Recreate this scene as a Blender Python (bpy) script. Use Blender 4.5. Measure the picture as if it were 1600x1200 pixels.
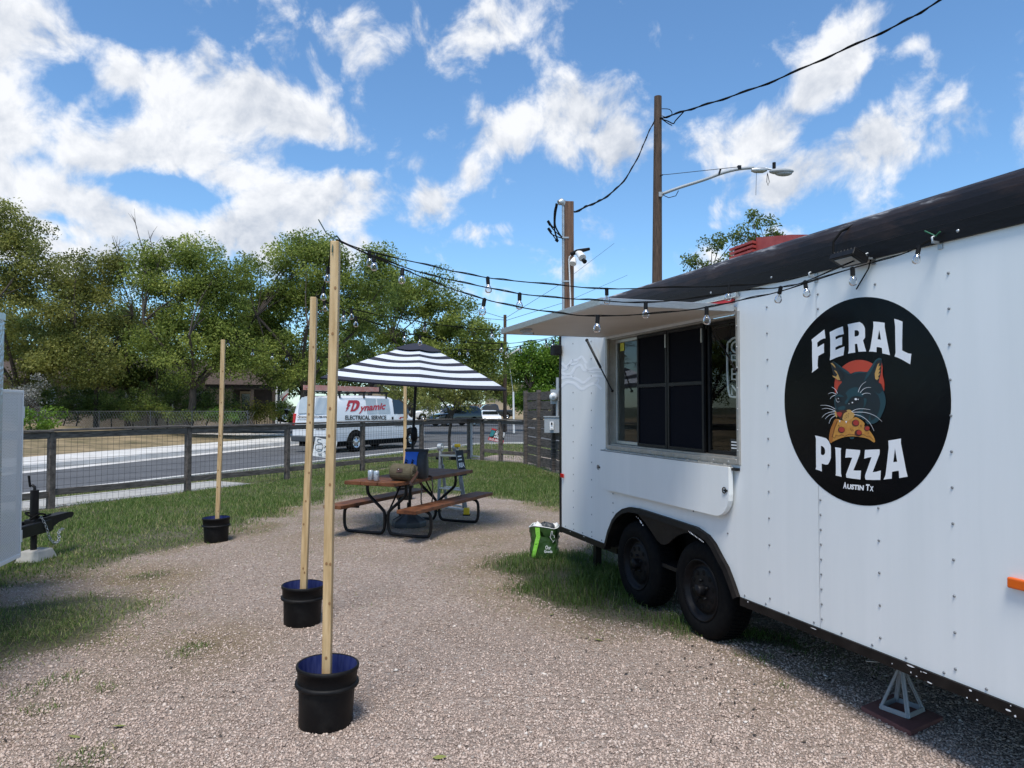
import bpy, math, random
import numpy as np
from mathutils import Vector, Matrix
from mathutils.geometry import tessellate_polygon
rad = math.radians
random.seed(11)
rng = np.random.default_rng(11)
scene = bpy.context.scene
for o in list(bpy.data.objects):
    bpy.data.objects.remove(o)

# ------------------------------------------------------------ camera
FPX = 1140.0
PITCH = math.atan(35 / FPX)
CAM = Vector((0, 0, 1.6))
cd = bpy.data.cameras.new('camera')
cd.sensor_fit = 'HORIZONTAL'; cd.sensor_width = 36.0
cd.lens = 36.0 * FPX / 1600.0
cd.clip_start = 0.05; cd.clip_end = 4000
camo = bpy.data.objects.new('camera', cd)
scene.collection.objects.link(camo)
camo.location = CAM
camo.rotation_euler = (math.pi / 2 + PITCH, 0, 0)
scene.camera = camo
scene.render.resolution_x = 1024; scene.render.resolution_y = 768

# ------------------------------------------------------------ exposure
scene.view_settings.view_transform = 'Standard'
scene.view_settings.look = 'None'
scene.view_settings.gamma = 1.0
scene.view_settings.use_curve_mapping = False
scene.view_settings.exposure = EXPOSURE = 1.36

# ------------------------------------------------------------ sun
SUN_EL = rad(65)
SUN_AZ = math.atan2(-0.19, -0.98)          # measured from +Y towards +X : behind the camera, to the left
to_sun = Vector((math.sin(SUN_AZ) * math.cos(SUN_EL), math.cos(SUN_AZ) * math.cos(SUN_EL), math.sin(SUN_EL)))
sd = bpy.data.lights.new('sun', 'SUN')
sd.energy = 1.5; sd.angle = rad(20); sd.color = (1.0, 0.95, 0.87)
suno = bpy.data.objects.new('sun', sd)
scene.collection.objects.link(suno)
suno.location = (-12, -25, 40)
suno.rotation_euler = (-to_sun).to_track_quat('-Z', 'Y').to_euler()

# ------------------------------------------------------------ world: sky and clouds
world = bpy.data.worlds.new('World'); scene.world = world
world.use_nodes = True
wt = world.node_tree; wt.nodes.clear()
def WN(t, **kw):
    n = wt.nodes.new(t)
    for k, v in kw.items(): setattr(n, k, v)
    return n
def _in(tree, sock, v):
    if isinstance(v, bpy.types.NodeSocket): tree.links.new(v, sock)
    elif v is not None: sock.default_value = v
def wmath(op, a, b=None, c=None, clamp=False):
    n = WN('ShaderNodeMath', operation=op); n.use_clamp = clamp
    _in(wt, n.inputs[0], a); _in(wt, n.inputs[1], b)
    if c is not None: _in(wt, n.inputs[2], c)
    return n.outputs[0]
sky = WN('ShaderNodeTexSky', sky_type='NISHITA')
sky.sun_disc = False
sky.sun_elevation = SUN_EL
sky.sun_rotation = SUN_AZ
sky.altitude = 200; sky.air_density = 1.0; sky.dust_density = 0.35; sky.ozone_density = 2.2
tc = WN('ShaderNodeTexCoord')
sep = WN('ShaderNodeSeparateXYZ'); wt.links.new(tc.outputs['Generated'], sep.inputs[0])
az = wmath('ARCTAN2', sep.outputs[0], sep.outputs[1])
el = wmath('ARCSINE', sep.outputs[2])
com = WN('ShaderNodeCombineXYZ'); wt.links.new(az, com.inputs[0]); wt.links.new(el, com.inputs[1])
def wnoise(vec, scale, detail, rough, dist=0.0, off=(0, 0, 0), lac=2.0):
    m = WN('ShaderNodeMapping'); m.inputs['Location'].default_value = off
    wt.links.new(vec, m.inputs['Vector'])
    n = WN('ShaderNodeTexNoise'); n.noise_dimensions = '3D'
    wt.links.new(m.outputs[0], n.inputs['Vector'])
    n.inputs['Scale'].default_value = scale; n.inputs['Detail'].default_value = detail
    n.inputs['Roughness'].default_value = rough; n.inputs['Distortion'].default_value = dist
    n.inputs['Lacunarity'].default_value = lac
    return n
warp = wnoise(com.outputs[0], 6.0, 2, 0.5)
wv = WN('ShaderNodeVectorMath', operation='SUBTRACT'); wt.links.new(warp.outputs['Color'], wv.inputs[0]); wv.inputs[1].default_value = (0.5, 0.5, 0.5)
wm = WN('ShaderNodeVectorMath', operation='MULTIPLY_ADD'); wt.links.new(wv.outputs[0], wm.inputs[0]); wm.inputs[1].default_value = (0.05, 0.042, 0); wt.links.new(com.outputs[0], wm.inputs[2])
P = wm.outputs[0]
def azel(px, py):
    u = (px - 800) / FPX; v = (600 - py) / FPX
    d = Vector((u, math.cos(PITCH) - v * math.sin(PITCH), math.sin(PITCH) + v * math.cos(PITCH))).normalized()
    return math.atan2(d.x, d.y), math.asin(d.z)
BLOBS = [  # cloud banks by direction: x, y, half width, half height, tilt, weight
 (20,60,120,85,0,1.1),(10,190,95,105,0,1.15),(60,275,125,60,0,1.15),(135,245,95,60,0,1.1),(10,330,110,45,0,1.1),
 (235,105,120,50,10,1.1),(330,155,160,65,-5,1.15),(440,187,125,44,-12,1.1),(255,228,135,50,0,1.15),(505,165,60,25,-15,.6),
 (385,60,85,34,20,.55),(450,90,60,38,0,.65),(575,85,75,45,-20,.6),
 (170,340,100,42,0,1.0),(230,325,60,22,0,.75),(365,278,55,30,8,.95),(490,325,105,52,25,1.15),(560,285,38,32,20,1.0),
 (760,50,105,48,10,.85),(720,85,50,28,0,.5),(850,25,50,30,0,.45),
 (890,185,85,52,0,1.1),(955,215,55,42,-30,1.05),(820,190,75,30,5,1.0),(780,225,65,34,10,.9),(730,265,45,30,25,.7),(680,310,42,36,40,.75),(655,255,35,16,0,.55),
 (680,213,26,15,0,.7),(755,360,48,17,8,.65),(770,380,40,14,0,.5),(880,418,45,24,0,.6),
 (1285,130,90,40,42,1.15),(1200,205,75,40,12,1.15),(1330,80,38,24,40,.8),(1350,245,85,46,5,1.1),(1220,290,70,34,10,1.0),(1295,265,60,40,0,1.0),(1400,225,40,35,0,.85),
 (1500,180,75,70,25,.52),(1300,350,110,14,4,.5),(1130,348,70,10,12,.42),(1130,405,45,30,0,.8),(1418,80,28,16,20,.6),
 (-150,120,130,120,0,1.1),(-230,330,160,80,0,1.0),(1800,150,120,70,0,.9),(1900,330,160,50,0,.8),(300,-180,200,70,0,.9),(900,-220,160,60,10,.7),(1400,-200,170,60,0,.8),
]
BLOBS += [(60,385,200,36,0,1.05),(330,372,170,34,0,1.05),(540,395,60,30,0,.8),(680,460,120,20,0,.5)]
acc = None
for (bx, by, rx, ry, th, w) in BLOBS:
    a, e = azel(bx, by)
    m = WN('ShaderNodeMapping', vector_type='TEXTURE')
    m.inputs['Location'].default_value = (a, e, 0)
    m.inputs['Rotation'].default_value = (0, 0, rad(th))
    m.inputs['Scale'].default_value = (rx / FPX * 1.05, ry / FPX * 1.05, 1)
    wt.links.new(P, m.inputs['Vector'])
    dp = WN('ShaderNodeVectorMath', operation='DOT_PRODUCT')
    wt.links.new(m.outputs[0], dp.inputs[0]); wt.links.new(m.outputs[0], dp.inputs[1])
    ex = wmath('EXPONENT', wmath('MULTIPLY', dp.outputs['Value'], -0.62))
    ew = wmath('MULTIPLY', ex, w); acc = ew if acc is None else wmath('MAXIMUM', acc, ew)
# clouds in the rest of the sky: the same broken cover, everywhere outside the banks above
gen = wnoise(tc.outputs['Generated'], 2.6, 3, 0.5, 0.3, (3.1, 1.7, 0.4))
genv = wmath('MULTIPLY', wmath('SUBTRACT', gen.outputs['Fac'], 0.47), 6.0)
vdot = WN('ShaderNodeVectorMath', operation='DOT_PRODUCT'); wt.links.new(tc.outputs['Generated'], vdot.inputs[0]); vdot.inputs[1].default_value = (0, 0.93, 0.36)
mask = WN('ShaderNodeMapRange'); wt.links.new(vdot.outputs['Value'], mask.inputs['Value'])
mask.inputs['From Min'].default_value = 0.62; mask.inputs['From Max'].default_value = 0.42
genm = wmath('MULTIPLY', wmath('MAXIMUM', genv, 0.0), mask.outputs[0])
HOLES = [(112,112,55,24,38,.75),(182,172,30,36,-20,.8),(215,22,95,30,0,.7),(225,292,85,15,-6,.8),(500,240,90,18,-10,.55),(640,140,40,30,0,.5),(300,300,40,14,0,.5),(1300,185,50,22,30,.45),(85,330,40,8,0,.3)]
hol = None
for (bx, by, rx, ry, th, w) in HOLES:
    a, e = azel(bx, by); m = WN('ShaderNodeMapping', vector_type='TEXTURE')
    m.inputs['Location'].default_value = (a, e, 0); m.inputs['Rotation'].default_value = (0, 0, rad(th)); m.inputs['Scale'].default_value = (rx / FPX, ry / FPX, 1)
    wt.links.new(P, m.inputs['Vector'])
    dp = WN('ShaderNodeVectorMath', operation='DOT_PRODUCT'); wt.links.new(m.outputs[0], dp.inputs[0]); wt.links.new(m.outputs[0], dp.inputs[1])
    ew = wmath('MULTIPLY', wmath('EXPONENT', wmath('MULTIPLY', dp.outputs['Value'], -0.8)), w); hol = ew if hol is None else wmath('MAXIMUM', hol, ew)
acc = wmath('SUBTRACT', acc, hol)
acc = wmath('ADD', acc, genm)
acc = wmath('MINIMUM', acc, 1.15)
fb = wnoise(P, 13.0, 10, 0.60, 0.25)
fine = wmath('MULTIPLY', wmath('SUBTRACT', fb.outputs['Fac'], 0.5), 2.6)
fb2 = wnoise(P, 5.0, 3, 0.5, 0.0, (4, 2, 0))
mid = wmath('MULTIPLY', wmath('SUBTRACT', fb2.outputs['Fac'], 0.5), 0.5)
dens0 = wmath('ADD', acc, wmath('ADD', fine, mid))
dens = WN('ShaderNodeMapRange', interpolation_type='SMOOTHSTEP'); wt.links.new(dens0, dens.inputs['Value'])
dens.inputs['From Min'].default_value = 0.30; dens.inputs['From Max'].default_value = 0.95
# cloud relief: the same noise sampled a little higher, so tops are bright and bellies grey
fbu = wnoise(P, 13.0, 7, 0.58, 0.25, (-0.006, 0.016, 0))
rel = wmath('SUBTRACT', fb.outputs['Fac'], fbu.outputs['Fac'])
fbl = wnoise(P, 6.5, 4, 0.5, 0.0, (1, 7, 0))
sh = wmath('ADD', wmath('MULTIPLY', rel, 3.0), wmath('MULTIPLY', wmath('SUBTRACT', fbl.outputs['Fac'], 0.5), 2.1))
thick = wmath('MULTIPLY', wmath('SUBTRACT', dens0, 1.0), -0.22)
sh = wmath('ADD', wmath('ADD', sh, thick), 0.66, clamp=True)
ccol = WN('ShaderNodeMix', data_type='RGBA'); wt.links.new(sh, ccol.inputs[0])
CL = 0.57
ccol.inputs[6].default_value = (0.36 * CL, 0.40 * CL, 0.47 * CL, 1); ccol.inputs[7].default_value = (0.68 * CL, 0.69 * CL, 0.71 * CL, 1)
# sky colour (sky texture) at physical strength
skys = WN('ShaderNodeVectorMath', operation='MULTIPLY'); wt.links.new(sky.outputs[0], skys.inputs[0])
SKYMUL = (0.050, 0.066, 0.075); skys.inputs[1].default_value = SKYMUL
mixc = WN('ShaderNodeMix', data_type='RGBA')
wt.links.new(wmath('MULTIPLY', dens.outputs[0], 0.97), mixc.inputs[0])
wt.links.new(skys.outputs[0], mixc.inputs[6]); wt.links.new(ccol.outputs[2], mixc.inputs[7])
# nothing but ground haze below the horizon
bg = WN('ShaderNodeBackground'); wt.links.new(mixc.outputs[2], bg.inputs[0]); bg.inputs[1].default_value = 1.0
wo = WN('ShaderNodeOutputWorld'); wt.links.new(bg.outputs[0], wo.inputs[0])

# ------------------------------------------------------------ pixel rays (used only to survey positions of real geometry)
_cp, _sp = math.cos(PITCH), math.sin(PITCH)
def ray(px, py):
    u = (px - 800) / FPX; v = (600 - py) / FPX
    return Vector((u, _cp - v * _sp, _sp + v * _cp))
def G(px, py, z=0.0):
    d = ray(px, py); return CAM + d * ((z - CAM.z) / d.z)
def AT(px, py, Y):
    d = ray(px, py); return CAM + d * (Y / d.y)
def PL(px, py, p0, n):
    d = ray(px, py); return CAM + d * ((p0 - CAM).dot(n) / d.dot(n))

# ------------------------------------------------------------ mesh builder
class MB:
    def __init__(s):
        s.v = []; s.f = []; s.sm = []; s.mi = []; s.M = None; s.m = 0
    def add(s, vs, fs, smooth=False):
        b = len(s.v)
        if s.M is not None: vs = [s.M @ Vector(p) for p in vs]
        s.v += [tuple(p) for p in vs]
        for f in fs:
            s.f.append(tuple(b + i for i in f)); s.sm.append(smooth); s.mi.append(s.m)
        return s
    def box(s, c, size, rot=None):
        x, y, z = size[0] / 2, size[1] / 2, size[2] / 2
        vs = [Vector(p) for p in ((-x,-y,-z),(x,-y,-z),(x,y,-z),(-x,y,-z),(-x,-y,z),(x,-y,z),(x,y,z),(-x,y,z))]
        if rot is not None: vs = [rot @ p for p in vs]
        c = Vector(c)
        return s.add([p + c for p in vs], [(0,3,2,1),(4,5,6,7),(0,1,5,4),(1,2,6,5),(2,3,7,6),(3,0,4,7)])
    def hexa(s, lo, hi):
        """four points below, four above, same winding"""
        return s.add(list(lo) + list(hi), [(3,2,1,0),(4,5,6,7),(0,1,5,4),(1,2,6,5),(2,3,7,6),(3,0,4,7)])
    def beam(s, p0, p1, w, h, up=(0, 0, 1)):
        p0 = Vector(p0); p1 = Vector(p1); d = (p1 - p0).normalized(); up = Vector(up)
        r = d.cross(up)
        if r.length < 1e-4: r = d.cross(Vector((0, 1, 0)))
        r.normalize(); u = r.cross(d).normalized()
        r = r * w / 2; u = u * h / 2
        return s.hexa([p0 - r - u, p0 + r - u, p0 + r + u, p0 - r + u], [p1 - r - u, p1 + r - u, p1 + r + u, p1 - r + u])
    def tube(s, pts, r, n=8, caps=True):
        pts = [Vector(p) for p in pts]; k = len(pts)
        rs = r if isinstance(r, (list, tuple)) else [r] * k
        ref = None; rings = []
        for i, p in enumerate(pts):
            a = pts[max(i - 1, 0)]; b = pts[min(i + 1, k - 1)]
            t = (b - a)
            if t.length < 1e-7: t = Vector((0, 0, 1))
            t.normalize()
            if ref is None:
                ref = t.cross(Vector((0, 0, 1)))
                if ref.length < 0.1: ref = t.cross(Vector((1, 0, 0)))
            ref = (ref - t * ref.dot(t))
            if ref.length < 1e-5: ref = t.orthogonal()
            ref.normalize(); q = t.cross(ref)
            rings.append([p + (ref * math.cos(2*math.pi*j/n) + q * math.sin(2*math.pi*j/n)) * rs[i] for j in range(n)])
        vs = [p for rg in rings for p in rg]; fs = []
        for i in range(k - 1):
            for j in range(n):
                a = i*n+j; b = i*n+(j+1) % n
                fs.append((a, b, b+n, a+n))
        s.add(vs, fs, True)
        if caps:
            s.add(rings[0], [tuple(range(n))[::-1]]); s.add(rings[-1], [tuple(range(n))])
        return s
    def cyl(s, p0, p1, r0, r1=None, n=12, caps=True):
        return s.tube([p0, p1], [r0, r0 if r1 is None else r1], n, caps)
    def lathe(s, prof, n=24, c=(0, 0, 0), ex=(1,0,0), ey=(0,1,0), ez=(0,0,1), smooth=True, closed=False):
        c = Vector(c); ex = Vector(ex); ey = Vector(ey); ez = Vector(ez)
        vs = []; fs = []
        for (r, z) in prof:
            for j in range(n):
                a = 2*math.pi*j/n
                vs.append(c + ex*(r*math.cos(a)) + ey*(r*math.sin(a)) + ez*z)
        k = len(prof)
        for i in range(k - 1 + (1 if closed else 0)):
            for j in range(n):
                a = i*n+j; b = i*n+(j+1) % n; i2 = ((i+1) % k)*n
                fs.append((a, b, i2+(j+1) % n, i2+j))
        return s.add(vs, fs, smooth)
    def disc(s, c, r, n=16, ex=(1,0,0), ey=(0,1,0)):
        c = Vector(c); ex = Vector(ex); ey = Vector(ey)
        return s.add([c + ex*r*math.cos(2*math.pi*j/n) + ey*r*math.sin(2*math.pi*j/n) for j in range(n)], [tuple(range(n))])
    def sphere(s, c, r, nu=12, nv=8):
        c = Vector(c); r = r if hasattr(r, '__len__') else (r, r, r)
        vs = [c + Vector((0, 0, -r[2]))]; fs = []
        for i in range(1, nv):
            p = -math.pi/2 + math.pi*i/nv
            for j in range(nu):
                a = 2*math.pi*j/nu
                vs.append(c + Vector((r[0]*math.cos(p)*math.cos(a), r[1]*math.cos(p)*math.sin(a), r[2]*math.sin(p))))
        vs.append(c + Vector((0, 0, r[2])))
        for j in range(nu): fs.append((0, 1+(j+1) % nu, 1+j))
        for i in range(nv-2):
            for j in range(nu):
                a = 1+i*nu+j; b = 1+i*nu+(j+1) % nu
                fs.append((a, b, b+nu, a+nu))
        t = len(vs)-1; base = 1+(nv-2)*nu
        for j in range(nu): fs.append((base+j, base+(j+1) % nu, t))
        return s.add(vs, fs, True)
    def flat(s, loops, fn):
        """flat polygon with holes; loops of 2-D points, fn maps a 2-D point to 3-D"""
        l3 = [[Vector((p[0], p[1], 0)) for p in lp] for lp in loops]
        tris = tessellate_polygon(l3)
        allp = [p for lp in loops for p in lp]
        return s.add([fn(*p) for p in allp], tris)
    def prism(s, poly, f0, f1, smooth_side=False):
        """poly of 2-D points; f0,f1 map them to the two faces"""
        n = len(poly)
        a = [f0(*p) for p in poly]; b = [f1(*p) for p in poly]
        tris = tessellate_polygon([[Vector((p[0], p[1], 0)) for p in poly]])
        s.add(a, [t[::-1] for t in tris]); s.add(b, tris)
        return s.add(a + b, [(i, (i+1) % n, n+(i+1) % n, n+i) for i in range(n)], smooth_side)
    def build(s, name, mats, parent=None, loc=None, bevel=0, seg=1, fix=True):
        me = bpy.data.meshes.new(name)
        if parent is not None: o0 = wloc(parent)
        elif loc is not None: o0 = Vector(loc)
        else:
            a = np.array(s.v); o0 = Vector(((a[:,0].min()+a[:,0].max())/2, (a[:,1].min()+a[:,1].max())/2, a[:,2].min()))
        me.from_pydata([(p[0]-o0.x, p[1]-o0.y, p[2]-o0.z) for p in s.v], [], s.f)
        me.polygons.foreach_set('use_smooth', s.sm)
        if not isinstance(mats, (list, tuple)): mats = [mats]
        for m in mats: me.materials.append(m)
        if len(mats) > 1: me.polygons.foreach_set('material_index', s.mi)
        me.update()
        if fix:
            import bmesh
            bm = bmesh.new(); bm.from_mesh(me)
            bmesh.ops.recalc_face_normals(bm, faces=bm.faces); bm.to_mesh(me); bm.free()
        o = bpy.data.objects.new(name, me); scene.collection.objects.link(o)
        if parent is not None: o.parent = parent
        else: o.location = o0
        WL[o.name] = o0
        if bevel:
            bv = o.modifiers.new('bevel', 'BEVEL'); bv.width = bevel; bv.segments = seg; bv.limit_method = 'ANGLE'; bv.angle_limit = rad(40)
        return o
WL = {}
def wloc(o): return WL[o.name]
def tag(o, label=None, cat=None, group=None, kind=None):
    if label: o['label'] = label
    if cat: o['category'] = cat
    if group: o['group'] = group
    if kind: o['kind'] = kind
    return o
def thing(name, label, cat, loc, group=None):
    o = bpy.data.objects.new(name, None); scene.collection.objects.link(o)
    o.empty_display_size = 0.1
    o.location = loc; WL[o.name] = Vector(loc)
    return tag(o, label, cat, group)
def part(name, o_mesh_from, parent, label=None):
    """another piece sharing mesh data (same local frame as its source)"""
    o = bpy.data.objects.new(name, o_mesh_from.data); scene.collection.objects.link(o); o.parent = parent
    WL[o.name] = WL[o_mesh_from.name]
    return o
def npmesh(name, verts, faces, mat, attrs=None, parent=None, smooth=False):
    me = bpy.data.meshes.new(name)
    n, k = faces.shape
    me.vertices.add(len(verts)); me.vertices.foreach_set('co', verts.astype(np.float32).ravel())
    me.loops.add(n*k); me.loops.foreach_set('vertex_index', faces.astype(np.int32).ravel())
    me.polygons.add(n); me.polygons.foreach_set('loop_start', np.arange(0, n*k, k, dtype=np.int32))
    if smooth: me.polygons.foreach_set('use_smooth', np.ones(n, dtype=bool))
    me.update(calc_edges=True); me.validate()
    for nm, arr in (attrs or {}).items():
        a = me.attributes.new(nm, 'FLOAT', 'POINT'); a.data.foreach_set('value', arr.astype(np.float32).ravel())
    me.materials.append(mat)
    o = bpy.data.objects.new(name, me); scene.collection.objects.link(o)
    if parent is not None: o.parent = parent
    WL[o.name] = Vector((0, 0, 0))
    return o
def text2d(body, bold=0.0, shear=0.0, spacing=1.0):
    cu = bpy.data.curves.new('txt', 'FONT'); cu.body = body; cu.offset = bold; cu.shear = shear; cu.space_character = spacing
    cu.resolution_u = 3; cu.fill_mode = 'FRONT'
    ob = bpy.data.objects.new('txt', cu)
    me = bpy.data.meshes.new_from_object(ob)
    vs = [(v.co.x, v.co.y) for v in me.vertices]; fs = [tuple(p.vertices) for p in me.polygons]
    bpy.data.objects.remove(ob); bpy.data.curves.remove(cu); bpy.data.meshes.remove(me)
    return vs, fs
def text_quad(mb, body, O, ex, ey, bold=0.0, shear=0.0):
    """lettering whose box is stretched onto origin O with edges ex, ey"""
    vs, fs = text2d(body, bold, shear)
    x0 = min(v[0] for v in vs); x1 = max(v[0] for v in vs); y0 = min(v[1] for v in vs); y1 = max(v[1] for v in vs)
    mb.add([O + ex*((v[0]-x0)/(x1-x0)) + ey*((v[1]-y0)/(y1-y0)) for v in vs], fs)

# ------------------------------------------------------------ materials
MATS = {}
def mat(name, c1, c2=None, scale=8.0, rough=0.6, metal=0.0, bump=0.0, bscale=None, stretch=(1,1,1), spec=0.5,
        detail=6.0, contrast=(0.35, 0.65), rough2=None, coat=0.0, emit=0.0, attr=None, c3=None, sub=None):
    m = bpy.data.materials.new(name); m.use_nodes = True
    t = m.node_tree; b = t.nodes['Principled BSDF']
    b.inputs['Roughness'].default_value = rough; b.inputs['Metallic'].default_value = metal
    b.inputs['Specular IOR Level'].default_value = spec
    if coat: b.inputs['Coat Weight'].default_value = coat; b.inputs['Coat Roughness'].default_value = 0.08
    if c2 is None:
        b.inputs['Base Color'].default_value = (*c1, 1)
    if c2 is not None or bump:
        tcx = t.nodes.new('ShaderNodeTexCoord'); mp = t.nodes.new('ShaderNodeMapping'); mp.inputs['Scale'].default_value = stretch
        t.links.new(tcx.outputs['Object'], mp.inputs['Vector'])
    if c2 is not None:
        nz = t.nodes.new('ShaderNodeTexNoise'); nz.inputs['Scale'].default_value = scale; nz.inputs['Detail'].default_value = detail
        nz.inputs['Roughness'].default_value = 0.6
        t.links.new(mp.outputs[0], nz.inputs['Vector'])
        src = nz.outputs['Fac']
        if attr:
            at = t.nodes.new('ShaderNodeAttribute'); at.attribute_name = attr; src = at.outputs['Fac']
        rp = t.nodes.new('ShaderNodeValToRGB'); rp.color_ramp.elements[0].position = contrast[0]; rp.color_ramp.elements[1].position = contrast[1]
        rp.color_ramp.elements[0].color = (*c1, 1); rp.color_ramp.elements[1].color = (*c2, 1)
        if c3 is not None:
            e = rp.color_ramp.elements.new(1.0); e.color = (*c3, 1)
        t.links.new(src, rp.inputs[0]); t.links.new(rp.outputs[0], b.inputs['Base Color'])
        if rough2 is not None:
            mr = t.nodes.new('ShaderNodeMapRange'); t.links.new(nz.outputs['Fac'], mr.inputs[0])
            mr.inputs[1].default_value = 0.3; mr.inputs[2].default_value = 0.7; mr.inputs[3].default_value = rough; mr.inputs[4].default_value = rough2
            t.links.new(mr.outputs[0], b.inputs['Roughness'])
    if bump:
        bn = t.nodes.new('ShaderNodeTexNoise'); bn.inputs['Scale'].default_value = bscale or scale; bn.inputs['Detail'].default_value = 5
        t.links.new(mp.outputs[0], bn.inputs['Vector'])
        bp = t.nodes.new('ShaderNodeBump'); bp.inputs['Strength'].default_value = 1.0; bp.inputs['Distance'].default_value = bump
        t.links.new(bn.outputs['Fac'], bp.inputs['Height']); t.links.new(bp.outputs[0], b.inputs['Normal'])
    if emit:
        b.inputs['Emission Color'].default_value = (*c1, 1); b.inputs['Emission Strength'].default_value = emit
    MATS[name] = m
    return m
def leafmat(name, dark, light, pale, trans=0.35):
    m = bpy.data.materials.new(name); m.use_nodes = True; t = m.node_tree
    out = t.nodes['Material Output']; b = t.nodes['Principled BSDF']
    at = t.nodes.new('ShaderNodeAttribute'); at.attribute_name = 'rnd'
    rp = t.nodes.new('ShaderNodeValToRGB'); rp.color_ramp.elements[0].color = (*dark, 1); rp.color_ramp.elements[1].color = (*pale, 1)
    rp.color_ramp.elements[1].position = 1.0
    e = rp.color_ramp.elements.new(0.6); e.color = (*light, 1)
    t.links.new(at.outputs['Fac'], rp.inputs[0]); t.links.new(rp.outputs[0], b.inputs['Base Color'])
    b.inputs['Roughness'].default_value = 0.5; b.inputs['Specular IOR Level'].default_value = 0.35
    tr = t.nodes.new('ShaderNodeBsdfTranslucent'); t.links.new(rp.outputs[0], tr.inputs[0])
    mx = t.nodes.new('ShaderNodeMixShader'); mx.inputs[0].default_value = trans
    t.links.new(b.outputs[0], mx.inputs[1]); t.links.new(tr.outputs[0], mx.inputs[2]); t.links.new(mx.outputs[0], out.inputs[0])
    return m
def glassmat(name, tint=(0.8, 0.85, 0.85), rough=0.02, lens=False):
    m = bpy.data.materials.new(name); m.use_nodes = True; t = m.node_tree
    out = t.nodes['Material Output']; t.nodes.remove(t.nodes['Principled BSDF'])
    tr = t.nodes.new('ShaderNodeBsdfTransparent'); tr.inputs[0].default_value = (*tint, 1)
    gl = t.nodes.new('ShaderNodeBsdfGlossy'); gl.inputs['Roughness'].default_value = rough
    lw = t.nodes.new('ShaderNodeLayerWeight'); lw.inputs['Blend'].default_value = 0.5
    pw = t.nodes.new('ShaderNodeMath'); pw.operation = 'POWER'; t.links.new(lw.outputs['Facing'], pw.inputs[0]); pw.inputs[1].default_value = 4.5
    fr = t.nodes.new('ShaderNodeMath'); fr.operation = 'MULTIPLY_ADD'; t.links.new(pw.outputs[0], fr.inputs[0]); fr.inputs[1].default_value = 0.94; fr.inputs[2].default_value = 0.05
    if lens: fr = t.nodes.new('ShaderNodeFresnel'); fr.inputs[0].default_value = 1.5
    m1 = t.nodes.new('ShaderNodeMixShader'); t.links.new(fr.outputs[0], m1.inputs[0]); t.links.new(tr.outputs[0], m1.inputs[1]); t.links.new(gl.outputs[0], m1.inputs[2])
    t.links.new(m1.outputs[0], out.inputs[0])
    return m
M = {}
M['white_paint'] = mat('white_paint', (0.78,0.80,0.79), (0.825,0.84,0.83), 2.2, 0.30, stretch=(3,3,0.2), bump=0.0028, bscale=0.8, rough2=0.40)
M['decal_white'] = mat('decal_white', (0.86,0.86,0.86), rough=0.35)
M['decal_wave'] = mat('decal_wave', (0.93,0.94,0.95), rough=0.45)
M['decal_black'] = mat('decal_black', (0.0035,0.0035,0.0045), rough=0.18, spec=0.13, bump=0.006, bscale=2.2)
M['ink_black'] = mat('ink_black', (0.01,0.01,0.012), rough=0.4)
M['ink_red'] = mat('ink_red', (0.42,0.02,0.03), rough=0.4)
M['black_metal'] = mat('black_metal', (0.007,0.007,0.008), (0.013,0.012,0.012), 20, 0.42, bump=0.0006, bscale=120, spec=0.25)
M['black_trim'] = mat('black_trim', (0.006,0.005,0.005), (0.020,0.016,0.014), 5, 0.45, stretch=(2,2,2), rough2=0.6, bump=0.002, bscale=6, contrast=(0.42,0.75), spec=0.2)
M['black_plastic'] = mat('black_plastic', (0.006,0.006,0.007), (0.020,0.019,0.018), 9, 0.45, bump=0.0008, bscale=50, spec=0.2, contrast=(0.5,0.8), rough2=0.65)
M['alu'] = mat('alu', (0.50,0.50,0.49), (0.62,0.62,0.60), 30, 0.38, metal=0.85, stretch=(1,1,6))
M['alu_frame'] = mat('alu_frame', (0.36,0.34,0.31), (0.46,0.44,0.41), 14, 0.42, metal=0.55)
M['galv'] = mat('galv', (0.36,0.38,0.39), (0.48,0.50,0.51), 18, 0.45, metal=0.7)
M['grey_paint'] = mat('grey_paint', (0.30,0.33,0.35), (0.35,0.37,0.39), 6, 0.5)
M['screen'] = mat('screen', (0.004,0.005,0.009), (0.006,0.007,0.012), 200, 0.8, spec=0.08)
M['rubber'] = mat('rubber', (0.004,0.004,0.005), (0.008,0.008,0.008), 30, 0.8, spec=0.1, bump=0.0015, bscale=60)
M['rim_black'] = mat('rim_black', (0.003,0.003,0.004), (0.008,0.008,0.010), 30, 0.4, rough2=0.55, spec=0.18)
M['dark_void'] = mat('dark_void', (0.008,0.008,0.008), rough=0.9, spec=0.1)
M['red_paint'] = mat('red_paint', (0.27,0.035,0.03), (0.35,0.06,0.05), 10, 0.55)
M['red_strip'] = mat('red_strip', (0.5,0.02,0.025), rough=0.35)
M['orange_lens'] = mat('orange_lens', (0.75,0.13,0.01), rough=0.2)
M['red_lens'] = mat('red_lens', (0.5,0.01,0.01), rough=0.2)
M['pine'] = mat('pine', (0.43,0.28,0.125), (0.66,0.47,0.25), 6, 0.65, stretch=(6,6,0.5), bump=0.001, bscale=25)
M['knot'] = mat('knot', (0.28,0.15,0.06), rough=0.7)
M['old_wood'] = mat('old_wood', (0.055,0.043,0.036), (0.15,0.125,0.105), 7, 0.8, stretch=(2,2,2), bump=0.003, bscale=22)
M['old_wood_h'] = mat('old_wood_h', (0.06,0.048,0.040), (0.17,0.145,0.125), 5, 0.8, stretch=(1.2,1.2,10), bump=0.003, bscale=12)
M['plank_dark'] = mat('plank_dark', (0.040,0.033,0.029), (0.145,0.120,0.102), 4, 0.8, stretch=(1.2,1.2,9), bump=0.003, bscale=10)
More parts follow.
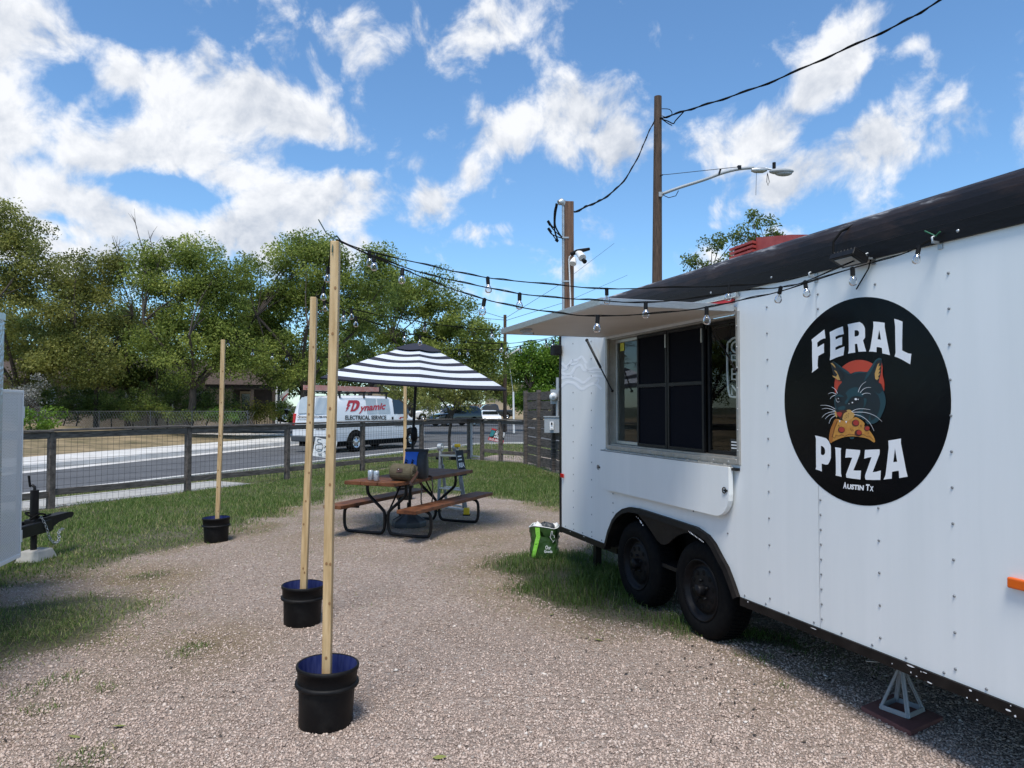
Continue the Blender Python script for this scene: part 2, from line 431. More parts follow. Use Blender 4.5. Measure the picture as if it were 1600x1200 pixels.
M['pole_wood'] = mat('pole_wood', (0.045,0.028,0.019), (0.12,0.075,0.05), 5, 0.85, stretch=(8,8,0.6), bump=0.006, bscale=14)
M['post_wood'] = mat('post_wood', (0.085,0.045,0.028), (0.19,0.105,0.065), 5, 0.8, stretch=(8,8,0.5), bump=0.003, bscale=20)
M['red_wood'] = mat('red_wood', (0.075,0.026,0.011), (0.20,0.078,0.033), 5, 0.5, stretch=(1.5,1.5,1.5), rough2=0.65, spec=0.3, bump=0.001, bscale=20)
M['umb_navy'] = mat('umb_navy', (0.013,0.014,0.026), (0.020,0.021,0.036), 60, 0.8)
M['umb_white'] = mat('umb_white', (0.55,0.58,0.63), (0.61,0.63,0.67), 40, 0.8)
M['bucket_blue'] = mat('bucket_blue', (0.010,0.020,0.12), (0.04,0.055,0.18), 8, 0.5, stretch=(10,10,1))
M['concrete'] = mat('concrete', (0.32,0.31,0.29), (0.42,0.41,0.38), 5, 0.85, bump=0.003, bscale=40)
M['pale_concrete'] = mat('pale_concrete', (0.52,0.50,0.47), (0.64,0.62,0.59), 1.4, 0.85, bump=0.003, bscale=25)
M['cable'] = mat('cable', (0.006,0.006,0.006), rough=0.8, spec=0.1)
M['rivet'] = mat('rivet_grey', (0.20,0.21,0.22), rough=0.45)
M['bulb'] = glassmat('bulb_glass', (0.90,0.91,0.92), 0.05, True)
M['brass'] = mat('brass', (0.6,0.45,0.2), rough=0.3, metal=0.9)
M['pane'] = glassmat('window_glass', (0.80,0.83,0.82))
M['base_grey'] = mat('base_grey', (0.045,0.050,0.055), (0.06,0.066,0.072), 12, 0.5, bump=0.001, bscale=60)
M['olive'] = mat('olive', (0.075,0.062,0.034), (0.11,0.092,0.055), 20, 0.85, bump=0.002, bscale=70)
M['brown_leather'] = mat('brown_leather', (0.045,0.020,0.012), (0.075,0.034,0.02), 20, 0.5)
M['bag_blue'] = mat('bag_blue', (0.010,0.085,0.42), (0.014,0.11,0.5), 12, 0.55, bump=0.002, bscale=14)
M['bag_black'] = mat('bag_black', (0.010,0.011,0.014), (0.018,0.019,0.022), 12, 0.55, bump=0.004, bscale=10)
M['can'] = mat('can', (0.45,0.50,0.56), (0.62,0.66,0.70), 30, 0.35, metal=0.5)
M['yellow'] = mat('yellow', (0.75,0.52,0.02), rough=0.45)
M['bag_green'] = mat('bag_green', (0.022,0.060,0.014), (0.050,0.11,0.028), 8, 0.28, bump=0.010, bscale=12)
M['lime'] = mat('lime', (0.20,0.62,0.03), (0.35,0.75,0.12), 60, 0.5)
M['white_plastic'] = mat('white_plastic', (0.78,0.78,0.77), rough=0.4)
M['paver_red'] = mat('paver_red', (0.14,0.055,0.05), (0.20,0.085,0.075), 8, 0.85, bump=0.002, bscale=60)
M['roof_grey'] = mat('roof_grey', (0.5,0.5,0.5), (0.6,0.6,0.6), 4, 0.5)
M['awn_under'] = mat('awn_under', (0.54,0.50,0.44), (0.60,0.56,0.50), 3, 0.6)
M['neon'] = mat('neon_tube', (0.82,0.82,0.80), rough=0.3)
M['card_yellow'] = mat('card_yellow', (0.55,0.55,0.05), rough=0.6)
M['sign_red'] = mat('sign_red', (0.42,0.012,0.015), rough=0.4)
M['teal'] = mat('ink_teal', (0.012,0.05,0.062), rough=0.4)
M['head_dark'] = mat('ink_head', (0.008,0.014,0.019), rough=0.35)
M['ink_disc_red'] = mat('ink_disc_red', (0.52,0.055,0.022), rough=0.4)
M['ink_gold'] = mat('ink_gold', (0.58,0.33,0.09), rough=0.4)
M['ink_crust'] = mat('ink_crust', (0.50,0.21,0.035), (0.60,0.29,0.05), 40, 0.4)
M['ink_crust_dark'] = mat('ink_crust_dark', (0.40,0.14,0.02), rough=0.4)
M['ink_pepper'] = mat('ink_pepper', (0.38,0.03,0.02), rough=0.4)
M['ink_brown'] = mat('ink_brown', (0.07,0.015,0.008), rough=0.4)
M['car_white'] = mat('car_white', (0.76,0.77,0.78), rough=0.25, coat=0.6)
M['car_dark'] = mat('car_dark', (0.012,0.013,0.015), rough=0.2, coat=0.8)
M['car_silver'] = mat('car_silver', (0.42,0.44,0.46), rough=0.3, metal=0.4)
M['car_glass'] = mat('car_glass', (0.010,0.013,0.015), rough=0.05, spec=0.8)
M['van_tint'] = mat('van_tint', (0.36,0.41,0.44), (0.42,0.47,0.50), 3, 0.25)
M['chrome'] = mat('chrome', (0.62,0.63,0.64), rough=0.22, metal=0.9)
M['orange_fibre'] = mat('ladder_red', (0.55,0.20,0.15), (0.62,0.33,0.28), 6, 0.5)
M['bark'] = mat('bark', (0.035,0.027,0.021), (0.085,0.068,0.054), 6, 0.9, stretch=(4,4,1), bump=0.02, bscale=8)
M['roof_shingle'] = mat('roof_shingle', (0.045,0.033,0.028), (0.10,0.072,0.06), 9, 0.9, stretch=(1,1,3), bump=0.01, bscale=20)
M['house_dark'] = mat('house_dark', (0.05,0.038,0.032), (0.075,0.058,0.05), 5, 0.7)
M['tan_wall'] = mat('tan_wall', (0.42,0.33,0.22), (0.48,0.38,0.26), 3, 0.8)
M['stone'] = mat('stone', (0.33,0.246,0.203), (0.58,0.464,0.395), 9, 0.85, attr='rnd', contrast=(0.0,0.72), c3=(0.70,0.64,0.58), spec=0.25)
M['chips'] = mat('chips', (0.02,0.016,0.013), (0.07,0.05,0.035), 9, 0.85)
# ============================================================ GROUND
def poly_sd(pts, poly):
    """signed distance of points (N,2) to polygon, positive inside"""
    poly = np.asarray(poly, float); x = pts[:, 0]; y = pts[:, 1]
    n = len(poly); best = np.full(len(pts), 1e9); inside = np.zeros(len(pts), bool)
    for i in range(n):
        a = poly[i]; b = poly[(i+1) % n]; e = b - a
        w = pts - a
        t = np.clip((w @ e) / (e @ e + 1e-12), 0, 1)
        d = np.hypot(w[:, 0] - t*e[0], w[:, 1] - t*e[1]); best = np.minimum(best, d)
        c = ((a[1] > y) != (b[1] > y)) & (x < (b[0]-a[0])*(y-a[1])/(b[1]-a[1]+1e-12)+a[0])
        inside ^= c
    return np.where(inside, best, -best)
_ph = rng.uniform(0, 6.28, (40, 2)); _dr = rng.uniform(0, 6.28, 40)
def vnoise(p, scale, octs=4, seed=0):
    """cheap smooth noise from rotated sines, about -1..1"""
    r = np.zeros(len(p)); amp = 1.0; tot = 0
    for o in range(octs):
        for k in range(3):
            i = (seed*7 + o*3 + k) % 40
            f = scale * (1.9**o) * (0.8 + 0.25*k)
            a = _dr[i]
            u = p[:, 0]*math.cos(a) + p[:, 1]*math.sin(a); v = -p[:, 0]*math.sin(a) + p[:, 1]*math.cos(a)
            r += amp * np.sin(u*f + _ph[i, 0] + 1.3*np.sin(v*f*0.7 + _ph[i, 1])); tot += amp
        amp *= 0.62
    return r / tot * 1.8
def gpx(l): return [tuple(G(a, b).xy) for a, b in l]
FH = Vector((0.48, 0.877)).normalized()        # heading of the lot fence along the street
FP0 = Vector((-7.24, 11.5))
def fence_pt(a): return FP0 + FH * a
CORNER = fence_pt(12.35)                        # fence corner
PRIV0 = Vector((0.39, 19.9)); PRIV1 = Vector((1.66, 15.1))
def table_bump(x, y): return 0.075 * np.exp(-(((x+1.2)/2.3)**2 + ((y-9.2)/2.3)**2))
LAWN = gpx([(-260,980),(-100,940),(0,917),(60,909),(120,898),(190,882),(245,866),(300,851),(350,838),(400,818),(450,797),(500,784),(560,776),(640,770),(720,774),(790,780),(830,788),(880,800),(960,812)]) + \
       [(2.4,12.0),tuple(PRIV1),tuple(PRIV0),tuple(CORNER),tuple(fence_pt(8)),tuple(fence_pt(0)),tuple(fence_pt(-5)),tuple(fence_pt(-9))]
PATCH = gpx([(-250,1040),(-120,965),(0,948),(60,940),(130,932),(200,931),(238,940),(226,962),(190,985),(150,1005),(95,1020),(45,1038),(0,1050),(-180,1120)])
TRUCKG = gpx([(764,893),(795,872),(845,866),(900,866),(950,850),(985,870),(1020,905),(1075,955),(1150,972),(1230,990),(1300,1020),(1290,1036),(1205,1020),(1140,1008),(1075,1000),(1000,985),(935,970),(880,955),(825,938),(792,922),(812,905)])
TUFTS = [(235,901,.16),(215,903,.1),(292,1018,.13),(310,1013,.1),(62,1110,.09),(130,1190,.12),(150,1180,.08),(1190,1032,.10),(1225,1072,.07),(170,1075,.08),(40,1085,.1),(100,1062,.12),(385,800,.3),(350,812,.3),(715,760,.3)]
TUFTW = [(*G(a, b).xy, r) for a, b, r in TUFTS]
# ---- one fine sheet for the lot
gx = np.arange(-14.0, 7.01, 0.07); gy = np.arange(0.3, 24.0, 0.07)
XX, YY = np.meshgrid(gx, gy); pts = np.stack([XX.ravel(), YY.ravel()], 1)
wob = 0.22*vnoise(pts, 1.5, 4, 1) + 0.10*vnoise(pts, 7.0, 3, 2)
sdA = poly_sd(pts, LAWN) + wob; sdB = poly_sd(pts, PATCH) + 0.6*wob; sdC = poly_sd(pts, TRUCKG) + 0.45*wob
tuft = np.full(len(pts), -9.0)
for tx, ty, r in TUFTW: tuft = np.maximum(tuft, r - np.hypot(pts[:, 0]-tx, (pts[:, 1]-ty)*0.8))
sd_all = np.maximum.reduce([sdA, sdB, sdC, tuft])
def sstep(a, b, x):
    t = np.clip((x-a)/(b-a), 0, 1); return t*t*(3-2*t)
grass_a = sstep(-0.12, 0.25, sd_all)*(0.8+0.2*vnoise(pts, 3, 3, 3))
straw_a = sstep(-0.75, -0.05, sd_all)*(1-sstep(0.0, 0.35, sd_all)) * np.clip(0.55+0.6*vnoise(pts, 2.2, 4, 4), 0, 1)
worn = np.exp(-(((pts[:, 0]+1.0)/2.6)**2+((pts[:, 1]-9.6)/2.2)**2))
straw_a = np.maximum(straw_a, worn*np.clip(0.45+0.5*vnoise(pts, 2.6, 4, 5), 0, 1))
underT = sstep(-0.3, 0.4, (pts[:, 0]+0.351*pts[:, 1]-3.07))
zz = table_bump(pts[:, 0], pts[:, 1]) + 0.012*vnoise(pts, 2.0, 3, 6) + 0.006*vnoise(pts, 9.0, 2, 7) + 0.015*sstep(0.0, 0.4, sd_all)
ny, nx = len(gy), len(gx)
idx = np.arange(nx*ny).reshape(ny, nx)
fq = np.stack([idx[:-1, :-1].ravel(), idx[:-1, 1:].ravel(), idx[1:, 1:].ravel(), idx[1:, :-1].ravel()], 1)
NF = Vector((-FH.y, FH.x))                      # across the street
dd = (pts[:, 0]-FP0.x)*NF.x + (pts[:, 1]-FP0.y)*NF.y
keep = (dd[fq].max(1) < 0.12)
fq = fq[keep]
def gmat():
    m = bpy.data.materials.new('gravel_ground'); m.use_nodes = True; t = m.node_tree; b = t.nodes['Principled BSDF']
    b.inputs['Roughness'].default_value = 0.9; b.inputs['Specular IOR Level'].default_value = 0.25
    tcx = t.nodes.new('ShaderNodeTexCoord')
    def vor(scale, feat='F1'):
        n = t.nodes.new('ShaderNodeTexVoronoi'); n.feature = feat; n.inputs['Scale'].default_value = scale
        t.links.new(tcx.outputs['Object'], n.inputs['Vector']); return n
    def noi(scale, det=5):
        n = t.nodes.new('ShaderNodeTexNoise'); n.inputs['Scale'].default_value = scale; n.inputs['Detail'].default_value = det
        t.links.new(tcx.outputs['Object'], n.inputs['Vector']); return n
    def ramp(src, els):
        r = t.nodes.new('ShaderNodeValToRGB'); t.links.new(src, r.inputs[0])
        while len(r.color_ramp.elements) < len(els): r.color_ramp.elements.new(0.5)
        for e, (p, c) in zip(r.color_ramp.elements, els): e.position = p; e.color = (*c, 1)
        return r.outputs[0]
    def mix(f, a, c, typ='MIX'):
        n = t.nodes.new('ShaderNodeMix'); n.data_type = 'RGBA'; n.blend_type = typ
        if isinstance(f, float): n.inputs[0].default_value = f
        else: t.links.new(f, n.inputs[0])
        for i, q in ((6, a), (7, c)):
            if isinstance(q, tuple): n.inputs[i].default_value = (*q, 1)
            else: t.links.new(q, n.inputs[i])
        return n.outputs[2]
    v1 = vor(62.0); v2 = vor(105.0)
    sepc = t.nodes.new('ShaderNodeSeparateColor'); t.links.new(v1.outputs['Color'], sepc.inputs[0])
    stone = ramp(sepc.outputs[0], [(0.0,(0.19,0.147,0.123)),(0.35,(0.365,0.280,0.234)),(0.75,(0.55,0.442,0.378)),(0.95,(0.63,0.54,0.47)),(0.985,(0.74,0.71,0.66))])
    sepd = t.nodes.new('ShaderNodeSeparateColor'); t.links.new(v2.outputs['Color'], sepd.inputs[0])
    stone2 = ramp(sepd.outputs[0], [(0.0,(0.21,0.163,0.138)),(0.5,(0.42,0.325,0.274)),(0.9,(0.59,0.485,0.417))])
    col = mix(0.45, stone, stone2)
    n1 = noi(1.3); col = mix(ramp(n1.outputs['Fac'], [(0.38,(0,0,0)),(0.68,(0.4,0.4,0.4))]), col, (0.30,0.235,0.185))
    aS = t.nodes.new('ShaderNodeAttribute'); aS.attribute_name = 'straw'
    aG = t.nodes.new('ShaderNodeAttribute'); aG.attribute_name = 'grass'
    n2 = noi(38.0); straw = ramp(n2.outputs['Fac'], [(0.3,(0.14,0.095,0.05)),(0.55,(0.30,0.22,0.12)),(0.72,(0.42,0.33,0.19))])
    n3 = noi(30.0); soil = ramp(n3.outputs['Fac'], [(0.3,(0.028,0.036,0.012)),(0.6,(0.055,0.075,0.02)),(0.75,(0.16,0.135,0.06))])
    mS = t.nodes.new('ShaderNodeMath'); mS.operation = 'MULTIPLY'; mS.inputs[1].default_value = 0.8; t.links.new(aS.outputs['Fac'], mS.inputs[0])
    col = mix(mS.outputs[0], col, straw); col = mix(aG.outputs['Fac'], col, soil)
    t.links.new(col, b.inputs['Base Color'])
    bp = t.nodes.new('ShaderNodeBump'); bp.inputs['Distance'].default_value = 0.016; bp.inputs['Strength'].default_value = 1.0
    inv = t.nodes.new('ShaderNodeMath'); inv.operation = 'SUBTRACT'; inv.inputs[0].default_value = 1.0; t.links.new(v1.outputs['Distance'], inv.inputs[1])
    ad = t.nodes.new('ShaderNodeMath'); ad.operation = 'ADD'; t.links.new(inv.outputs[0], ad.inputs[0])
    n4 = noi(220.0); t.links.new(n4.outputs['Fac'], ad.inputs[1])
    t.links.new(ad.outputs[0], bp.inputs['Height']); t.links.new(bp.outputs[0], b.inputs['Normal'])
    return m
M['ground'] = gmat()
ground = npmesh('gravel_ground', np.column_stack([pts, zz]), fq, M['ground'], {'grass': np.clip(grass_a, 0, 1), 'straw': np.clip(straw_a, 0, 1)}, smooth=True)
tag(ground, 'pinkish grey gravel lot with worn grass at its edges', kind='structure')
from mathutils.kdtree import KDTree
def gz(x, y):
    i = int(round((y-gy[0])/0.07)); j = int(round((x-gx[0])/0.07))
    if 0 <= i < ny and 0 <= j < nx: return float(zz[i*nx+j])
    return 0.0
def gzv(p):
    i = np.clip(np.round((p[:, 1]-gy[0])/0.07).astype(int), 0, ny-1); j = np.clip(np.round((p[:, 0]-gx[0])/0.07).astype(int), 0, nx-1)
    return zz[i*nx+j]
# ---- beyond the fence
M['asphalt'] = mat('asphalt', (0.078,0.080,0.086), (0.112,0.114,0.120), 0.8, 0.85, bump=0.004, bscale=70, detail=8)
M['verge'] = mat('verge', (0.05,0.065,0.02), (0.17,0.14,0.06), 1.6, 0.95, bump=0.01, bscale=20, contrast=(0.35,0.7))
M['dry_verge'] = mat('dry_verge', (0.10,0.085,0.04), (0.30,0.225,0.13), 0.9, 0.95, bump=0.01, bscale=20, contrast=(0.3,0.62))
M['far_land'] = mat('far_land', (0.045,0.06,0.02), (0.12,0.11,0.05), 0.05, 0.95)
def sheet(name, poly, z, m, label, zf=None):
    b = MB(); b.flat([poly], (lambda x, y: Vector((x, y, z))) if zf is None else (lambda x, y: Vector((x, y, zf(x, y)))))
    return tag(b.build(name, m, loc=(0, 0, 0)), label, kind='structure')
sheet('far_ground', [(-900,-300),(900,-300),(900,1500),(-900,1500)], -0.30, M['far_land'], 'far ground of grass and earth to the horizon')
ROADZ = -0.09
sheet('road', [(-70,-40),(90,-40),(90,84),(-70,84)], ROADZ, M['asphalt'], 'dark grey asphalt street and side street')
HC = Vector((0.377, 0.926)).normalized(); NC = Vector((-HC.y, HC.x)); C0 = Vector((-8.6, 14.0))
cl = [C0 + HC*a for a in (-40, 0, 8, 15, 17.6)]
corner = [Vector((-1.75, 31.1)), Vector((-1.1, 31.7)), Vector((0, 32.0)), Vector((12, 33.0)), Vector((30, 34))]
edge = cl + corner
def offs(line, d):
    out = []
    for i, p in enumerate(line):
        a = line[max(i-1, 0)]; b = line[min(i+1, len(line)-1)]; t = (b-a).normalized()
        out.append(p + Vector((-t.y, t.x))*d)
    return out
def strip(name, line, d0, d1, z, m, label, h=None):
    """a flat strip, or with h a solid one (kerb), beside a line"""
    A = offs(line, d0); B = offs(line, d1); b = MB(); n = len(line)
    vs = [Vector((*p, z)) for p in A] + [Vector((*p, z)) for p in B]
    b.add(vs, [(i, i+1, n+i+1, n+i) for i in range(n-1)])
    if h:
        lo = [Vector((*p, z-h)) for p in A] + [Vector((*p, z-h)) for p in B]
        b.add([vs[i] for i in range(n)] + lo[:n], [(i, i+1, n+i+1, n+i) for i in range(n-1)])
        b.add([vs[n+i] for i in range(n)] + lo[n:], [(i, i+1, n+i+1, n+i) for i in range(n-1)])
    return tag(b.build(name, m, loc=(0, 0, 0)), label, kind='structure')
sheet('verge', [tuple(p) for p in offs(edge, -0.12)] + [(30,-6),(-40,-6)], -0.03, M['verge'], 'grassy ground of the near block up to the kerb')
strip('near_kerb', edge, -0.14, 0.02, 0.03, M['pale_concrete'], 'pale concrete kerb on the near side of the street', 0.14)
strip('near_gutter', edge, 0.02, 0.50, ROADZ+0.006, M['pale_concrete'], 'pale concrete gutter on the near side of the street')
strip('near_pavement', [fence_pt(a) for a in (-14, 0, 2, 4.2)], 0.18, 1.45, -0.012, M['concrete'], 'concrete pavement between fence and kerb')
# far side block
FE = [Vector((-12.46-0.219*40, 20.3-0.976*40)), Vector((-12.46,20.3)), Vector((-10.06,31.0)), Vector((-8.6,37.5)), Vector((-8.9,39.6)), Vector((-10.2,40.6)), Vector((-30,46))]
def yard_z(x, y):
    p = np.array([[x, y]]); d = float(poly_sd(p, YP)[0]); return 0.07 + 0.85*float(sstep(2.5, 13, np.array(d)))
YP = [tuple(p) for p in FE] + [(-90,70),(-90,-20)]
strip('far_gutter', FE, -0.02, -0.55, ROADZ+0.006, M['pale_concrete'], 'pale concrete gutter on the far side of the street')
strip('far_kerb', FE, 0.16, -0.02, 0.06, M['pale_concrete'], 'pale concrete kerb on the far side of the street', 0.16)
strip('far_pavement', FE, 0.16, 2.6, 0.07, M['pale_concrete'], 'sunlit pale concrete pavement across the street', 0.1)
yx = np.arange(-70, -6, 0.8); yy = np.arange(-15, 62, 0.8); YX, YYY = np.meshgrid(yx, yy); yp = np.stack([YX.ravel(), YYY.ravel()], 1)
ysd = poly_sd(yp, YP); yz = 0.04 + 0.85*sstep(2.5, 13, ysd) + 0.03*vnoise(yp, 0.8, 3, 2)
yi = np.arange(len(yp)).reshape(len(yy), len(yx)); yf = np.stack([yi[:-1,:-1].ravel(), yi[:-1,1:].ravel(), yi[1:,1:].ravel(), yi[1:,:-1].ravel()], 1)
yf = yf[ysd[yf].min(1) > 0.9]
tag(npmesh('yard', np.column_stack([yp, yz]), yf, M['dry_verge'], smooth=True), 'dry sloping front yards across the street', kind='structure')
sheet('far_block', [(-60,78),(-20,74),(12,72),(60,76),(90,84),(90,200),(-60,200)], 0.02, M['dry_verge'], 'dry ground of the far block past the junction')
sheet('driveway', [(-8,71.5),(3,70.5),(10,71.5),(8,80),(-6,80)], 0.045, M['pale_concrete'], 'pale concrete forecourt across the junction')
strip('far_street_kerb', [Vector((-60,77)), Vector((-20,73)), Vector((12,71)), Vector((60,75)), Vector((90,83))], -0.2, -0.6, 0.03, M['pale_concrete'], 'pale kerb along the far street', 0.12)

# ============================================================ FOOD TRUCK (a white box trailer)
D2 = Vector((-0.351, 1.0, 0)).normalized(); N2 = Vector((-D2.y, D2.x, 0))      # along (to the back), outward
RC = Vector((0.4953, 7.336, 0))
def TW(t, z, off=0.0): return RC - D2*t + N2*off + Vector((0, 0, z))
def wall(px, py, off=0.0):
    p = PL(px, py, TW(0, 0, off), N2); return -(p-RC).dot(D2), p.z
ZB, ZT = 0.40, 2.355; TEND = 6.7
truck = thing('food_truck', 'long white food truck trailer with round black pizza emblem and open serving hatch', 'food truck', tuple(TW(3.3, 0, -1.15)))
def tb(box_t, box_z, off0, off1, mb):
    """box in wall coordinates"""
    (t0, t1), (z0, z1) = box_t, box_z
    return mb.hexa([TW(t0,z0,off0),TW(t1,z0,off0),TW(t1,z0,off1),TW(t0,z0,off1)], [TW(t0,z1,off0),TW(t1,z1,off0),TW(t1,z1,off1),TW(t0,z1,off1)])
tS1 = wall(1278, 700)[0]
wt0, wt1, wz0, wz1 = wall(951, 650)[0], wall(1152.5, 600)[0], 1.265, 2.19       # window opening
# wheel arch outline
arch = [wall(*p) for p in [(948,851),(953,830),(960,812),(967,802),(976,795),(987,792),(1000,794),(1040,806.5),(1092,823.5),(1110,836),(1120,849),(1130,868),(1140,886),(1149,909),(1157,934)]]
arch[0] = (arch[0][0], ZB); arch[-1] = (arch[-1][0], ZB)
tP0 = wall(930, 650)[0]
fW = lambda t, z: TW(t, z, 0.0)
b = MB(); b.flat([[(0.0,ZB),(tP0-0.001,ZB),(tP0-0.001,ZT),(0.0,ZT)]], fW); b.build('wall_panel', M['white_paint'], truck)
b = MB(); b.flat([[(tP0,ZB)] + arch + [(tS1-0.001,ZB),(tS1-0.001,ZT),(tP0,ZT)], [(wt0,wz0),(wt1,wz0),(wt1,wz1),(wt0,wz1)]], fW); b.build('wall_panel', M['white_paint'], truck)
b = MB(); b.flat([[(tS1+0.001,ZB),(tS1+1.219,ZB),(tS1+1.219,ZT),(tS1+0.001,ZT)]], fW); b.build('wall_panel', M['white_paint'], truck)
b = MB(); b.flat([[(tS1+1.221,ZB),(TEND,ZB),(TEND,ZT),(tS1+1.221,ZT)]], fW); b.build('wall_panel', M['white_paint'], truck)
for q in (tS1, tS1+1.22, tP0): b = MB(); tb((q-0.012, q+0.012), (ZB, ZT), -0.02, -0.004, b); b.build('seam_strip', M['alu'], truck)
b = MB()
b.flat([[(0,ZB),(2.3,ZB),(2.3,ZT+0.2),(0,ZT+0.2)]], lambda o, z: TW(TEND, z, -o)); b.build('front_wall', M['white_paint'], truck)
b = MB(); b.flat([[(0,ZB),(2.3,ZB),(2.3,ZT+0.2),(0,ZT+0.2)]], lambda o, z: TW(0.0, z, -o)); b.build('rear_wall', M['white_paint'], truck)
b = MB(); b.flat([[(0,ZB),(TEND,ZB),(TEND,ZT),(0,ZT)]], lambda t, z: TW(t, z, -2.3)); b.build('far_wall', M['white_paint'], truck)
b = MB(); tb((0.0, TEND), (ZB-0.03, ZB), -2.29, -0.06, b); b.build('floor', M['black_metal'], truck)
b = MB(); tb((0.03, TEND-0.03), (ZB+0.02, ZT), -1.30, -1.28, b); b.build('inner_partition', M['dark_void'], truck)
# frame rail with chipped paint
b = MB(); arcA, arcB = arch[0][0], arch[-1][0]
tb((-0.015, arcA-0.02), (ZB-0.05, ZB-0.001), -0.05, 0.012, b); b.build('frame_rail', M['black_trim'], truck)
b = MB(); tb((arcB+0.01, TEND), (ZB-0.05, ZB-0.001), -0.05, 0.012, b); b.build('frame_rail', M['black_trim'], truck)
b = MB()
for i in range(46):
    t = rng.uniform(arcB+0.9, TEND-0.8) if i > 12 else rng.uniform(0.02, TEND-0.8)
    if arcA-0.05 < t < arcB+0.05: continue
    w = rng.uniform(0.004, 0.022)*(1.6 if i % 6 == 0 else 0.8); z = ZB-0.05 + abs(rng.normal(0.005, 0.012)) if i % 2 else ZB-0.004-abs(rng.normal(0, .006))
    z = min(max(z, ZB-0.047), ZB-0.006); hh = rng.uniform(0.002, 0.006)
    k = 6; pl = [(t+w*math.cos(2*math.pi*j/k)*rng.uniform(.6,1.1), z+hh*math.sin(2*math.pi*j/k)*rng.uniform(.6,1.2)) for j in range(k)]
    b.flat([pl], lambda a, c: TW(a, c, 0.0135))
tag(b.build('paint_chips', M['decal_white'], truck), kind='stuff')
# rear corner trim
b = MB(); tb((-0.035, 0.006), (ZB-0.06, ZT+0.02), -0.06, 0.010, b); b.build('corner_trim', M['black_metal'], truck, bevel=0.004)
b = MB(); tb((-0.02, 0.7), (ZB-0.16, ZB-0.055), -0.75, -0.25, b); b.build('bumper_beam', M['black_metal'], truck)
tl = wall(929, 860, -0.2)[0]
b = MB(); tb((tl-0.03, tl+0.03), (0.02, ZB-0.03), -0.26, -0.20, b); b.build('support_leg', M['black_metal'], truck)
# axles and undercarriage
# rivets
_e0, _e1 = wall(1226, 627)[0], wall(1486.5, 627)[0]; _ez1, _ez0 = wall(1357, 462)[1], wall(1357, 791.5)[1]; EC = ((_e0+_e1)/2, (_ez0+_ez1)/2, (_e1-_e0)/2, (_ez1-_ez0)/2)
b = MB(); cols = [(tS1 + 0.4064*k, 0.08 if k % 3 == 0 else 0.158) for k in range(-9, 6)]
arch_poly = [(arcA-0.05,0.3)] + [(t, z+0.05) for t, z in arch] + [(arcB+0.05,0.3)]
def in_poly(p, poly): return poly_sd(np.array([p]), poly)[0] > 0
for t, st in cols:
    if not 0.03 < t < TEND: continue
    tt = t + (0.016 if st < 0.1 else 0)
    z = ZB+0.05 + rng.uniform(0, 0.03)
    while z < ZT-0.02:
        if not ((tt-EC[0])/EC[2])**2 + ((z-EC[1])/EC[3])**2 < 1.0 and not (wt0-0.08 < tt < wt1+0.08 and 0.88 < z < 2.3) and not in_poly((tt, z), arch_poly):
            b.lathe([(0.0068,0.0005),(0.006,0.003),(0.003,0.0044),(0.0,0.0046)], 8, TW(tt, z, 0.0018 if st < 0.1 else 0.0013), ex=-D2, ey=(0,0,1), ez=N2)
        z += st
t = 0.1
while t < TEND:
    b.lathe([(0.007,0.0005),(0.006,0.003),(0.0,0.0045)], 7, TW(t, ZB+0.018, 0), ex=-D2, ey=(0,0,1), ez=N2) if not arcA-0.03 < t < arcB+0.03 else None
    t += 0.2
tag(b.build('rivets', M['rivet'], truck), kind='stuff')
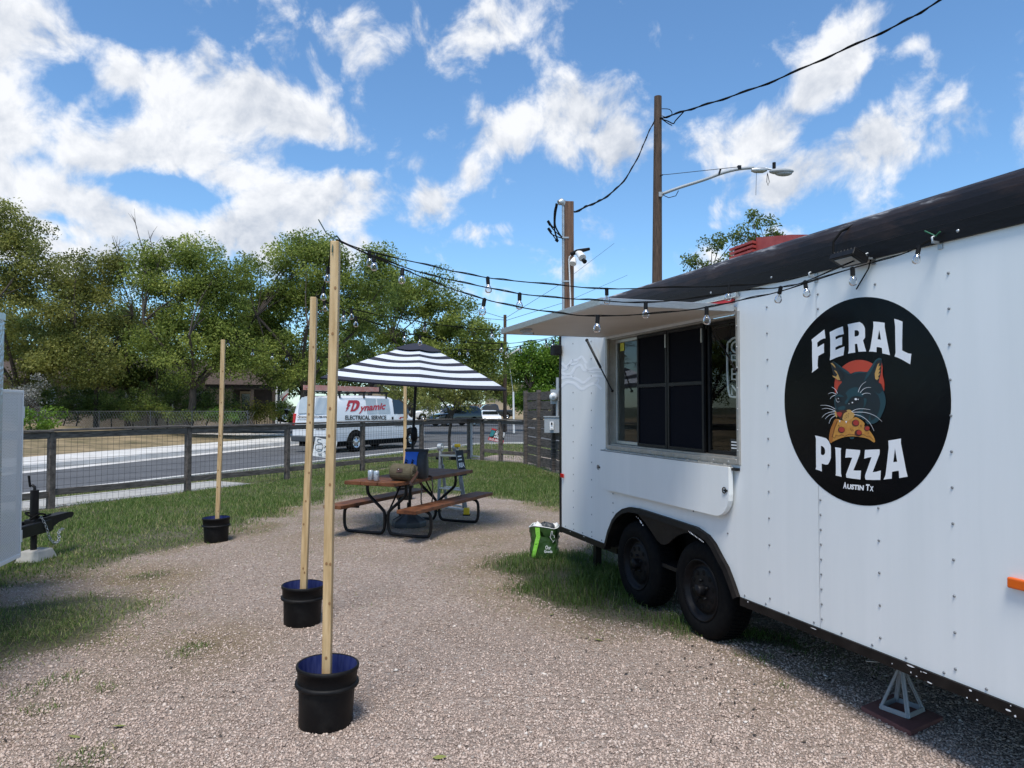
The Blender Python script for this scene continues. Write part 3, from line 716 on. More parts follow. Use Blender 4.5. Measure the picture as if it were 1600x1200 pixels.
# ---- roof
prof = [(0.016, ZT-0.022), (0.016, ZT+0.055)]
for k in range(0, 8):
    a = math.pi/2*k/7; prof.append((0.010-0.235*(1-math.cos(a)), ZT+0.058+0.205*math.sin(a)))
b = MB(); n = len(prof)
ts = [-0.04 + (TEND+0.04)*k/14 for k in range(15)]
vs = [TW(t, z, o) for t in ts for o, z in prof]
b.add(vs, [(i*n+j, i*n+j+1, (i+1)*n+j+1, (i+1)*n+j) for i in range(14) for j in range(1, n-1)], False)
b.add(vs, [(i*n, i*n+1, (i+1)*n+1, (i+1)*n) for i in range(14)], False)
b.add([TW(t, ZT-0.022, o) for t in (-0.04, TEND) for o in (0.016, 0.0)], [(0,1,3,2)])
b.flat([[(o, z) for o, z in prof] + [(-0.235, ZT-0.02)]], lambda o, z: TW(-0.04, z, o))
def trim_mat():
    m = bpy.data.materials.new('roof_trim_black'); m.use_nodes = True; t = m.node_tree; bs = t.nodes['Principled BSDF']
    tcx = t.nodes.new('ShaderNodeTexCoord'); mp = t.nodes.new('ShaderNodeMapping'); mp.inputs['Rotation'].default_value = (0, 0, -math.atan2(0.351, 1)); mp.inputs['Scale'].default_value = (7, 0.9, 9)
    t.links.new(tcx.outputs['Object'], mp.inputs['Vector'])
    nz = t.nodes.new('ShaderNodeTexNoise'); nz.inputs['Scale'].default_value = 1.4; nz.inputs['Detail'].default_value = 9; nz.inputs['Roughness'].default_value = 0.65; t.links.new(mp.outputs[0], nz.inputs['Vector'])
    sp = t.nodes.new('ShaderNodeSeparateXYZ'); t.links.new(tcx.outputs['Object'], sp.inputs[0])
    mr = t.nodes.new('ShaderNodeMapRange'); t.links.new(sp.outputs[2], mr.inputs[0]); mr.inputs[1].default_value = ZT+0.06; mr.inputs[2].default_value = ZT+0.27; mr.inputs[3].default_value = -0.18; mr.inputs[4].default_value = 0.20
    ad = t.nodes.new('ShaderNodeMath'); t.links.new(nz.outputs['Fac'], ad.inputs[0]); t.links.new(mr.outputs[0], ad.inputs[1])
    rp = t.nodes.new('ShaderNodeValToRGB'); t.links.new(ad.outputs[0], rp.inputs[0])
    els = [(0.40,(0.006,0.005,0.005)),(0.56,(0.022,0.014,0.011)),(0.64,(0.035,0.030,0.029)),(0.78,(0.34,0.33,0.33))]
    while len(rp.color_ramp.elements) < 4: rp.color_ramp.elements.new(0.5)
    for e, (p, c) in zip(rp.color_ramp.elements, els): e.position = p; e.color = (*c, 1)
    t.links.new(rp.outputs[0], bs.inputs['Base Color']); bs.inputs['Roughness'].default_value = 0.5; bs.inputs['Specular IOR Level'].default_value = 0.22
    bp = t.nodes.new('ShaderNodeBump'); bp.inputs['Distance'].default_value = 0.006; t.links.new(nz.outputs['Fac'], bp.inputs['Height']); t.links.new(bp.outputs[0], bs.inputs['Normal'])
    return m
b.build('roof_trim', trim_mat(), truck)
b = MB(); rz = ZT+0.263
pr2 = [(-0.21, rz), (-0.5, rz+0.008), (-1.15, rz+0.03), (-1.8, rz+0.008), (-2.1, rz), (-2.3, ZT)]
vs = [TW(t, z, o) for t in (-0.04, TEND) for o, z in pr2]; k = len(pr2)
b.add(vs, [(j, j+1, k+j+1, k+j) for j in range(k-1)], True); b.build('roof', M['roof_grey'], truck)
b = MB()
for t in np.arange(0.15, TEND, 0.61):   # trim bolts
    b.lathe([(0.008,0),(0.006,0.003),(0,0.004)], 7, TW(t, ZT+0.01, 0.0165), ex=-D2, ey=(0,0,1), ez=N2)
tag(b.build('trim_screws', M['galv'], truck), kind='stuff')
# rooftop air conditioner
at0 = wall(1146, 400, -0.8)[0]; at1 = wall(1272, 372, -0.8)[0]; az1 = max(wall(1232, 368, -0.8)[1], rz+0.2); azl = wall(1150, 385, -0.8)[1]
az1 += 0.035; at1 += 0.10; tm = wall(1178, 380, -0.78)[0]; zi1 = wall(1177, 375, -0.80)[1]; zi0 = wall(1147, 390, -0.80)[1]; az1 = max(wall(1232, 366, -0.75)[1], zi1+0.05)
b = MB()
q2 = wall(1236, 366.5, -0.80); q3 = wall(1280, 366.5, -0.80)
sec = [(tm, rz), (q3[0]+0.25, rz), (q3[0]+0.25, max(q3[1]-0.12, rz+.02)), q3, q2, (tm, zi1+0.012)]
b.prism(sec, lambda t, z: TW(t, z, -0.80), lambda t, z: TW(t, z, -1.40)); b.build('air_conditioner', M['red_paint'], truck, bevel=0.012, seg=2)
b = MB()
b.prism([(at0, rz), (tm-0.004, rz), (tm-0.004, zi1), (at0+0.02, zi0)], lambda t, z: TW(t, z, -0.80), lambda t, z: TW(t, z, -1.30)); b.build('air_intake', M['dark_void'], truck)
for k in range(8):
    z0 = rz+0.02 + k*(min(zi0,zi1)-0.03-rz)/7
    b = MB(); b.hexa([TW(at0-0.01,z0,-0.765),TW(tm,z0+0.006,-0.765),TW(tm,z0,-0.80),TW(at0-0.01,z0,-0.80)], [TW(at0-0.01,z0+0.018,-0.765),TW(tm,z0+0.024,-0.765),TW(tm,z0+0.022,-0.80),TW(at0-0.01,z0+0.018,-0.80)])
    b.build('louver', M['red_paint'], truck)
v0 = wall(1385, 328, -0.5); v1 = wall(1412, 322, -0.5)
b = MB(); tb((v0[0], v1[0]+0.02), (rz, max(v0[1], rz+0.05)), -0.8, -0.5, b); b.build('roof_vent', M['galv'], truck, bevel=0.01)
# ---- window
fx = 0.036
b = MB()
tb((wt0-fx, wt0), (wz0-fx, wz1), -0.012, 0.014, b); tb((wt1, wt1+fx*0.75), (wz0-fx, wz1+0.02), -0.012, 0.014, b)
tb((wt0+0.0005, wt1-0.0005), (wz0-fx, wz0), -0.012, 0.016, b)
wf = b.build('window_frame', M['alu_frame'], truck, bevel=0.003)
b = MB()
for (t0, t1, z0, z1) in ((wt0, wt0+0.012, wz0, wz1), (wt1-0.012, wt1, wz0, wz1), (wt0, wt1, wz1-0.012, wz1)): tb((t0, t1), (z0, z1), -0.10, -0.0125, b)
tb((wt0+0.013, wt1-0.013), (wz0, wz0+0.012), -0.10, -0.013, b); b.build('reveal', M['alu_frame'], wf)
b = MB()
for k in range(11):
    for (t, z) in ((wt0+(wt1-wt0)*(k+.5)/11, wz0-fx*0.55),):
        b.lathe([(0.006,0),(0.005,0.003),(0,0.004)], 7, TW(t, z, 0.0165), ex=-D2, ey=(0,0,1), ez=N2)
for k in range(7):
    z = wz0 + (wz1-wz0)*(k+.4)/7
    b.lathe([(0.006,0),(0.005,0.003),(0,0.004)], 7, TW(wt1+fx*0.4, z, 0.0145), ex=-D2, ey=(0,0,1), ez=N2)
tag(b.build('frame_screws', M['galv'], wf), kind='stuff')
px_t = lambda x: wall(x, 620, -0.055)[0]
mull = [px_t(967), px_t(998.5), px_t(1045.5), px_t(1103), px_t(1151)]
def frame_rect(mb, t0, t1, z0, z1, w, o0, o1):
    tb((t0, t0+w), (z0, z1), o0, o1, mb); tb((t1-w, t1), (z0, z1), o0, o1, mb)
    tb((t0+w, t1-w), (z0, z0+w), o0, o1, mb); tb((t0+w, t1-w), (z1-w, z1), o0, o1, mb)
zlo, zhi = wz0+0.014, wz1-0.014
b = MB(); frame_rect(b, wt0+0.013, mull[1]+0.01, zlo, zhi, 0.026, -0.085, -0.06); b.build('sash', M['alu'], wf, bevel=0.002)
b = MB(); frame_rect(b, mull[3]+0.01, wt1-0.013, zlo, zhi, 0.022, -0.085, -0.06); b.build('sash', M['black_metal'], wf, bevel=0.002)
for (t0, t1) in ((wt0+0.03, mull[1]), (mull[3]+0.02, wt1-0.03)):
    b = MB(); b.flat([[(t0,zlo+.02),(t1,zlo+.02),(t1,zhi-.02),(t0,zhi-.02)]], lambda a, c: TW(a, c, -0.072)); b.build('glass_pane', M['pane'], wf)
zm = 1.765
b = MB()
frame_rect(b, mull[1], mull[2]-0.004, zlo, zhi, 0.024, -0.058, -0.036); frame_rect(b, mull[2]+0.004, mull[3], zlo, zhi, 0.024, -0.058, -0.036)
tb((mull[1]+0.024, mull[2]-0.028), (zm-0.014, zm+0.014), -0.058, -0.036, b); tb((mull[2]+0.028, mull[3]-0.024), (zm-0.014, zm+0.014), -0.058, -0.036, b)
b.build('screen_frame', M['black_metal'], wf, bevel=0.002)
for (t0, t1) in ((mull[1]+0.024, mull[2]-0.028), (mull[2]+0.028, mull[3]-0.024)):
    for (z0, z1) in ((zlo+0.024, zm-0.014), (zm+0.014, zhi-0.024)):
        b = MB(); tb((t0+0.001, t1-0.001), (z0+0.001, z1-0.001), -0.052, -0.046, b); b.build('screen_panel', M['screen'], wf)
for x in (mull[2]-0.012, mull[3]-0.015): b = MB(); tb((x-0.006, x+0.006), (zhi-0.13, zhi-0.03), -0.035, -0.028, b); b.build('latch', M['alu'], wf)
c0 = wall(966.5, 531, -0.06); 
b = MB(); tb((mull[0]+0.005, mull[0]+0.075), (zhi-0.10, zhi-0.03), -0.069, -0.067, b); tag(b.build('sticker', M['card_yellow'], wf), 'small yellow sticker')
# things seen through the panes
b = MB(); tb((wt1-0.5, wt1+0.2), (1.18, 1.22), -0.6, -0.12, b); b.build('counter', M['black_metal'], truck)
b = MB(); tb((wt1-0.17, wt1-0.03), (1.30, 1.385), -0.068, -0.066, b); nt = b.build('notice', M['ink_black'], wf)
b = MB()
for k in range(3): tb((wt1-0.16, wt1-0.05-0.02*k), (1.362-k*0.02, 1.370-k*0.02), -0.0655, -0.0645, b)
b.build('lettering', M['decal_white'], wf)
# ---- awning hatch
AL = 0.965; ath0, ath1 = wall(945, 600)[0], wt1+0.002; AZ = 2.205
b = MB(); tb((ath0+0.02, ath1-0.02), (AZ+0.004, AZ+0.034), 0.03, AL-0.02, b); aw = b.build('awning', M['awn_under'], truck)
b = MB()
tb((ath0, ath0+0.02), (AZ, AZ+0.045), 0.02, AL, b); tb((ath1-0.02, ath1), (AZ, AZ+0.045), 0.02, AL, b)
tb((ath0+0.02, ath1-0.02), (AZ, AZ+0.045), AL-0.02, AL, b); tb((ath0+0.02, ath1-0.02), (AZ, AZ+0.045), 0.02, 0.03, b)
b.build('edge_trim', M['alu'], aw, bevel=0.003)
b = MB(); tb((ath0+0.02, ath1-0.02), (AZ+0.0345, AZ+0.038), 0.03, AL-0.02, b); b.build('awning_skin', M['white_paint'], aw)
b = MB(); q = ath0+0.33; tb((q, q+0.14), (AZ-0.016, AZ+0.0035), AL-0.10, AL-0.05, b); b.beam(TW(q+0.02, AZ-0.02, AL-0.075), TW(q+0.09, AZ-0.028, AL-0.13), 0.02, 0.012); b.build('latch', M['galv'], aw)
b = MB(); b.cyl(TW(ath0, AZ+0.02, 0.012), TW(ath1, AZ+0.02, 0.012), 0.012, n=8); b.build('hinge', M['alu_frame'], aw)
st = wall(957, 611, 0.02)
def under(px, py): q = G(px, py, AZ) - RC; return -q.dot(D2), q.dot(N2)
u0, u1 = under(917, 531), under(1109, 503)
for (t_top, o_top, t_bot, z_bot) in ((u0[0], u0[1], st[0], st[1]), (u1[0], u1[1], *wall(1149, 578, 0.022))):
    b = MB(); p0 = TW(t_top, AZ-0.004, o_top); p1 = TW(t_bot, z_bot, 0.022); mid = p0.lerp(p1, 0.55)
    b.cyl(p0, mid, 0.011, n=8); b.cyl(mid, p1, 0.006, n=8); b.sphere(p1, 0.013, 8, 6); b.sphere(p0, 0.016, 8, 6); b.build('gas_strut', M['black_metal'], truck)
b = MB(); tb((ath1-0.42, ath1-0.02), (AZ+0.062, AZ+0.085), 0.002, 0.03, b); b.build('red_strip', M['red_strip'], truck)
b = MB(); tb((ath1-0.62, ath1+0.03), (AZ+0.09, AZ+0.118), 0.002, 0.035, b); b.build('drip_rail', M['alu'], truck, bevel=0.003)
# ---- folded counter
s0, s1 = wall(937.5, 720, 0.04)[0], wall(1140.5, 760, 0.04)[0]; sz1, sz0 = 1.212, 0.885
rr = 0.15
pl = [(s0, sz1), (s1, sz1)]
for k in range(7): a = math.pi/2*k/6; pl.append((s1-rr+rr*math.cos(a), sz0+rr-rr*math.sin(a)))
for k in range(7): a = math.pi/2*k/6; pl.append((s0+rr-rr*math.sin(a), sz0+rr-rr*math.cos(a)))
b = MB(); b.prism(pl, lambda t, z: TW(t, z, 0.016), lambda t, z: TW(t, z, 0.05)); shf = b.build('folding_shelf', M['white_paint'], truck, bevel=0.003)
b = MB(); b.cyl(TW(s0, sz1+0.006, 0.03), TW(s1, sz1+0.006, 0.03), 0.007, n=8)
for k in range(13): t = s0+(s1-s0)*(k+.5)/13; b.box(TW(t, sz1+0.012, 0.03), (0.018, 0.018, 0.012))
b.build('hinge', M['alu_frame'], shf)
for (x, y) in ((934.5, 730), (1131.5, 766)):
    t, z = wall(x, y, 0.055); b = MB()
    b.tube([TW(t+0.018*math.cos(a), z+0.018*math.sin(a), 0.056) for a in np.linspace(0, 2*math.pi, 13)], 0.0035, 6); tb((t-0.004, t+0.03), (z-0.006, z+0.006), 0.05, 0.058, b); b.build('pull_ring', M['black_metal'], shf)
b = MB(); tb((s1-0.01, s1+0.05), (sz1-0.02, sz1-0.003), 0.0, 0.03, b); b.build('bracket', M['black_metal'], truck)
# ---- wheel arch
pth = [Vector(p) for p in arch]; ins = []
for i, p in enumerate(pth):
    a = pth[max(i-1, 0)]; c = pth[min(i+1, len(pth)-1)]; tn = (c-a).normalized(); ins.append(p + Vector((tn.y, -tn.x))*0.04)
b = MB(); n = len(pth)
O = [TW(p.x, p.y, 0.0) for p in pth]; O2 = [TW(p.x, p.y, 0.028) for p in pth]; I2 = [TW(p.x, p.y, 0.034) for p in ins]; I3 = [TW(p.x, p.y, -0.02) for p in ins]
for (A, B) in ((O, O2), (O2, I2), (I2, I3)): b.add(A+B, [(i, i+1, n+i+1, n+i) for i in range(n-1)], True)
b.build('fender', M['black_trim'], truck)
b = MB(); I4 = [TW(p.x, p.y, -0.32) for p in ins]; b.add(I3+I4, [(i, i+1, n+i+1, n+i) for i in range(n-1)], True); b.flat([[(p.x, p.y) for p in ins]], lambda t, z: TW(t, z, -0.32)); b.build('wheel_well', M['black_metal'], truck)
gp = [wall(900+x/3.333, 660+y/3.333) for x, y in [(322,478),(640,560),(600,572),(560,578),(530,590),(505,608),(485,628),(465,637),(445,634),(425,615),(405,585),(385,555),(360,520)]]
b = MB(); b.prism(gp, lambda t, z: TW(t, z, -0.012), lambda t, z: TW(t, z, 0.004)); b.build('fender_gusset', M['black_trim'], truck)
b = MB()
for (x, y) in [(335,490),(345,497),(352,507),(362,522),(357,515),(369,533)] + [(610+7*i, 566+5*i) for i in range(12)]:
    t, z = wall(900+x/3.333, 660+y/3.333); w = rng.uniform(.004, .013)
    b.flat([[(t+w*math.cos(q)*rng.uniform(.6,1), z+w*0.7*math.sin(q)*rng.uniform(.5,1.2)) for q in np.linspace(0, 6.28, 7)[:-1]]], lambda a, c: TW(a, c, 0.0365))
tag(b.build('paint_chips', M['decal_white'], truck), kind='stuff')
# ---- wheels
wn = [(wall(1090, 921)[0], 0.327), (wall(990, 885)[0], 0.327)]
TR = 0.335
def make_wheel(t, z):
    c = TW(t, z, -0.02); kw = dict(c=c, ex=-D2, ey=(0,0,1), ez=N2)
    wroot = MB()
    prof = [(0.20,-0.19),(0.30,-0.205),(0.325,-0.19),(TR,-0.165),(TR,-0.035),(0.328,-0.015),(0.31,0.0),(0.27,0.008),(0.225,0.003),(0.205,-0.01)]
    wroot.lathe(prof, 48, **kw); ty = wroot.build('wheel', M['rubber'], truck)
    tr = MB()
    for k in range(64):
        a = 2*math.pi*k/64
        for j, (o0, o1) in enumerate(((-0.165,-0.13),(-0.125,-0.085),(-0.08,-0.04))):
            a0 = a + j*0.03; da = 0.033
            P4 = lambda r: [c + (-D2)*r*math.cos(q) + Vector((0,0,1))*r*math.sin(q) + N2*o for q, o in ((a0,o0),(a0+da,o0),(a0+da+0.02,o1),(a0+0.02,o1))]
            tr.hexa(P4(TR-0.004), P4(TR+0.006))
    tag(tr.build('tread', M['rubber'], ty), kind='stuff')
    rm = MB()
    rm.lathe([(0.208,-0.02),(0.212,0.0),(0.204,0.004),(0.198,-0.012),(0.186,-0.02),(0.182,-0.032),(0.165,-0.042),(0.155,-0.03),(0.145,-0.022),(0.10,-0.024),(0.075,-0.018),(0.0,-0.018)], 40, **kw)
    rm.build('rim', M['rim_black'], ty)
    for k in range(10):
        hl = MB(); a = 2*math.pi*k/10 + 0.2; hl.lathe([(0.019,0.0),(0.016,0.001),(0.0,0.001)], 12, c + (-D2)*0.122*math.cos(a) + Vector((0,0,1))*0.122*math.sin(a) + N2*(-0.0215), ex=-D2, ey=(0,0,1), ez=N2); hl.build('rim_hole', M['dark_void'], ty)  # near-black disc on the rim paints the shade of a hole
    hb = MB(); hb.lathe([(0.042,-0.02),(0.042,0.022),(0.036,0.032),(0.0,0.034)], 20, **kw)
    for k in range(5):
        a = 2*math.pi*k/5+0.4; hb.lathe([(0.011,0),(0.011,0.018),(0.0,0.02)], 6, c + (-D2)*0.066*math.cos(a) + Vector((0,0,1))*0.066*math.sin(a) + N2*(-0.018), ex=-D2, ey=(0,0,1), ez=N2)
    hb.build('hub', M['rim_black'], ty)
for t, z in wn: make_wheel(t, z)
for t, z in wn: b = MB(); b.cyl(TW(t, z, -0.22), TW(t, z, -2.0), 0.04, n=10); b.build('axle', M['black_metal'], truck)
b = MB(); tb((arcA+0.1, arcB-0.1), (0.30, 0.37), -0.42, -0.36, b); b.build('spring_beam', M['black_metal'], truck)
# ---- lamps and fittings
ml = wall(1579, 908); b = MB(); tb((ml[0], ml[0]+0.105), (ml[1]-0.024, ml[1]+0.020), 0.001, 0.024, b); tag(b.build('marker_light', M['orange_lens'], truck, bevel=0.007, seg=3), 'orange side marker light')
rl = wall(880, 743); b = MB(); tb((rl[0]-0.03, rl[0]+0.045), (rl[1]-0.02, rl[1]+0.02), 0.0105, 0.02, b); tag(b.build('reflector', M['red_lens'], truck, bevel=0.004), 'red rear reflector')
sp = wall(874, 548); b = MB(); tb((-0.05, 0.055), (sp[1]-0.05, sp[1]+0.05), 0.012, 0.10, b); b.build('corner_speaker', M['black_plastic'], truck, bevel=0.01, seg=2)  # black speaker box on the rear corner
fl = wall(1326, 404, 0.10); flc = TW(fl[0], fl[1], 0.10)
rotf = Matrix.Rotation(math.atan2(0.351, 1), 4, 'Z')
b = MB(); b.M = Matrix.Translation(flc) @ rotf @ Matrix.Rotation(rad(24), 4, 'Y'); b.box((0,0,0), (0.10, 0.16, 0.032)); 
for k in range(7): b.box((0, -0.066+k*0.022, 0.024), (0.085, 0.006, 0.014))
fo = b.build('flood_light', M['black_metal'], truck, bevel=0.004)
b = MB(); b.M = Matrix.Translation(flc) @ rotf @ Matrix.Rotation(rad(24), 4, 'Y'); b.box((0,0,-0.017), (0.066, 0.11, 0.003)); b.build('lens', mat('lamp_lens', (0.36,0.37,0.36), rough=0.25), fo)
b = MB(); b.beam(flc + Vector((0,0,0.0)) - N2*0.05, flc - N2*0.10 + Vector((0,0,0.01)), 0.10, 0.008); b.build('bracket', M['black_metal'], fo)
b = MB(); b.tube([flc + Vector((0,0.05,0.02)), TW(*wall(1302,396,0.06),0.06), TW(*wall(1302,378,0.045),0.045), TW(*wall(1314,362,0.0),0.0), TW(*wall(1335,351,-0.07),-0.07), TW(*wall(1375,340,-0.19),-0.19)], 0.006, 6); b.build('lamp_cable', M['cable'], truck)
HOOKS = []
for (x, y) in ((1276, 433), (1366, 404), (1470, 379)):
    t, z = wall(x, y); b = MB(); tb((t-0.012, t+0.012), (z-0.03, z+0.02), 0.0, 0.006, b); tb((t-0.006, t+0.006), (z-0.006, z+0.004), 0.006, 0.05, b); b.tube([TW(t, z, 0.05), TW(t, z+0.02, 0.052), TW(t, z+0.024, 0.04)], 0.005, 6)
    b.build('cable_hook', M['galv'], truck); HOOKS.append(TW(t, z+0.012, 0.045))
t, z = wall(1366, 404); b = MB(); b.tube([TW(t, z, 0.02), TW(*wall(1357, 420, 0.02), 0.02), TW(*wall(1345, 440, 0.012), 0.012), TW(*wall(1338, 452, 0.012), 0.012)], 0.0035, 5); b.build('loose_wire', M['cable'], truck)
b = MB(); t, z = wall(1470, 377); b.tube([TW(*wall(1445,361,0.03),0.03), TW(*wall(1458,367,0.03),0.03), TW(t, z+0.02, 0.03), TW(*wall(1469,362,0.03),0.03)], 0.004, 5); b.build('green_wire', mat('green_wire', (0.02,0.12,0.06), rough=0.5), truck)

# ---- emblem: disc, lettering and cat, flat vinyl on the side
e0, e1 = wall(1226, 627)[0], wall(1486.5, 627)[0]; ezt, ezb = wall(1357, 462)[1], wall(1357, 791.5)[1]
ec = ((e0+e1)/2, (ezt+ezb)/2); erx, erz = (e1-e0)/2, (ezt-ezb)/2
b = MB(); b.flat([[(ec[0]+erx*math.cos(a), ec[1]+erz*math.sin(a)) for a in np.linspace(0, 2*math.pi, 97)[:-1]]], lambda t, z: TW(t, z, 0.0012)); logo = b.build('emblem', M['decal_black'], truck)
class Art:
    """vinyl shapes traced in a local drawing grid and laid on the trailer side"""
    def __init__(s, x0, y0, sc): s.x0, s.y0, s.sc = x0, y0, sc
    def w(s, x, y): return wall(s.x0 + x/s.sc, s.y0 + y/s.sc)
    def fn(s, off): return lambda x, y: TW(*s.w(x, y), off)
    def ribbon(s, pts, w0, w1=None, off=0.006, mb=None):
        P2 = [Vector(p) for p in pts]; n = len(P2); w1 = w0 if w1 is None else w1; L = []; Rr = []
        for i, p in enumerate(P2):
            a = P2[max(i-1, 0)]; c = P2[min(i+1, n-1)]; d = (c-a).normalized(); q = Vector((-d.y, d.x)); w = (w0+(w1-w0)*i/(n-1))/2
            L.append(p+q*w); Rr.append(p-q*w)
        f = s.fn(off); mb.add([f(*p) for p in L] + [f(*p) for p in Rr], [(i, i+1, n+i+1, n+i) for i in range(n-1)])
def smoothc(pts, k=4):
    """Catmull-Rom through points (2-D or 3-D)"""
    P = [Vector(p) for p in pts]; out = []
    for i in range(len(P)-1):
        p0 = P[max(i-1, 0)]; p1 = P[i]; p2 = P[i+1]; p3 = P[min(i+2, len(P)-1)]
        for j in range(k):
            t = j/k; out.append(0.5*((2*p1)+(p2-p0)*t+(2*p0-5*p1+4*p2-p3)*t*t+(3*p1-p0-3*p2+p3)*t**3))
    out.append(P[-1]); return out
A1 = Art(1240, 480, 8.0)
f = A1.fn(0.0024)
def letter(loops, fn_):
    q = MB(); q.flat(loops, fn_); q.build('letter', M['decal_white'], logo, fix=False)
letter([[(228,405),(390,278),(396,330),(403,390),(378,392),(340,410),(300,442),(303,502),(345,475),(385,452),(384,510),(385,570),(350,588),(312,612),(306,680),(305,735),(313,760),(232,820),(240,780),(236,600),(236,440)]], f)
letter([[(455,312),(540,270),(620,240),(626,290),(632,335),(610,342),(570,350),(527,370),(530,405),(570,385),(612,372),(611,420),(610,470),(570,480),(527,502),(528,537),(590,510),(640,490),(634,550),(628,600),(540,628),(457,665),(463,600),(463,400)]], f)
letter([[(680,215),(760,198),(830,185),(862,205),(885,235),(897,270),(898,330),(897,380),(885,398),(872,412),(890,480),(912,552),(815,557),(806,500),(800,457),(770,460),(772,520),(775,567),(730,572),(685,580),(695,540),(693,400),(690,260)], [(767,290),(785,287),(800,288),(815,298),(822,312),(822,340),(815,352),(803,361),(785,366),(767,367)]], f)
letter([[(1000,180),(1070,185),(1143,195),(1143,250),(1170,400),(1195,530),(1210,600),(1160,587),(1115,577),(1112,540),(1108,510),(1075,500),(1042,497),(1041,530),(1041,562),(990,555),(947,554),(962,520),(985,380),(1003,240)], [(1075,280),(1086,340),(1097,408),(1075,403),(1055,402),(1063,350)]], f)
letter([[(1263,145),(1315,160),(1367,180),(1364,300),(1362,420),(1362,540),(1400,560),(1440,578),(1477,582),(1470,650),(1463,714),(1420,690),(1360,655),(1310,632),(1266,616),(1280,570),(1276,400),(1274,240)]], f)
A2 = Art(1250, 670, 8.421); f = A2.fn(0.0024)
letter([[(203,87),(280,105),(350,125),(385,165),(410,225),(412,310),(410,385),(390,440),(372,468),(345,472),(290,457),(290,510),(293,562),(250,545),(210,532),(217,500),(215,300),(215,130)], [(280,225),(297,228),(315,240),(330,262),(336,290),(334,320),(322,340),(308,347),(292,343),(280,335)]], f)
letter([[(465,243),(505,248),(546,255),(541,290),(542,450),(543,580),(553,632),(512,622),(472,613),(478,590),(477,450),(472,280)]], f)
letter([[(612,265),(700,272),(796,280),(795,310),(788,340),(750,440),(707,546),(750,550),(808,549),(804,600),(800,666),(700,655),(615,641),(610,600),(640,520),(692,380),(650,376),(600,380),(607,320)]], f)
letter([[(860,278),(960,273),(1052,270),(1054,300),(1050,335),(1010,440),(960,571),(1010,565),(1068,549),(1065,610),(1062,672),(960,673),(868,669),(860,640),(862,610),(905,490),(947,371),(900,378),(850,393),(855,330)]], f)
letter([[(1168,155),(1250,142),(1333,127),(1333,190),(1370,380),(1400,540),(1422,630),(1370,637),(1311,649),(1308,600),(1304,551),(1260,556),(1216,566),(1214,610),(1212,656),(1160,660),(1105,668),(1130,610),(1152,430),(1172,250)], [(1255,255),(1268,340),(1284,433),(1258,435),(1232,441),(1243,350)]], f)
LET = MB()
f3 = A2.fn(0.0024)
for body, x0, x1, yb0, yb1, h in (('A',572,618,783,789,84),('USTIN',624,842,792,812,66),('T',870,918,812,815,84),('X',922,970,818,823,66)):
    O_ = f3(x0, yb0); text_quad(LET, body, O_, f3(x1, yb1)-O_, f3(x0+4, yb0-h)-O_, bold=0.05)
LET.build('small_lettering', M['decal_white'], logo, fix=False)
C1 = Art(1240, 540, 7.5)
b = MB(); b.flat([[(775+295*math.cos(a), 470+303*math.sin(a)) for a in np.linspace(0, 2*math.pi, 49)[:-1]]], C1.fn(0.0018)); b.build('sun_disc', M['ink_disc_red'], logo)
head = smoothc([(452,198),(470,182),(520,215),(570,255),(640,305),(672,328),(720,310),(790,303),(868,308),(905,262),(950,190),(990,150),(1022,143),(1042,170),(1050,240),(1040,330),(1020,420),(1055,510),(1082,600),(1083,690),(1050,790),(1000,880),(930,918),(860,905),(820,850),(720,835),(600,880),(525,835),(497,760),(480,690),(490,610),(530,480),(570,430),(545,400),(500,350),(462,260)], 3)
b = MB(); b.flat([[tuple(p) for p in head[:-1]]], C1.fn(0.0026)); b.build('cat_head', M['head_dark'], logo)
b = MB(); f = C1.fn(0.0034)
def sm(pts, k=3): return [tuple(p) for p in smoothc(list(pts)+[pts[0]], k)[:-1]]
for pl in ([(470,182),(530,222),(600,272),(650,305),(668,332),(640,330),(580,285),(510,225)],
           [(690,345),(720,312),(790,305),(866,310),(830,320),(760,322),(715,335)],
           [(868,312),(915,245),(960,175),(1005,145),(1038,155),(1030,172),(990,172),(950,240),(905,330),(850,400),(830,420)],
           [(615,560),(660,510),(740,485),(780,520),(825,575),(805,600),(745,590),(690,600),(650,650),(625,690),(605,660),(640,610)],
           [(487,600),(520,572),(560,575),(600,600),(560,600),(510,600),(492,660)],
           [(520,735),(550,715),(600,705),(612,730),(590,755),(540,758)],
           [(942,520),(1000,590),(1022,680),(1000,790),(950,860),(880,905),(940,915),(1000,880),(1050,790),(1083,690),(1080,600),(1050,530),(1020,560),(990,560)],
           [(830,620),(860,620),(855,680),(820,735),(760,770),(740,830),(820,850),(800,800),(830,740)],
           [(845,890),(880,880),(900,800),(910,870),(880,925)],
           [(800,800),(840,830),(830,870),(790,840)], [(480,640),(497,630),(500,700),(515,740),(498,745)],
           [(660,1072),(720,1075),(700,1095),(672,1090)]): b = MB(); b.flat([sm(pl, 2)], f); b.build('fur_highlight', M['teal'], logo)
b = MB()
b.flat([sm([(985,200),(1040,165),(1040,300),(1010,420),(955,415),(950,330)],2)], C1.fn(0.0036)); b.build('ear_shade', M['ink_black'], logo); b = MB(); b.flat([sm([(440,205),(475,200),(520,260),(590,330),(590,380),(555,415),(510,390),(470,330)],2)], C1.fn(0.0036)); b.build('ear_shade', M['ink_black'], logo)
for pl in ([(650,665),(700,608),(772,595),(780,640),(740,680),(690,692)], [(497,610),(520,592),(552,610),(560,640),(535,668),(505,650)]): b = MB(); b.flat([sm(pl, 2)], C1.fn(0.0040)); b.build('eye', M['ink_black'], logo)
b = MB(); b.flat([sm([(1040,200),(1052,260),(1050,330),(1068,440),(1060,520),(1040,450),(1005,430),(1030,330)],2)], C1.fn(0.0042)); b.build('red_edge', M['ink_disc_red'], logo)
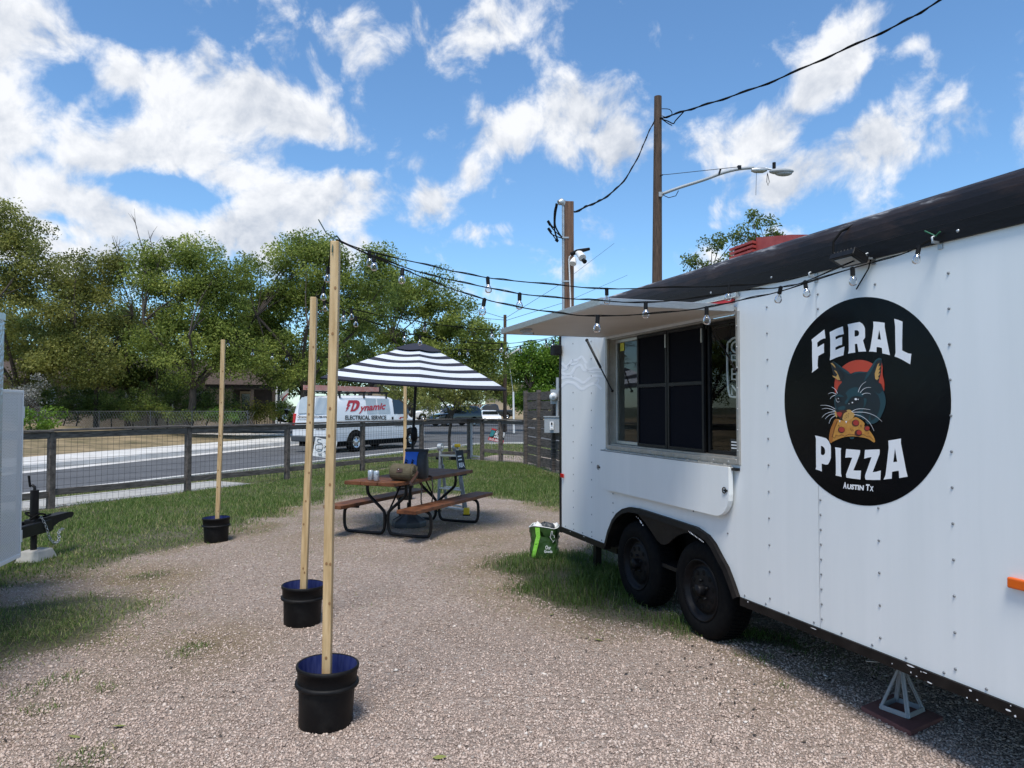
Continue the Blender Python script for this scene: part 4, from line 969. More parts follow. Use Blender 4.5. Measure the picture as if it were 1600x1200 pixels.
b = MB(); f = C1.fn(0.0044)
for pl in ([(995,215),(1015,205),(1000,245),(1030,235),(1000,290),(1028,280),(1000,330),(1025,325),(995,370),(1015,375),(985,405),(965,390),(958,330),(975,270)], [(440,205),(465,205),(495,240),(500,265),(470,235)], [(478,285),(510,300),(535,350),(555,405),(520,400),(470,365),(460,350),(505,365),(520,340)]): b.flat([pl], f)
for pl in ([(578,860),(590,810),(625,760),(668,752),(708,785),(722,815),(700,850),(640,882),(600,880)], [(492,760),(508,775),(518,810),(515,842),(497,825),(488,795)]): b.flat([sm(pl, 3)], f)
tag(b.build('gold_fur', M['ink_gold'], logo), kind='stuff')
b = MB(); b.flat([sm([(440,1140),(423,1100),(435,1000),(465,920),(500,858),(600,880),(700,850),(740,838),(800,872),(838,910),(835,945),(860,960),(905,1005),(945,1065),(962,1115),(945,1133),(870,1088),(720,1064),(610,1070),(520,1100)],3)], C1.fn(0.0040)); b.build('pizza_slice', M['ink_crust'], logo)
b = MB(); b.flat([sm([(440,1140),(423,1100),(435,1000),(465,920),(500,858),(528,870),(495,950),(470,1040),(465,1128)],2)], C1.fn(0.0048)); b.build('pizza_crust', M['ink_crust_dark'], logo)
b = MB()
for cx, cy, r in ((738,905,40),(572,985,37),(770,1022,40),(872,968,31)): b.flat([[(cx-3+(r+4)*math.cos(a), cy+2+(r*0.9+4)*math.sin(a)) for a in np.linspace(0, 6.283, 17)[:-1]]], C1.fn(0.0050))
for ln in ([(455,1060),(490,1085),(505,1050),(540,1060),(575,1045),(610,1062),(660,1038),(720,1045),(770,1050),(830,1040),(865,1065),(900,1060),(940,1100)], [(672,970),(690,1000),(702,980),(712,1000)], [(790,930),(800,955),(810,930)], [(530,930),(548,945)], [(525,880),(490,960),(465,1060)], [(880,1030),(895,1020)]): C1.ribbon(ln, 5, 5, 0.0054, b)
for x, y in ((615,825),(630,840),(650,835),(648,815),(632,812),(612,850),(655,795)): b.flat([[(x+5*math.cos(a), y+5*math.sin(a)) for a in np.linspace(0, 6.283, 7)[:-1]]], C1.fn(0.0056))
b.flat([sm([(545,760),(600,755),(640,770),(590,800),(575,850),(545,850),(540,800)],2)], C1.fn(0.0046))
b_ = b.build('brown_lines', M['ink_brown'], logo); b_['kind'] = 'stuff'
for cx, cy, r in ((742,905,34),(575,985,33),(780,1018,30),(874,970,26)): b = MB(); b.flat([[(cx+r*math.cos(a), cy+r*0.92*math.sin(a)) for a in np.linspace(0, 6.283, 17)[:-1]]], C1.fn(0.0058)); b.build('pepperoni', M['ink_pepper'], logo)
b = MB(); b.flat([sm([(510,785),(545,778),(580,790),(565,825),(548,835),(520,810)],2)], C1.fn(0.0058)); b.build('nose', M['ink_pepper'], logo)
b = MB()
for ln in ([(770,545),(785,500),(815,455),(860,422)],[(792,552),(830,510),(870,492),(920,490)],[(812,575),(850,558),(890,558),(918,570)],[(525,560),(510,525),(485,500),(458,486)],[(515,570),(470,552),(440,555),(415,568)],[(500,580),(470,592),(450,607),(440,625)],
           [(500,745),(450,715),(390,700),(325,700)],[(500,765),(440,742),(390,735),(342,743)],[(500,775),(440,780),(380,805),(343,843)],[(500,800),(450,805),(410,830),(382,860)],[(500,820),(460,845),(440,875),(425,915)],
           [(690,775),(750,745),(830,740),(912,752)],[(700,780),(820,780),(900,795),(980,830),(1048,890)],[(720,805),(800,825),(870,870),(920,930),(955,1000)]): C1.ribbon(smoothc(ln, 3), 6, 2.5, 0.0066, b)
for x, y, r in ((740,628,13),(700,668,8),(768,630,6),(535,620,5),(660,682,4)): b.flat([[(x+r*1.2*math.cos(a), y+r*math.sin(a)) for a in np.linspace(0, 6.283, 11)[:-1]]], C1.fn(0.0062))
for pl in ([(542,875),(562,878),(552,902)], [(616,886),(638,884),(627,912)]): b.flat([pl], C1.fn(0.0062))
C1.ribbon([(508,620),(510,645),(530,664),(548,655)], 4, 4, 0.0060, b)
tag(b.build('whiskers', M['decal_white'], logo), kind='stuff')
# ---- pale wave stripes near the back corner
Wv = Art(860, 450, 5.0); b = MB()
for ln, w in (([(82,580),(120,615),(145,600),(165,570),(215,560),(245,535),(275,575),(290,585)],20),([(82,655),(125,680),(165,665),(195,620),(235,600),(262,640),(300,640),(345,625),(400,628)],22),
              ([(82,640),(110,640),(135,625),(150,600),(200,590),(225,560)],14),([(82,705),(150,690),(215,715),(260,740),(310,700),(345,685),(415,690)],22),([(82,770),(130,735),(190,745),(245,790),(300,760),(345,745),(380,770),(400,790)],24),
              ([(345,745),(375,735),(375,710),(350,715)],12),([(270,590),(290,640),(330,655),(415,648)],12)):
    Wv.ribbon(smoothc(ln, 4), w, w*0.8, 0.0012, b)
b.build('wave_decal', M['decal_wave'], truck)
# ---- OPEN sign behind the right pane
op = MB()
def open_pt(x, y): t, z = wall(860+x/5.0, 450+y/5.0, -0.10); return TW(t, z, -0.10)
sgn = thing('open_sign', 'unlit upright neon OPEN sign hanging behind the right window pane', 'neon sign', tuple(open_pt(1450, 850)))
rr2 = [(1400,420),(1385,440),(1382,600),(1388,760),(1400,835),(1420,850),(1500,852),(1512,830),(1512,400),(1500,385),(1430,392)]
op.tube([open_pt(*p) for p in smoothc(rr2 + [rr2[0]], 3)], 0.008, 6); op.build('border_tube', M['neon'], sgn)
for ln in ([[(1450+34*math.cos(a), 462+42*math.sin(a)) for a in np.linspace(0, 6.283, 13)]], [[(1418,600),(1418,525),(1460,525),(1478,545),(1460,565),(1418,565)]], [[(1478,632),(1420,632),(1420,715),(1478,715)], [(1420,672),(1465,672)]], [[(1420,835),(1420,762),(1478,835),(1478,762)]]):
    op = MB()
    for l in ln: op.tube([open_pt(*p) for p in l], 0.007, 6)
    op.build('letter', M['neon'], sgn)
op = MB(); op.tube([open_pt(1400,420), open_pt(1404,200)], 0.002, 4); op.tube([open_pt(1490,390), open_pt(1494,180)], 0.002, 4); op.build('hanging_cord', M['cable'], sgn)
# ============================================================ BUCKETS AND WOODEN POSTS
PG = 'wooden posts standing in black buckets'; BG = 'black buckets holding the wooden posts'
SP = [  # base x, Y, rim z, post bottom px, post top px, lean, labels
 ((508, 1123), 3.74, 0.30, (511, 1046), (523, 379), 'tallest and nearest bare wooden post, in the front bucket', 'largest black bucket with blue lining, nearest on the gravel'),
 ((472, 970), 5.45, 0.285, (475, 912), (491, 465), 'second wooden post, just left of the nearest post', 'middle sized black bucket on gravel just behind the nearest one'),
 ((338, 846), 8.62, 0.30, (340, 808), (349.5, 531), 'lone wooden post by the lawn edge near the wire fence', 'small black bucket alone at the edge of the lawn'),
 ((632, 780), 12.6, 0.31, (632, 757), (634, 556), 'wooden post half hidden behind the striped umbrella', 'black bucket half hidden behind the picnic table'),
]
PTOP = []
for i, (bp, Y, rz_, pb, pt, pl, bl) in enumerate(SP):
    c = AT(bp[0], bp[1], Y); c.z = gz(c.x, c.y) - 0.05
    H = rz_ - c.z
    t = thing('bucket', bl, 'bucket', tuple(c), BG)
    tilt = rad([2.0, 1.2, -0.8, 0][i])
    def bl_(prof, name, m, par=t, **k):
        b = MB(); b.M = Matrix.Translation(c) @ Matrix.Rotation(tilt, 4, 'Y'); b.lathe(prof, 40, **k); return b.build(name, m, par)
    bl_([(0.0,0.005),(0.125,0.0),(0.131,0.008),(0.139,H-0.105)], 'body', M['black_plastic'])
    bl_([(0.139,H-0.105),(0.157,H-0.103),(0.159,H-0.098),(0.158,H-0.086),(0.147,H-0.083)], 'collar', M['black_plastic'])
    bl_([(0.147,H-0.083),(0.149,H-0.025),(0.155,H-0.023),(0.157,H-0.014),(0.156,H-0.004),(0.150,H),(0.145,H-0.004)], 'rim', M['black_plastic'])
    bl_([(0.1448,H-0.004),(0.1385,H-0.09),(0.132,H-0.16),(0.130,H-0.20),(0.0,H-0.205)], 'lining', M['bucket_blue'])
    # wooden post, set in the bucket
    p0 = AT(pb[0], pb[1], Y); p1 = AT(pt[0], pt[1], Y - 0.03*i)
    d = (p1-p0).normalized(); p0 = p0 - d*max(0, (p0.z-(c.z+0.10))/d.z)
    azv = math.atan2(p0.x, p0.y) + rad([7, 8, 6, 5][i]); dep = Vector((math.sin(azv), math.cos(azv), 0))
    w = [0.042, 0.045, 0.045, 0.05][i]
    b = MB(); N_ = 10
    for k in range(N_):
        pass
    side = d.cross(dep).normalized(); dep2 = side.cross(d).normalized()
    ring = []
    for k in range(N_+1):
        q = p0.lerp(p1, k/N_) + side*0.006*math.sin(k*0.55+i)*(k/N_)
        ring.append([q + side*(sx*w/2) + dep2*(sy*0.043) for sx, sy in ((-1,-1),(1,-1),(1,1),(-1,1))])
    vs = [p for r in ring for p in r]
    b.add(vs, [(k*4+j, k*4+(j+1) % 4, k*4+4+(j+1) % 4, k*4+4+j) for k in range(N_) for j in range(4)] + [(3,2,1,0), tuple(N_*4+j for j in range(4))])
    po = thing('wooden_post', pl, 'post', tuple(p0), PG)
    b.build('beam', M['pine'], po, bevel=0.003)
    kb = MB()
    for k in range(9):
        z = rng.uniform(0.12, 0.95); q = p0.lerp(p1, z) + side*rng.uniform(-.3,.3)*w - dep2*0.0442
        kb.lathe([(0.0065,0),(0.0,0.0004)], 8, q, ex=side, ey=d*1.4, ez=-dep2)
    tag(kb.build('knots', M['knot'], po), kind='stuff')
    PTOP.append(p1)
b = MB(); p = PTOP[0]
b.tube([p + Vector((0,0,-0.06)) + Vector((0,-0.05,0)), p + Vector((0.0,-0.03,0.02)), p + Vector((0.01,0.0,0.035)), p + Vector((0.03,0.01,0.01))], 0.004, 6)
b.tube([p + Vector((0.0,0,0.02)), p + Vector((-0.045,0,0.05)), p + Vector((-0.085,0,0.12))], 0.003, 5)
tag(b.build('cable_tie', mat('tie_green', (0.015,0.05,0.03), rough=0.5)), 'loose dark tie wire on top of the nearest post', 'wire')

# ============================================================ STRING LIGHTS
protoS = MB(); protoS.cyl((0,0,0.004), (0,0,-0.042), 0.0125, n=10); protoS.cyl((0,0,0.008), (0,0,0.0), 0.007, n=8)
protoB = MB(); protoB.lathe([(0.009,-0.040),(0.010,-0.048),(0.0165,-0.056),(0.0212,-0.068),(0.0222,-0.077),(0.0205,-0.089),(0.0135,-0.0965),(0.0,-0.0995)], 16)
protoF = MB(); protoF.cyl((0,0,-0.040), (0,0,-0.060), 0.004, 0.002, 6); protoF.tube([(-.004,0,-.06),(-.006,0,-.075),(0,0,-.08),(.006,0,-.075),(.004,0,-.06)], 0.0006, 4)
def mesh_of(mbx, name, m):
    me = bpy.data.meshes.new(name); me.from_pydata(mbx.v, [], mbx.f); me.polygons.foreach_set('use_smooth', mbx.sm); me.materials.append(m); me.update(); return me
meS, meB, meF = mesh_of(protoS, 'socket', M['black_plastic']), mesh_of(protoB, 'bulb', M['bulb']), mesh_of(protoF, 'filament', M['brass'])
def strand(label, A, B, cab, bulbs):
    t = thing('string_light', label, 'string lights', tuple(A), 'string lights with clear round bulbs')
    h = Vector((B.x-A.x, B.y-A.y, 0)); nrm = Vector((-h.y, h.x, 0)).normalized()
    wp = [A] + [PL(x, y, A, nrm) for x, y in cab] + [B]
    sm_ = smoothc(wp, 5)
    b = MB(); b.tube(sm_, 0.0029, 6)
    off = [p + Vector((0.003*math.sin(i*1.1), 0, 0.0035*math.cos(i*1.1)+0.002)) for i, p in enumerate(sm_)]
    b.tube(off, 0.0021, 5); b.build('cable', M['cable'], t)
    for k, x in enumerate(bulbs):
        best = min(sm_, key=lambda p: abs(800+FPX*p.x/(p.y*_cp+(p.z-1.6)*_sp)-x))
        for q0, q1 in zip(sm_[:-1], sm_[1:]):
            x0 = 800+FPX*q0.x/(q0.y*_cp+(q0.z-1.6)*_sp); x1 = 800+FPX*q1.x/(q1.y*_cp+(q1.z-1.6)*_sp)
            if min(x0, x1) <= x <= max(x0, x1) and abs(x1-x0) > 1e-6: best = q0.lerp(q1, (x-x0)/(x1-x0)); break
        s = bpy.data.objects.new('socket', meS); scene.collection.objects.link(s); s.parent = t; s.location = best - A
        s.scale = (.82,.82,.82); s.rotation_euler = (rng.normal(0, .10), rng.normal(0, .10), rng.uniform(0, 3))
        for nm, me in (('bulb', meB), ('filament', meF)):
            o = bpy.data.objects.new(nm, me); scene.collection.objects.link(o); o.parent = s
TR1 = TW(0.03, 2.30, 0.06); TR2 = TW(0.03, 2.345, 0.06); TR3 = TW(0.0, 2.26, 0.06)
top = lambda i: PTOP[i] + Vector((0.01, 0, 0.012))
strand('topmost string of clear bulbs from nearest post to the black roof edge', top(0), HOOKS[0], [(585,395.5),(655,411),(705,423),(762,434),(805,439),(880,446),(947,451.5),(1050,449),(1137,447),(1215,441)], [577, 762, 948, 1139])
strand('middle string of clear bulbs from nearest post along the awning to the roof edge', top(0), HOOKS[1], [(587,401),(655,425),(705,437.5),(755,448),(812,459),(880,466),(931,469),(1006,473),(1090,465),(1162,454),(1219,449),(1258,440)], [584, 812, 1009, 1220, 1258])
strand('lowest string of clear bulbs, crossing in front of the awning to the far right hook', top(0), HOOKS[2], [(587,403),(630,421),(655,431),(705,451),(757,467.5),(812,480),(880,490),(934,494),(1019,490),(1101,481),(1157,469),(1220,455),(1332,419),(1407,398)], [629, 757, 934, 1104, 1332, 1436])
strand('drooping string of bulbs from second post over the umbrella top', top(1), TR1, [(506,470),(537,486),(556,495),(620,516),(692,531),(780,537),(835,532)], [506, 537, 556, 631, 656, 784])
strand('higher string of bulbs from second post to the back corner of the truck', top(1), TR2, [(520,476),(549,483),(600,494),(640,500),(664,504),(730,513),(785,516),(840,513)], [549, 664, 768])
strand('string of bulbs from the lone post by the lawn to the post behind the umbrella', top(2), top(3), [(380,541),(395,546),(426,552),(470,557),(500,558),(560,556),(600,554)], [356, 395, 426, 448, 498])
strand('string of bulbs from behind the umbrella to the truck back corner', top(3), TR3, [(680,548),(718,546),(760,547),(793,544),(830,537),(853,531)], [718, 731, 793, 813, 853, 865])
strand('short string of bulbs between the two nearest posts', top(0) + Vector((-0.03,0,-0.02)), top(1), [(514,412),(508,440),(500,460)], [513, 505])

# ============================================================ PICNIC TABLE
TC = Vector((-1.236, 9.206, 0)); E1 = Vector((0.41, 0.912, 0)).normalized(); E2 = Vector((E1.y, -E1.x, 0)); ZG = gz(TC.x, TC.y)
def TP(a, p, z): return TC + E1*a + E2*p + Vector((0, 0, z))
tbl = thing('picnic_table', 'brown stained wooden picnic table with black tube legs and attached benches', 'picnic table', tuple(TP(0, 0, ZG)))
def tbox(a0, a1, p0, p1, z0, z1): return MB().hexa([TP(a0,p0,z0),TP(a1,p0,z0),TP(a1,p1,z0),TP(a0,p1,z0)], [TP(a0,p0,z1),TP(a1,p0,z1),TP(a1,p1,z1),TP(a0,p1,z1)])
ZTB = 0.74
wood_t = M['red_wood']
for k in range(3):
    w = 0.69/3; p0 = -0.345 + k*w
    tbox(-0.96, 0.96, p0+0.003, p0+w-0.003, ZTB-0.042, ZTB).build('table_board', wood_t, tbl, bevel=0.005, seg=2)
for s in (-1, 1):
    tbox(-0.97, 0.99, s*0.505-0.125, s*0.505+0.125, 0.405, 0.447).build('bench', wood_t, tbl, bevel=0.005, seg=2)
for a in (-0.60, 0.60):
    for s in (-1, 1):
        key = [(0.27,ZTB-0.045),(0.27,0.60),(0.235,0.53),(0.06,0.385),(0.026,0.33),(0.026,ZG+0.12),(0.05,ZG+0.045),(0.12,ZG+0.02),(0.52,ZG+0.02),(0.585,ZG+0.05),(0.605,ZG+0.12),(0.605,0.30),(0.59,0.36),(0.53,0.392),(0.40,0.394)]
        b = MB(); b.tube(smoothc([TP(a, s*p, z) for p, z in key], 4), 0.019, 10); b.build('leg', M['black_metal'], tbl)
    b = MB(); sg = 1 if a < 0 else -1
    b.beam(TP(a, 0, 0.30), TP(a+sg*0.35, 0, ZTB-0.05), 0.022, 0.006); b.beam(TP(a, -0.32, ZTB-0.047), TP(a, 0.32, ZTB-0.047), 0.04, 0.012)
    b.build('brace', M['black_metal'], tbl)
# ---- umbrella and base
UB = Vector((-1.31, 9.33, 0)); UB.z = gz(UB.x, UB.y)
ptop = AT(655, 537, 9.33); p0 = UB + Vector((0, 0, 0.16))
um = thing('umbrella', 'black and white striped patio umbrella open over the picnic table', 'umbrella', tuple(p0))
b = MB(); c = UB
b.lathe([(0.0,0.0),(0.215,0.0),(0.222,0.012),(0.222,0.055),(0.214,0.072),(0.09,0.145),(0.055,0.155),(0.0,0.155)], 8, c, smooth=False); ub = b.build('base', M['base_grey'], um, bevel=0.006, seg=2)
for k in range(8):
    b = MB(); a = 2*math.pi*k/8; dr = Vector((math.cos(a), math.sin(a), 0)); b.beam(c + dr*0.205 + Vector((0,0,0.078)), c + dr*0.07 + Vector((0,0,0.16)), 0.022, 0.012); b.build('ridge', M['base_grey'], ub, bevel=0.003)
b = MB(); b.cyl(c + Vector((0,0,0.14)), c + Vector((0,0,0.30)), 0.027, n=14); b.build('sleeve', M['black_plastic'], ub)
pm_ = AT(649.5, 602, 9.33)
b = MB(); b.tube([p0, p0.lerp(pm_, .5), pm_, ptop], 0.019, 12); b.build('pole', M['black_metal'], um)
cr = AT(647, 677, 9.30); b = MB(); b.tube([cr - Vector((0,0,0.10)), cr - Vector((0,0,0.07)), cr + Vector((0,0,0.05)), cr + Vector((0,0,0.08))], [0.022,0.045,0.042,0.022], 12); b.tube([cr + Vector((-0.03,-0.03,0)), cr + Vector((-0.07,-0.05,0)), cr + Vector((-0.09,-0.06,-0.07))], 0.008, 6); b.build('crank', M['black_plastic'], um)
L_ = AT(497, 586, 9.33); R_ = AT(793, 607, 9.33); Cc = (L_+R_)/2; ex = (R_-L_)/2*1.055; ey = Vector((-0.0, ex.length, 0.07)); apex = AT(655, 536, 9.33); az_ = apex - Cc
fr = [0.0,0.24,0.325,0.391,0.478,0.543,0.630,0.695,0.782,0.848,0.936,1.0]
def can_pt(f, ang, lift=0.0):
    kk = (ang - rad(-79)) / rad(60); loc = (kk - math.floor(kk) - 0.5) * rad(60)
    r = math.cos(rad(30))/math.cos(loc)
    sag = 0.035*math.cos(loc*3)*math.sin(math.pi*min(f, 1)*0.9)
    z = (1-f)*(1+0.18*f) - sag*1.3
    return Cc + (ex*math.cos(ang) + ey*math.sin(ang))*(r*f) + az_*z + Vector((0,0,lift))
for panel in range(6):
    b = MB(); a0 = rad(-79) + panel*rad(60); nA = 8
    angs = [a0 + rad(60)*j/nA for j in range(nA+1)]
    fsub = []
    for i in range(1, len(fr)-1): fsub += [(fr[i], fr[i+1], 1 if (i % 2) == 1 else 0)]
    for f0, f1, m_ in [(0.0, 0.24, 0)] + fsub:
        b.m = m_
        vs = [can_pt(f, a) for f in (f0, (f0+f1)/2, f1) for a in angs]; n = nA+1
        b.add(vs, [(i*n+j, i*n+j+1, (i+1)*n+j+1, (i+1)*n+j) for i in range(2) for j in range(nA)], True)
    b.m = 0   # hem
    vs = [can_pt(1.0, a) for a in angs] + [can_pt(0.992, a, -0.022) for a in angs]; n = nA+1
    b.add(vs, [(j, j+1, n+j+1, n+j) for j in range(nA)], True)
    b.build('canopy_panel', [M['umb_navy'], M['umb_white']], um)
b = MB(); angs = [rad(-79) + rad(60)*j/8 for j in range(48)]
vs = [can_pt(f, a, 0.028*min(1, f*9)) for f in (0.002, 0.08, 0.16, 0.262) for a in angs]; n = 48
b.add(vs, [(i*n+j, i*n+(j+1) % n, (i+1)*n+(j+1) % n, (i+1)*n+j) for i in range(3) for j in range(n)], True); b.build('vent_cap', M['umb_navy'], um)
b = MB(); b.lathe([(0.02,0),(0.024,0.01),(0.014,0.03),(0.0,0.034)], 10, apex); b.build('finial', M['black_plastic'], um)
hub = apex.lerp(pm_, 0.8)
for panel in range(6):
    a = rad(-79) + panel*rad(60); b = MB(); b.beam(can_pt(0.05, a, -0.02), can_pt(0.985, a, -0.012), 0.016, 0.012); b.beam(hub, can_pt(0.5, a, -0.02), 0.012, 0.010); b.build('rib', M['black_metal'], um)

# ---- things on the table
for k, (x, y) in enumerate(((579.2, 751), (588.3, 752))):
    c = G(x, y, ZTB); t = thing('drink_can', ['left of the two silver drink cans on the picnic table', 'right of the two silver drink cans on the picnic table'][k], 'can', tuple(c), 'drink cans on the table')
    b = MB(); b.lathe([(0.0,0.003),(0.024,0.002),(0.028,0.006),(0.033,0.016),(0.033,0.105),(0.0315,0.110),(0.027,0.119)], 20, c); b.build('body', M['can'], t)
    b = MB(); b.lathe([(0.027,0.119),(0.0275,0.122),(0.025,0.122),(0.024,0.117),(0.0,0.117)], 20, c); b.build('lid', M['alu'], t)
    b = MB()
    for q in range(26):
        a = rng.uniform(0, 6.28); z = rng.uniform(0.02, 0.10); w = rng.uniform(0.06, 0.22); h = rng.uniform(.003, .012)
        b.add([c + Vector((0.0333*math.cos(a+w*s_), 0.0333*math.sin(a+w*s_), z+h*t_)) for s_, t_ in ((-1,-1),(1,-1),(1,1),(-1,1))], [(0,1,2,3)])
    b.build('print', mat('can_print%d' % k, (0.10,0.16,0.22), rough=0.4), t)
# olive bag: a roll lying on its side
c = G(627, 752, ZTB) + Vector((0.02, 0.06, 0)); axis = Vector((0.93, -0.30, 0)).normalized(); back = Vector((0.30, 0.93, 0)).normalized(); upv = Vector((0, 0, 1))
ob = thing('shoulder_bag', 'olive green roll shaped shoulder bag lying on the table', 'bag', tuple(c))
b = MB(); prof = []
nA = 20
rings = []
for i, s_ in enumerate((-0.15,-0.147,-0.13,-0.08,0.0,0.08,0.128,0.142)):
    k = (0.55,0.86,0.98,1.0,1.03,1.0,0.97,0.9)[i]
    rings.append([c + axis*s_ + back*(0.095*k*math.cos(a)) + upv*(0.098 + 0.098*k*math.sin(a)*(1.0 if math.sin(a) > 0 else 0.97)) for a in np.linspace(0, 2*math.pi, nA+1)[:-1]])
vs = [p for r in rings for p in r]; b.add(vs, [(i*nA+j, i*nA+(j+1) % nA, (i+1)*nA+(j+1) % nA, (i+1)*nA+j) for i in range(7) for j in range(nA)], True); b.add(rings[0], [tuple(range(nA))]); b.build('body', M['olive'], ob)
b = MB(); b.lathe([(0.0,0.004),(0.06,0.003),(0.083,0.0),(0.088,-0.01)], nA, c + axis*0.142 + upv*0.098, ex=back, ey=upv, ez=axis)
for k in range(7): a = k*0.9; b.beam(c + axis*0.148 + upv*0.098 + (back*math.cos(a)+upv*math.sin(a))*0.02, c + axis*0.146 + upv*0.098 + (back*math.cos(a)+upv*math.sin(a))*0.08, 0.014, 0.008)
b.build('gathered_end', M['olive'], ob)
b = MB()
for k in range(9):
    a0 = rad(95 + k*14); a1 = rad(95+(k+1)*14)
    P_ = lambda a, s_: c + axis*s_ + back*(0.099*math.cos(a)) + upv*(0.098+0.101*math.sin(a))
    b.add([P_(a0,-0.125), P_(a0,0.125), P_(a1,0.125), P_(a1,-0.125)], [(0,1,2,3)], True)
b.build('flap', M['olive'], ob)
b = MB(); P_ = lambda a, s_, o=0.104: c + axis*s_ + back*(o*math.cos(a)) + upv*(0.098+o*math.sin(a))
b.add([P_(rad(150),-0.045), P_(rad(150),0.03), P_(rad(175),0.03), P_(rad(175),-0.045)], [(0,1,2,3)]); b.build('patch', M['brown_leather'], ob)
b = MB(); b.sphere(P_(rad(158), -0.02, 0.106), 0.008, 8, 6); b.build('stud', M['chrome'], ob)
e = TP(-0.42, 0.352, ZTB)
b = MB(); e2 = TP(-0.16, 0.352, ZTB)
sp_ = smoothc([c + axis*0.12 + upv*0.17, c + axis*0.17 + upv*0.10, G(641, 757, ZTB+0.01), e + upv*-0.05 + E2*0.012, e + upv*-0.25 + E2*0.012, e + E1*0.06 + upv*-0.36 + E2*0.012, e + E1*0.16 + upv*-0.38 + E2*0.012, e2 + upv*-0.28 + E2*0.012, e2 + upv*-0.05 + E2*0.012, e2 + upv*0.008 - E2*0.02, e2 + upv*0.008 - E2*0.10], 4)
for p_, q_ in zip(sp_[:-1], sp_[1:]): b.beam(p_, q_, 0.004, 0.026, up=(0.3, 0.2, 1)) if abs((q_-p_).z) < 0.02 else b.beam(p_, q_, 0.004, 0.026, up=tuple(E1))
b.build('strap', M['brown_leather'], ob)
# blue and black roll top bag
c = G(650, 748, ZTB) + Vector((0, 0.07, 0)); c.z = ZTB; fx_ = Vector((0.96, -0.28, 0)).normalized(); bk = Vector((0.28, 0.96, 0)).normalized()
rb = thing('pannier_bag', 'blue and black roll top bag standing on the table', 'bag', tuple(c))
def ring(z, w, d, n=20, e=3.2):
    out = []
    for a in np.linspace(0, 2*math.pi, n+1)[:-1]:
        ca, sa = math.cos(a), math.sin(a); out.append(c + fx_*(w/2*math.copysign(abs(ca)**(2/e), ca)) + bk*(d/2*math.copysign(abs(sa)**(2/e), sa)) + upv*z)
    return out
lv = [(0.0,0.25,0.15),(0.02,0.275,0.17),(0.10,0.285,0.18),(0.20,0.275,0.16),(0.27,0.27,0.11),(0.315,0.295,0.05),(0.33,0.30,0.035)]
b = MB(); rs = [ring(*l) for l in lv]; n = 20; vs = [p for r in rs for p in r]
b.add(vs, [(i*n+j, i*n+(j+1) % n, (i+1)*n+(j+1) % n, (i+1)*n+j) for i in range(len(lv)-1) for j in range(n)], True); b.add(rs[0], [tuple(range(n))[::-1]]); b.add(rs[-1], [tuple(range(n))]); b.build('body', M['bag_black'], rb)
b = MB(); pts_ = []
for z, w, d in lv[:-1]:
    pts_.append((c + fx_*(-w/2*0.93) - bk*(d/2*0.80+0.012) + upv*z, c + fx_*(w/2*0.25) - bk*(d/2+0.006) + upv*z))
b.add([p for q in pts_ for p in q], [(i*2, i*2+1, i*2+3, i*2+2) for i in range(len(pts_)-1)], True); b.build('front_panel', M['bag_blue'], rb)
b = MB(); b.beam(c + fx_*-0.15 + upv*0.335, c + fx_*0.15 + upv*0.335, 0.045, 0.03); b.build('roll_top', M['bag_black'], rb, bevel=0.008, seg=2)
b = MB()
for s_ in (-0.10, -0.02): b.beam(c + fx_*s_ - bk*0.098 + upv*0.02, c + fx_*s_ - bk*0.092 + upv*0.20, 0.02, 0.01); b.tube([c + fx_*s_ - bk*0.095 + upv*0.2, c + fx_*(s_+0.01) - bk*0.11 + upv*0.23, c + fx_*(s_+0.02) - bk*0.09 + upv*0.21], 0.006, 6)
b.build('buckle_strap', M['black_plastic'], rb)
# black crate under the table is the post bucket; ladder behind
# ============================================================ LADDER
M['ladder_alu'] = mat('ladder_alu', (0.20,0.21,0.215), (0.30,0.31,0.315), 14, 0.5, metal=0.4)
lt = thing('folding_ladder', 'folded aluminium ladder with yellow feet standing behind the table', 'ladder', tuple(G(706, 802, 0.05)))
Lt, Rt = AT(688, 699, 11.15), AT(712, 699, 10.75)
Lf, Rf = G(684, 803, 0.05), G(729, 804, 0.05); Lb, Rb = G(690, 797, 0.05), G(716, 801, 0.05)
Lf = AT(684, 803, 10.9); Lf.z = gz(Lf.x, Lf.y); Lb = Lf + Vector((0.10, 0.35, 0)); Rf.z = gz(Rf.x, Rf.y); Rb = Rf + Vector((-0.06, 0.40, 0)); Lb.z = Rb.z = 0.03
for (a_, c_) in ((Lf, Lt), (Rf, Rt), (Lb, Lt), (Rb, Rt)):
    b = MB(); b.beam(a_, c_, 0.028, 0.07, up=(0,1,0)); dq = (c_-a_); side = Vector((0.9,-0.4,0)).normalized()
    b.beam(a_ + side*0.02, a_ + dq*0.72 + side*0.02, 0.022, 0.055, up=(0,1,0)); b.build('rail', M['ladder_alu'], lt, bevel=0.004)
for f_ in (0.08, 0.36, 0.62, 0.87):
    for A_, B_ in ((Lf.lerp(Lt, f_), Rf.lerp(Rt, f_)), (Lb.lerp(Lt, f_), Rb.lerp(Rt, f_))):
        b = MB(); b.beam(A_, B_, 0.045, 0.024); b.build('rung', M['alu'], lt, bevel=0.004)
for p_ in (Lt, Rt):
    b = MB(); ax = Vector((0.95, -0.3, 0)).normalized(); b.cyl(p_ - ax*0.03, p_ + ax*0.03, 0.062, n=18); b.cyl(p_ - ax*0.05, p_ + ax*0.05, 0.02, n=10); b.build('hinge', M['galv'], lt, bevel=0.004)
    b = MB(); q_ = p_ + Vector((-0.03,-0.02,-0.16)); b.cyl(q_ - ax*0.03, q_ + ax*0.05, 0.025, n=12); b.build('lock_knob', M['black_plastic'], lt)
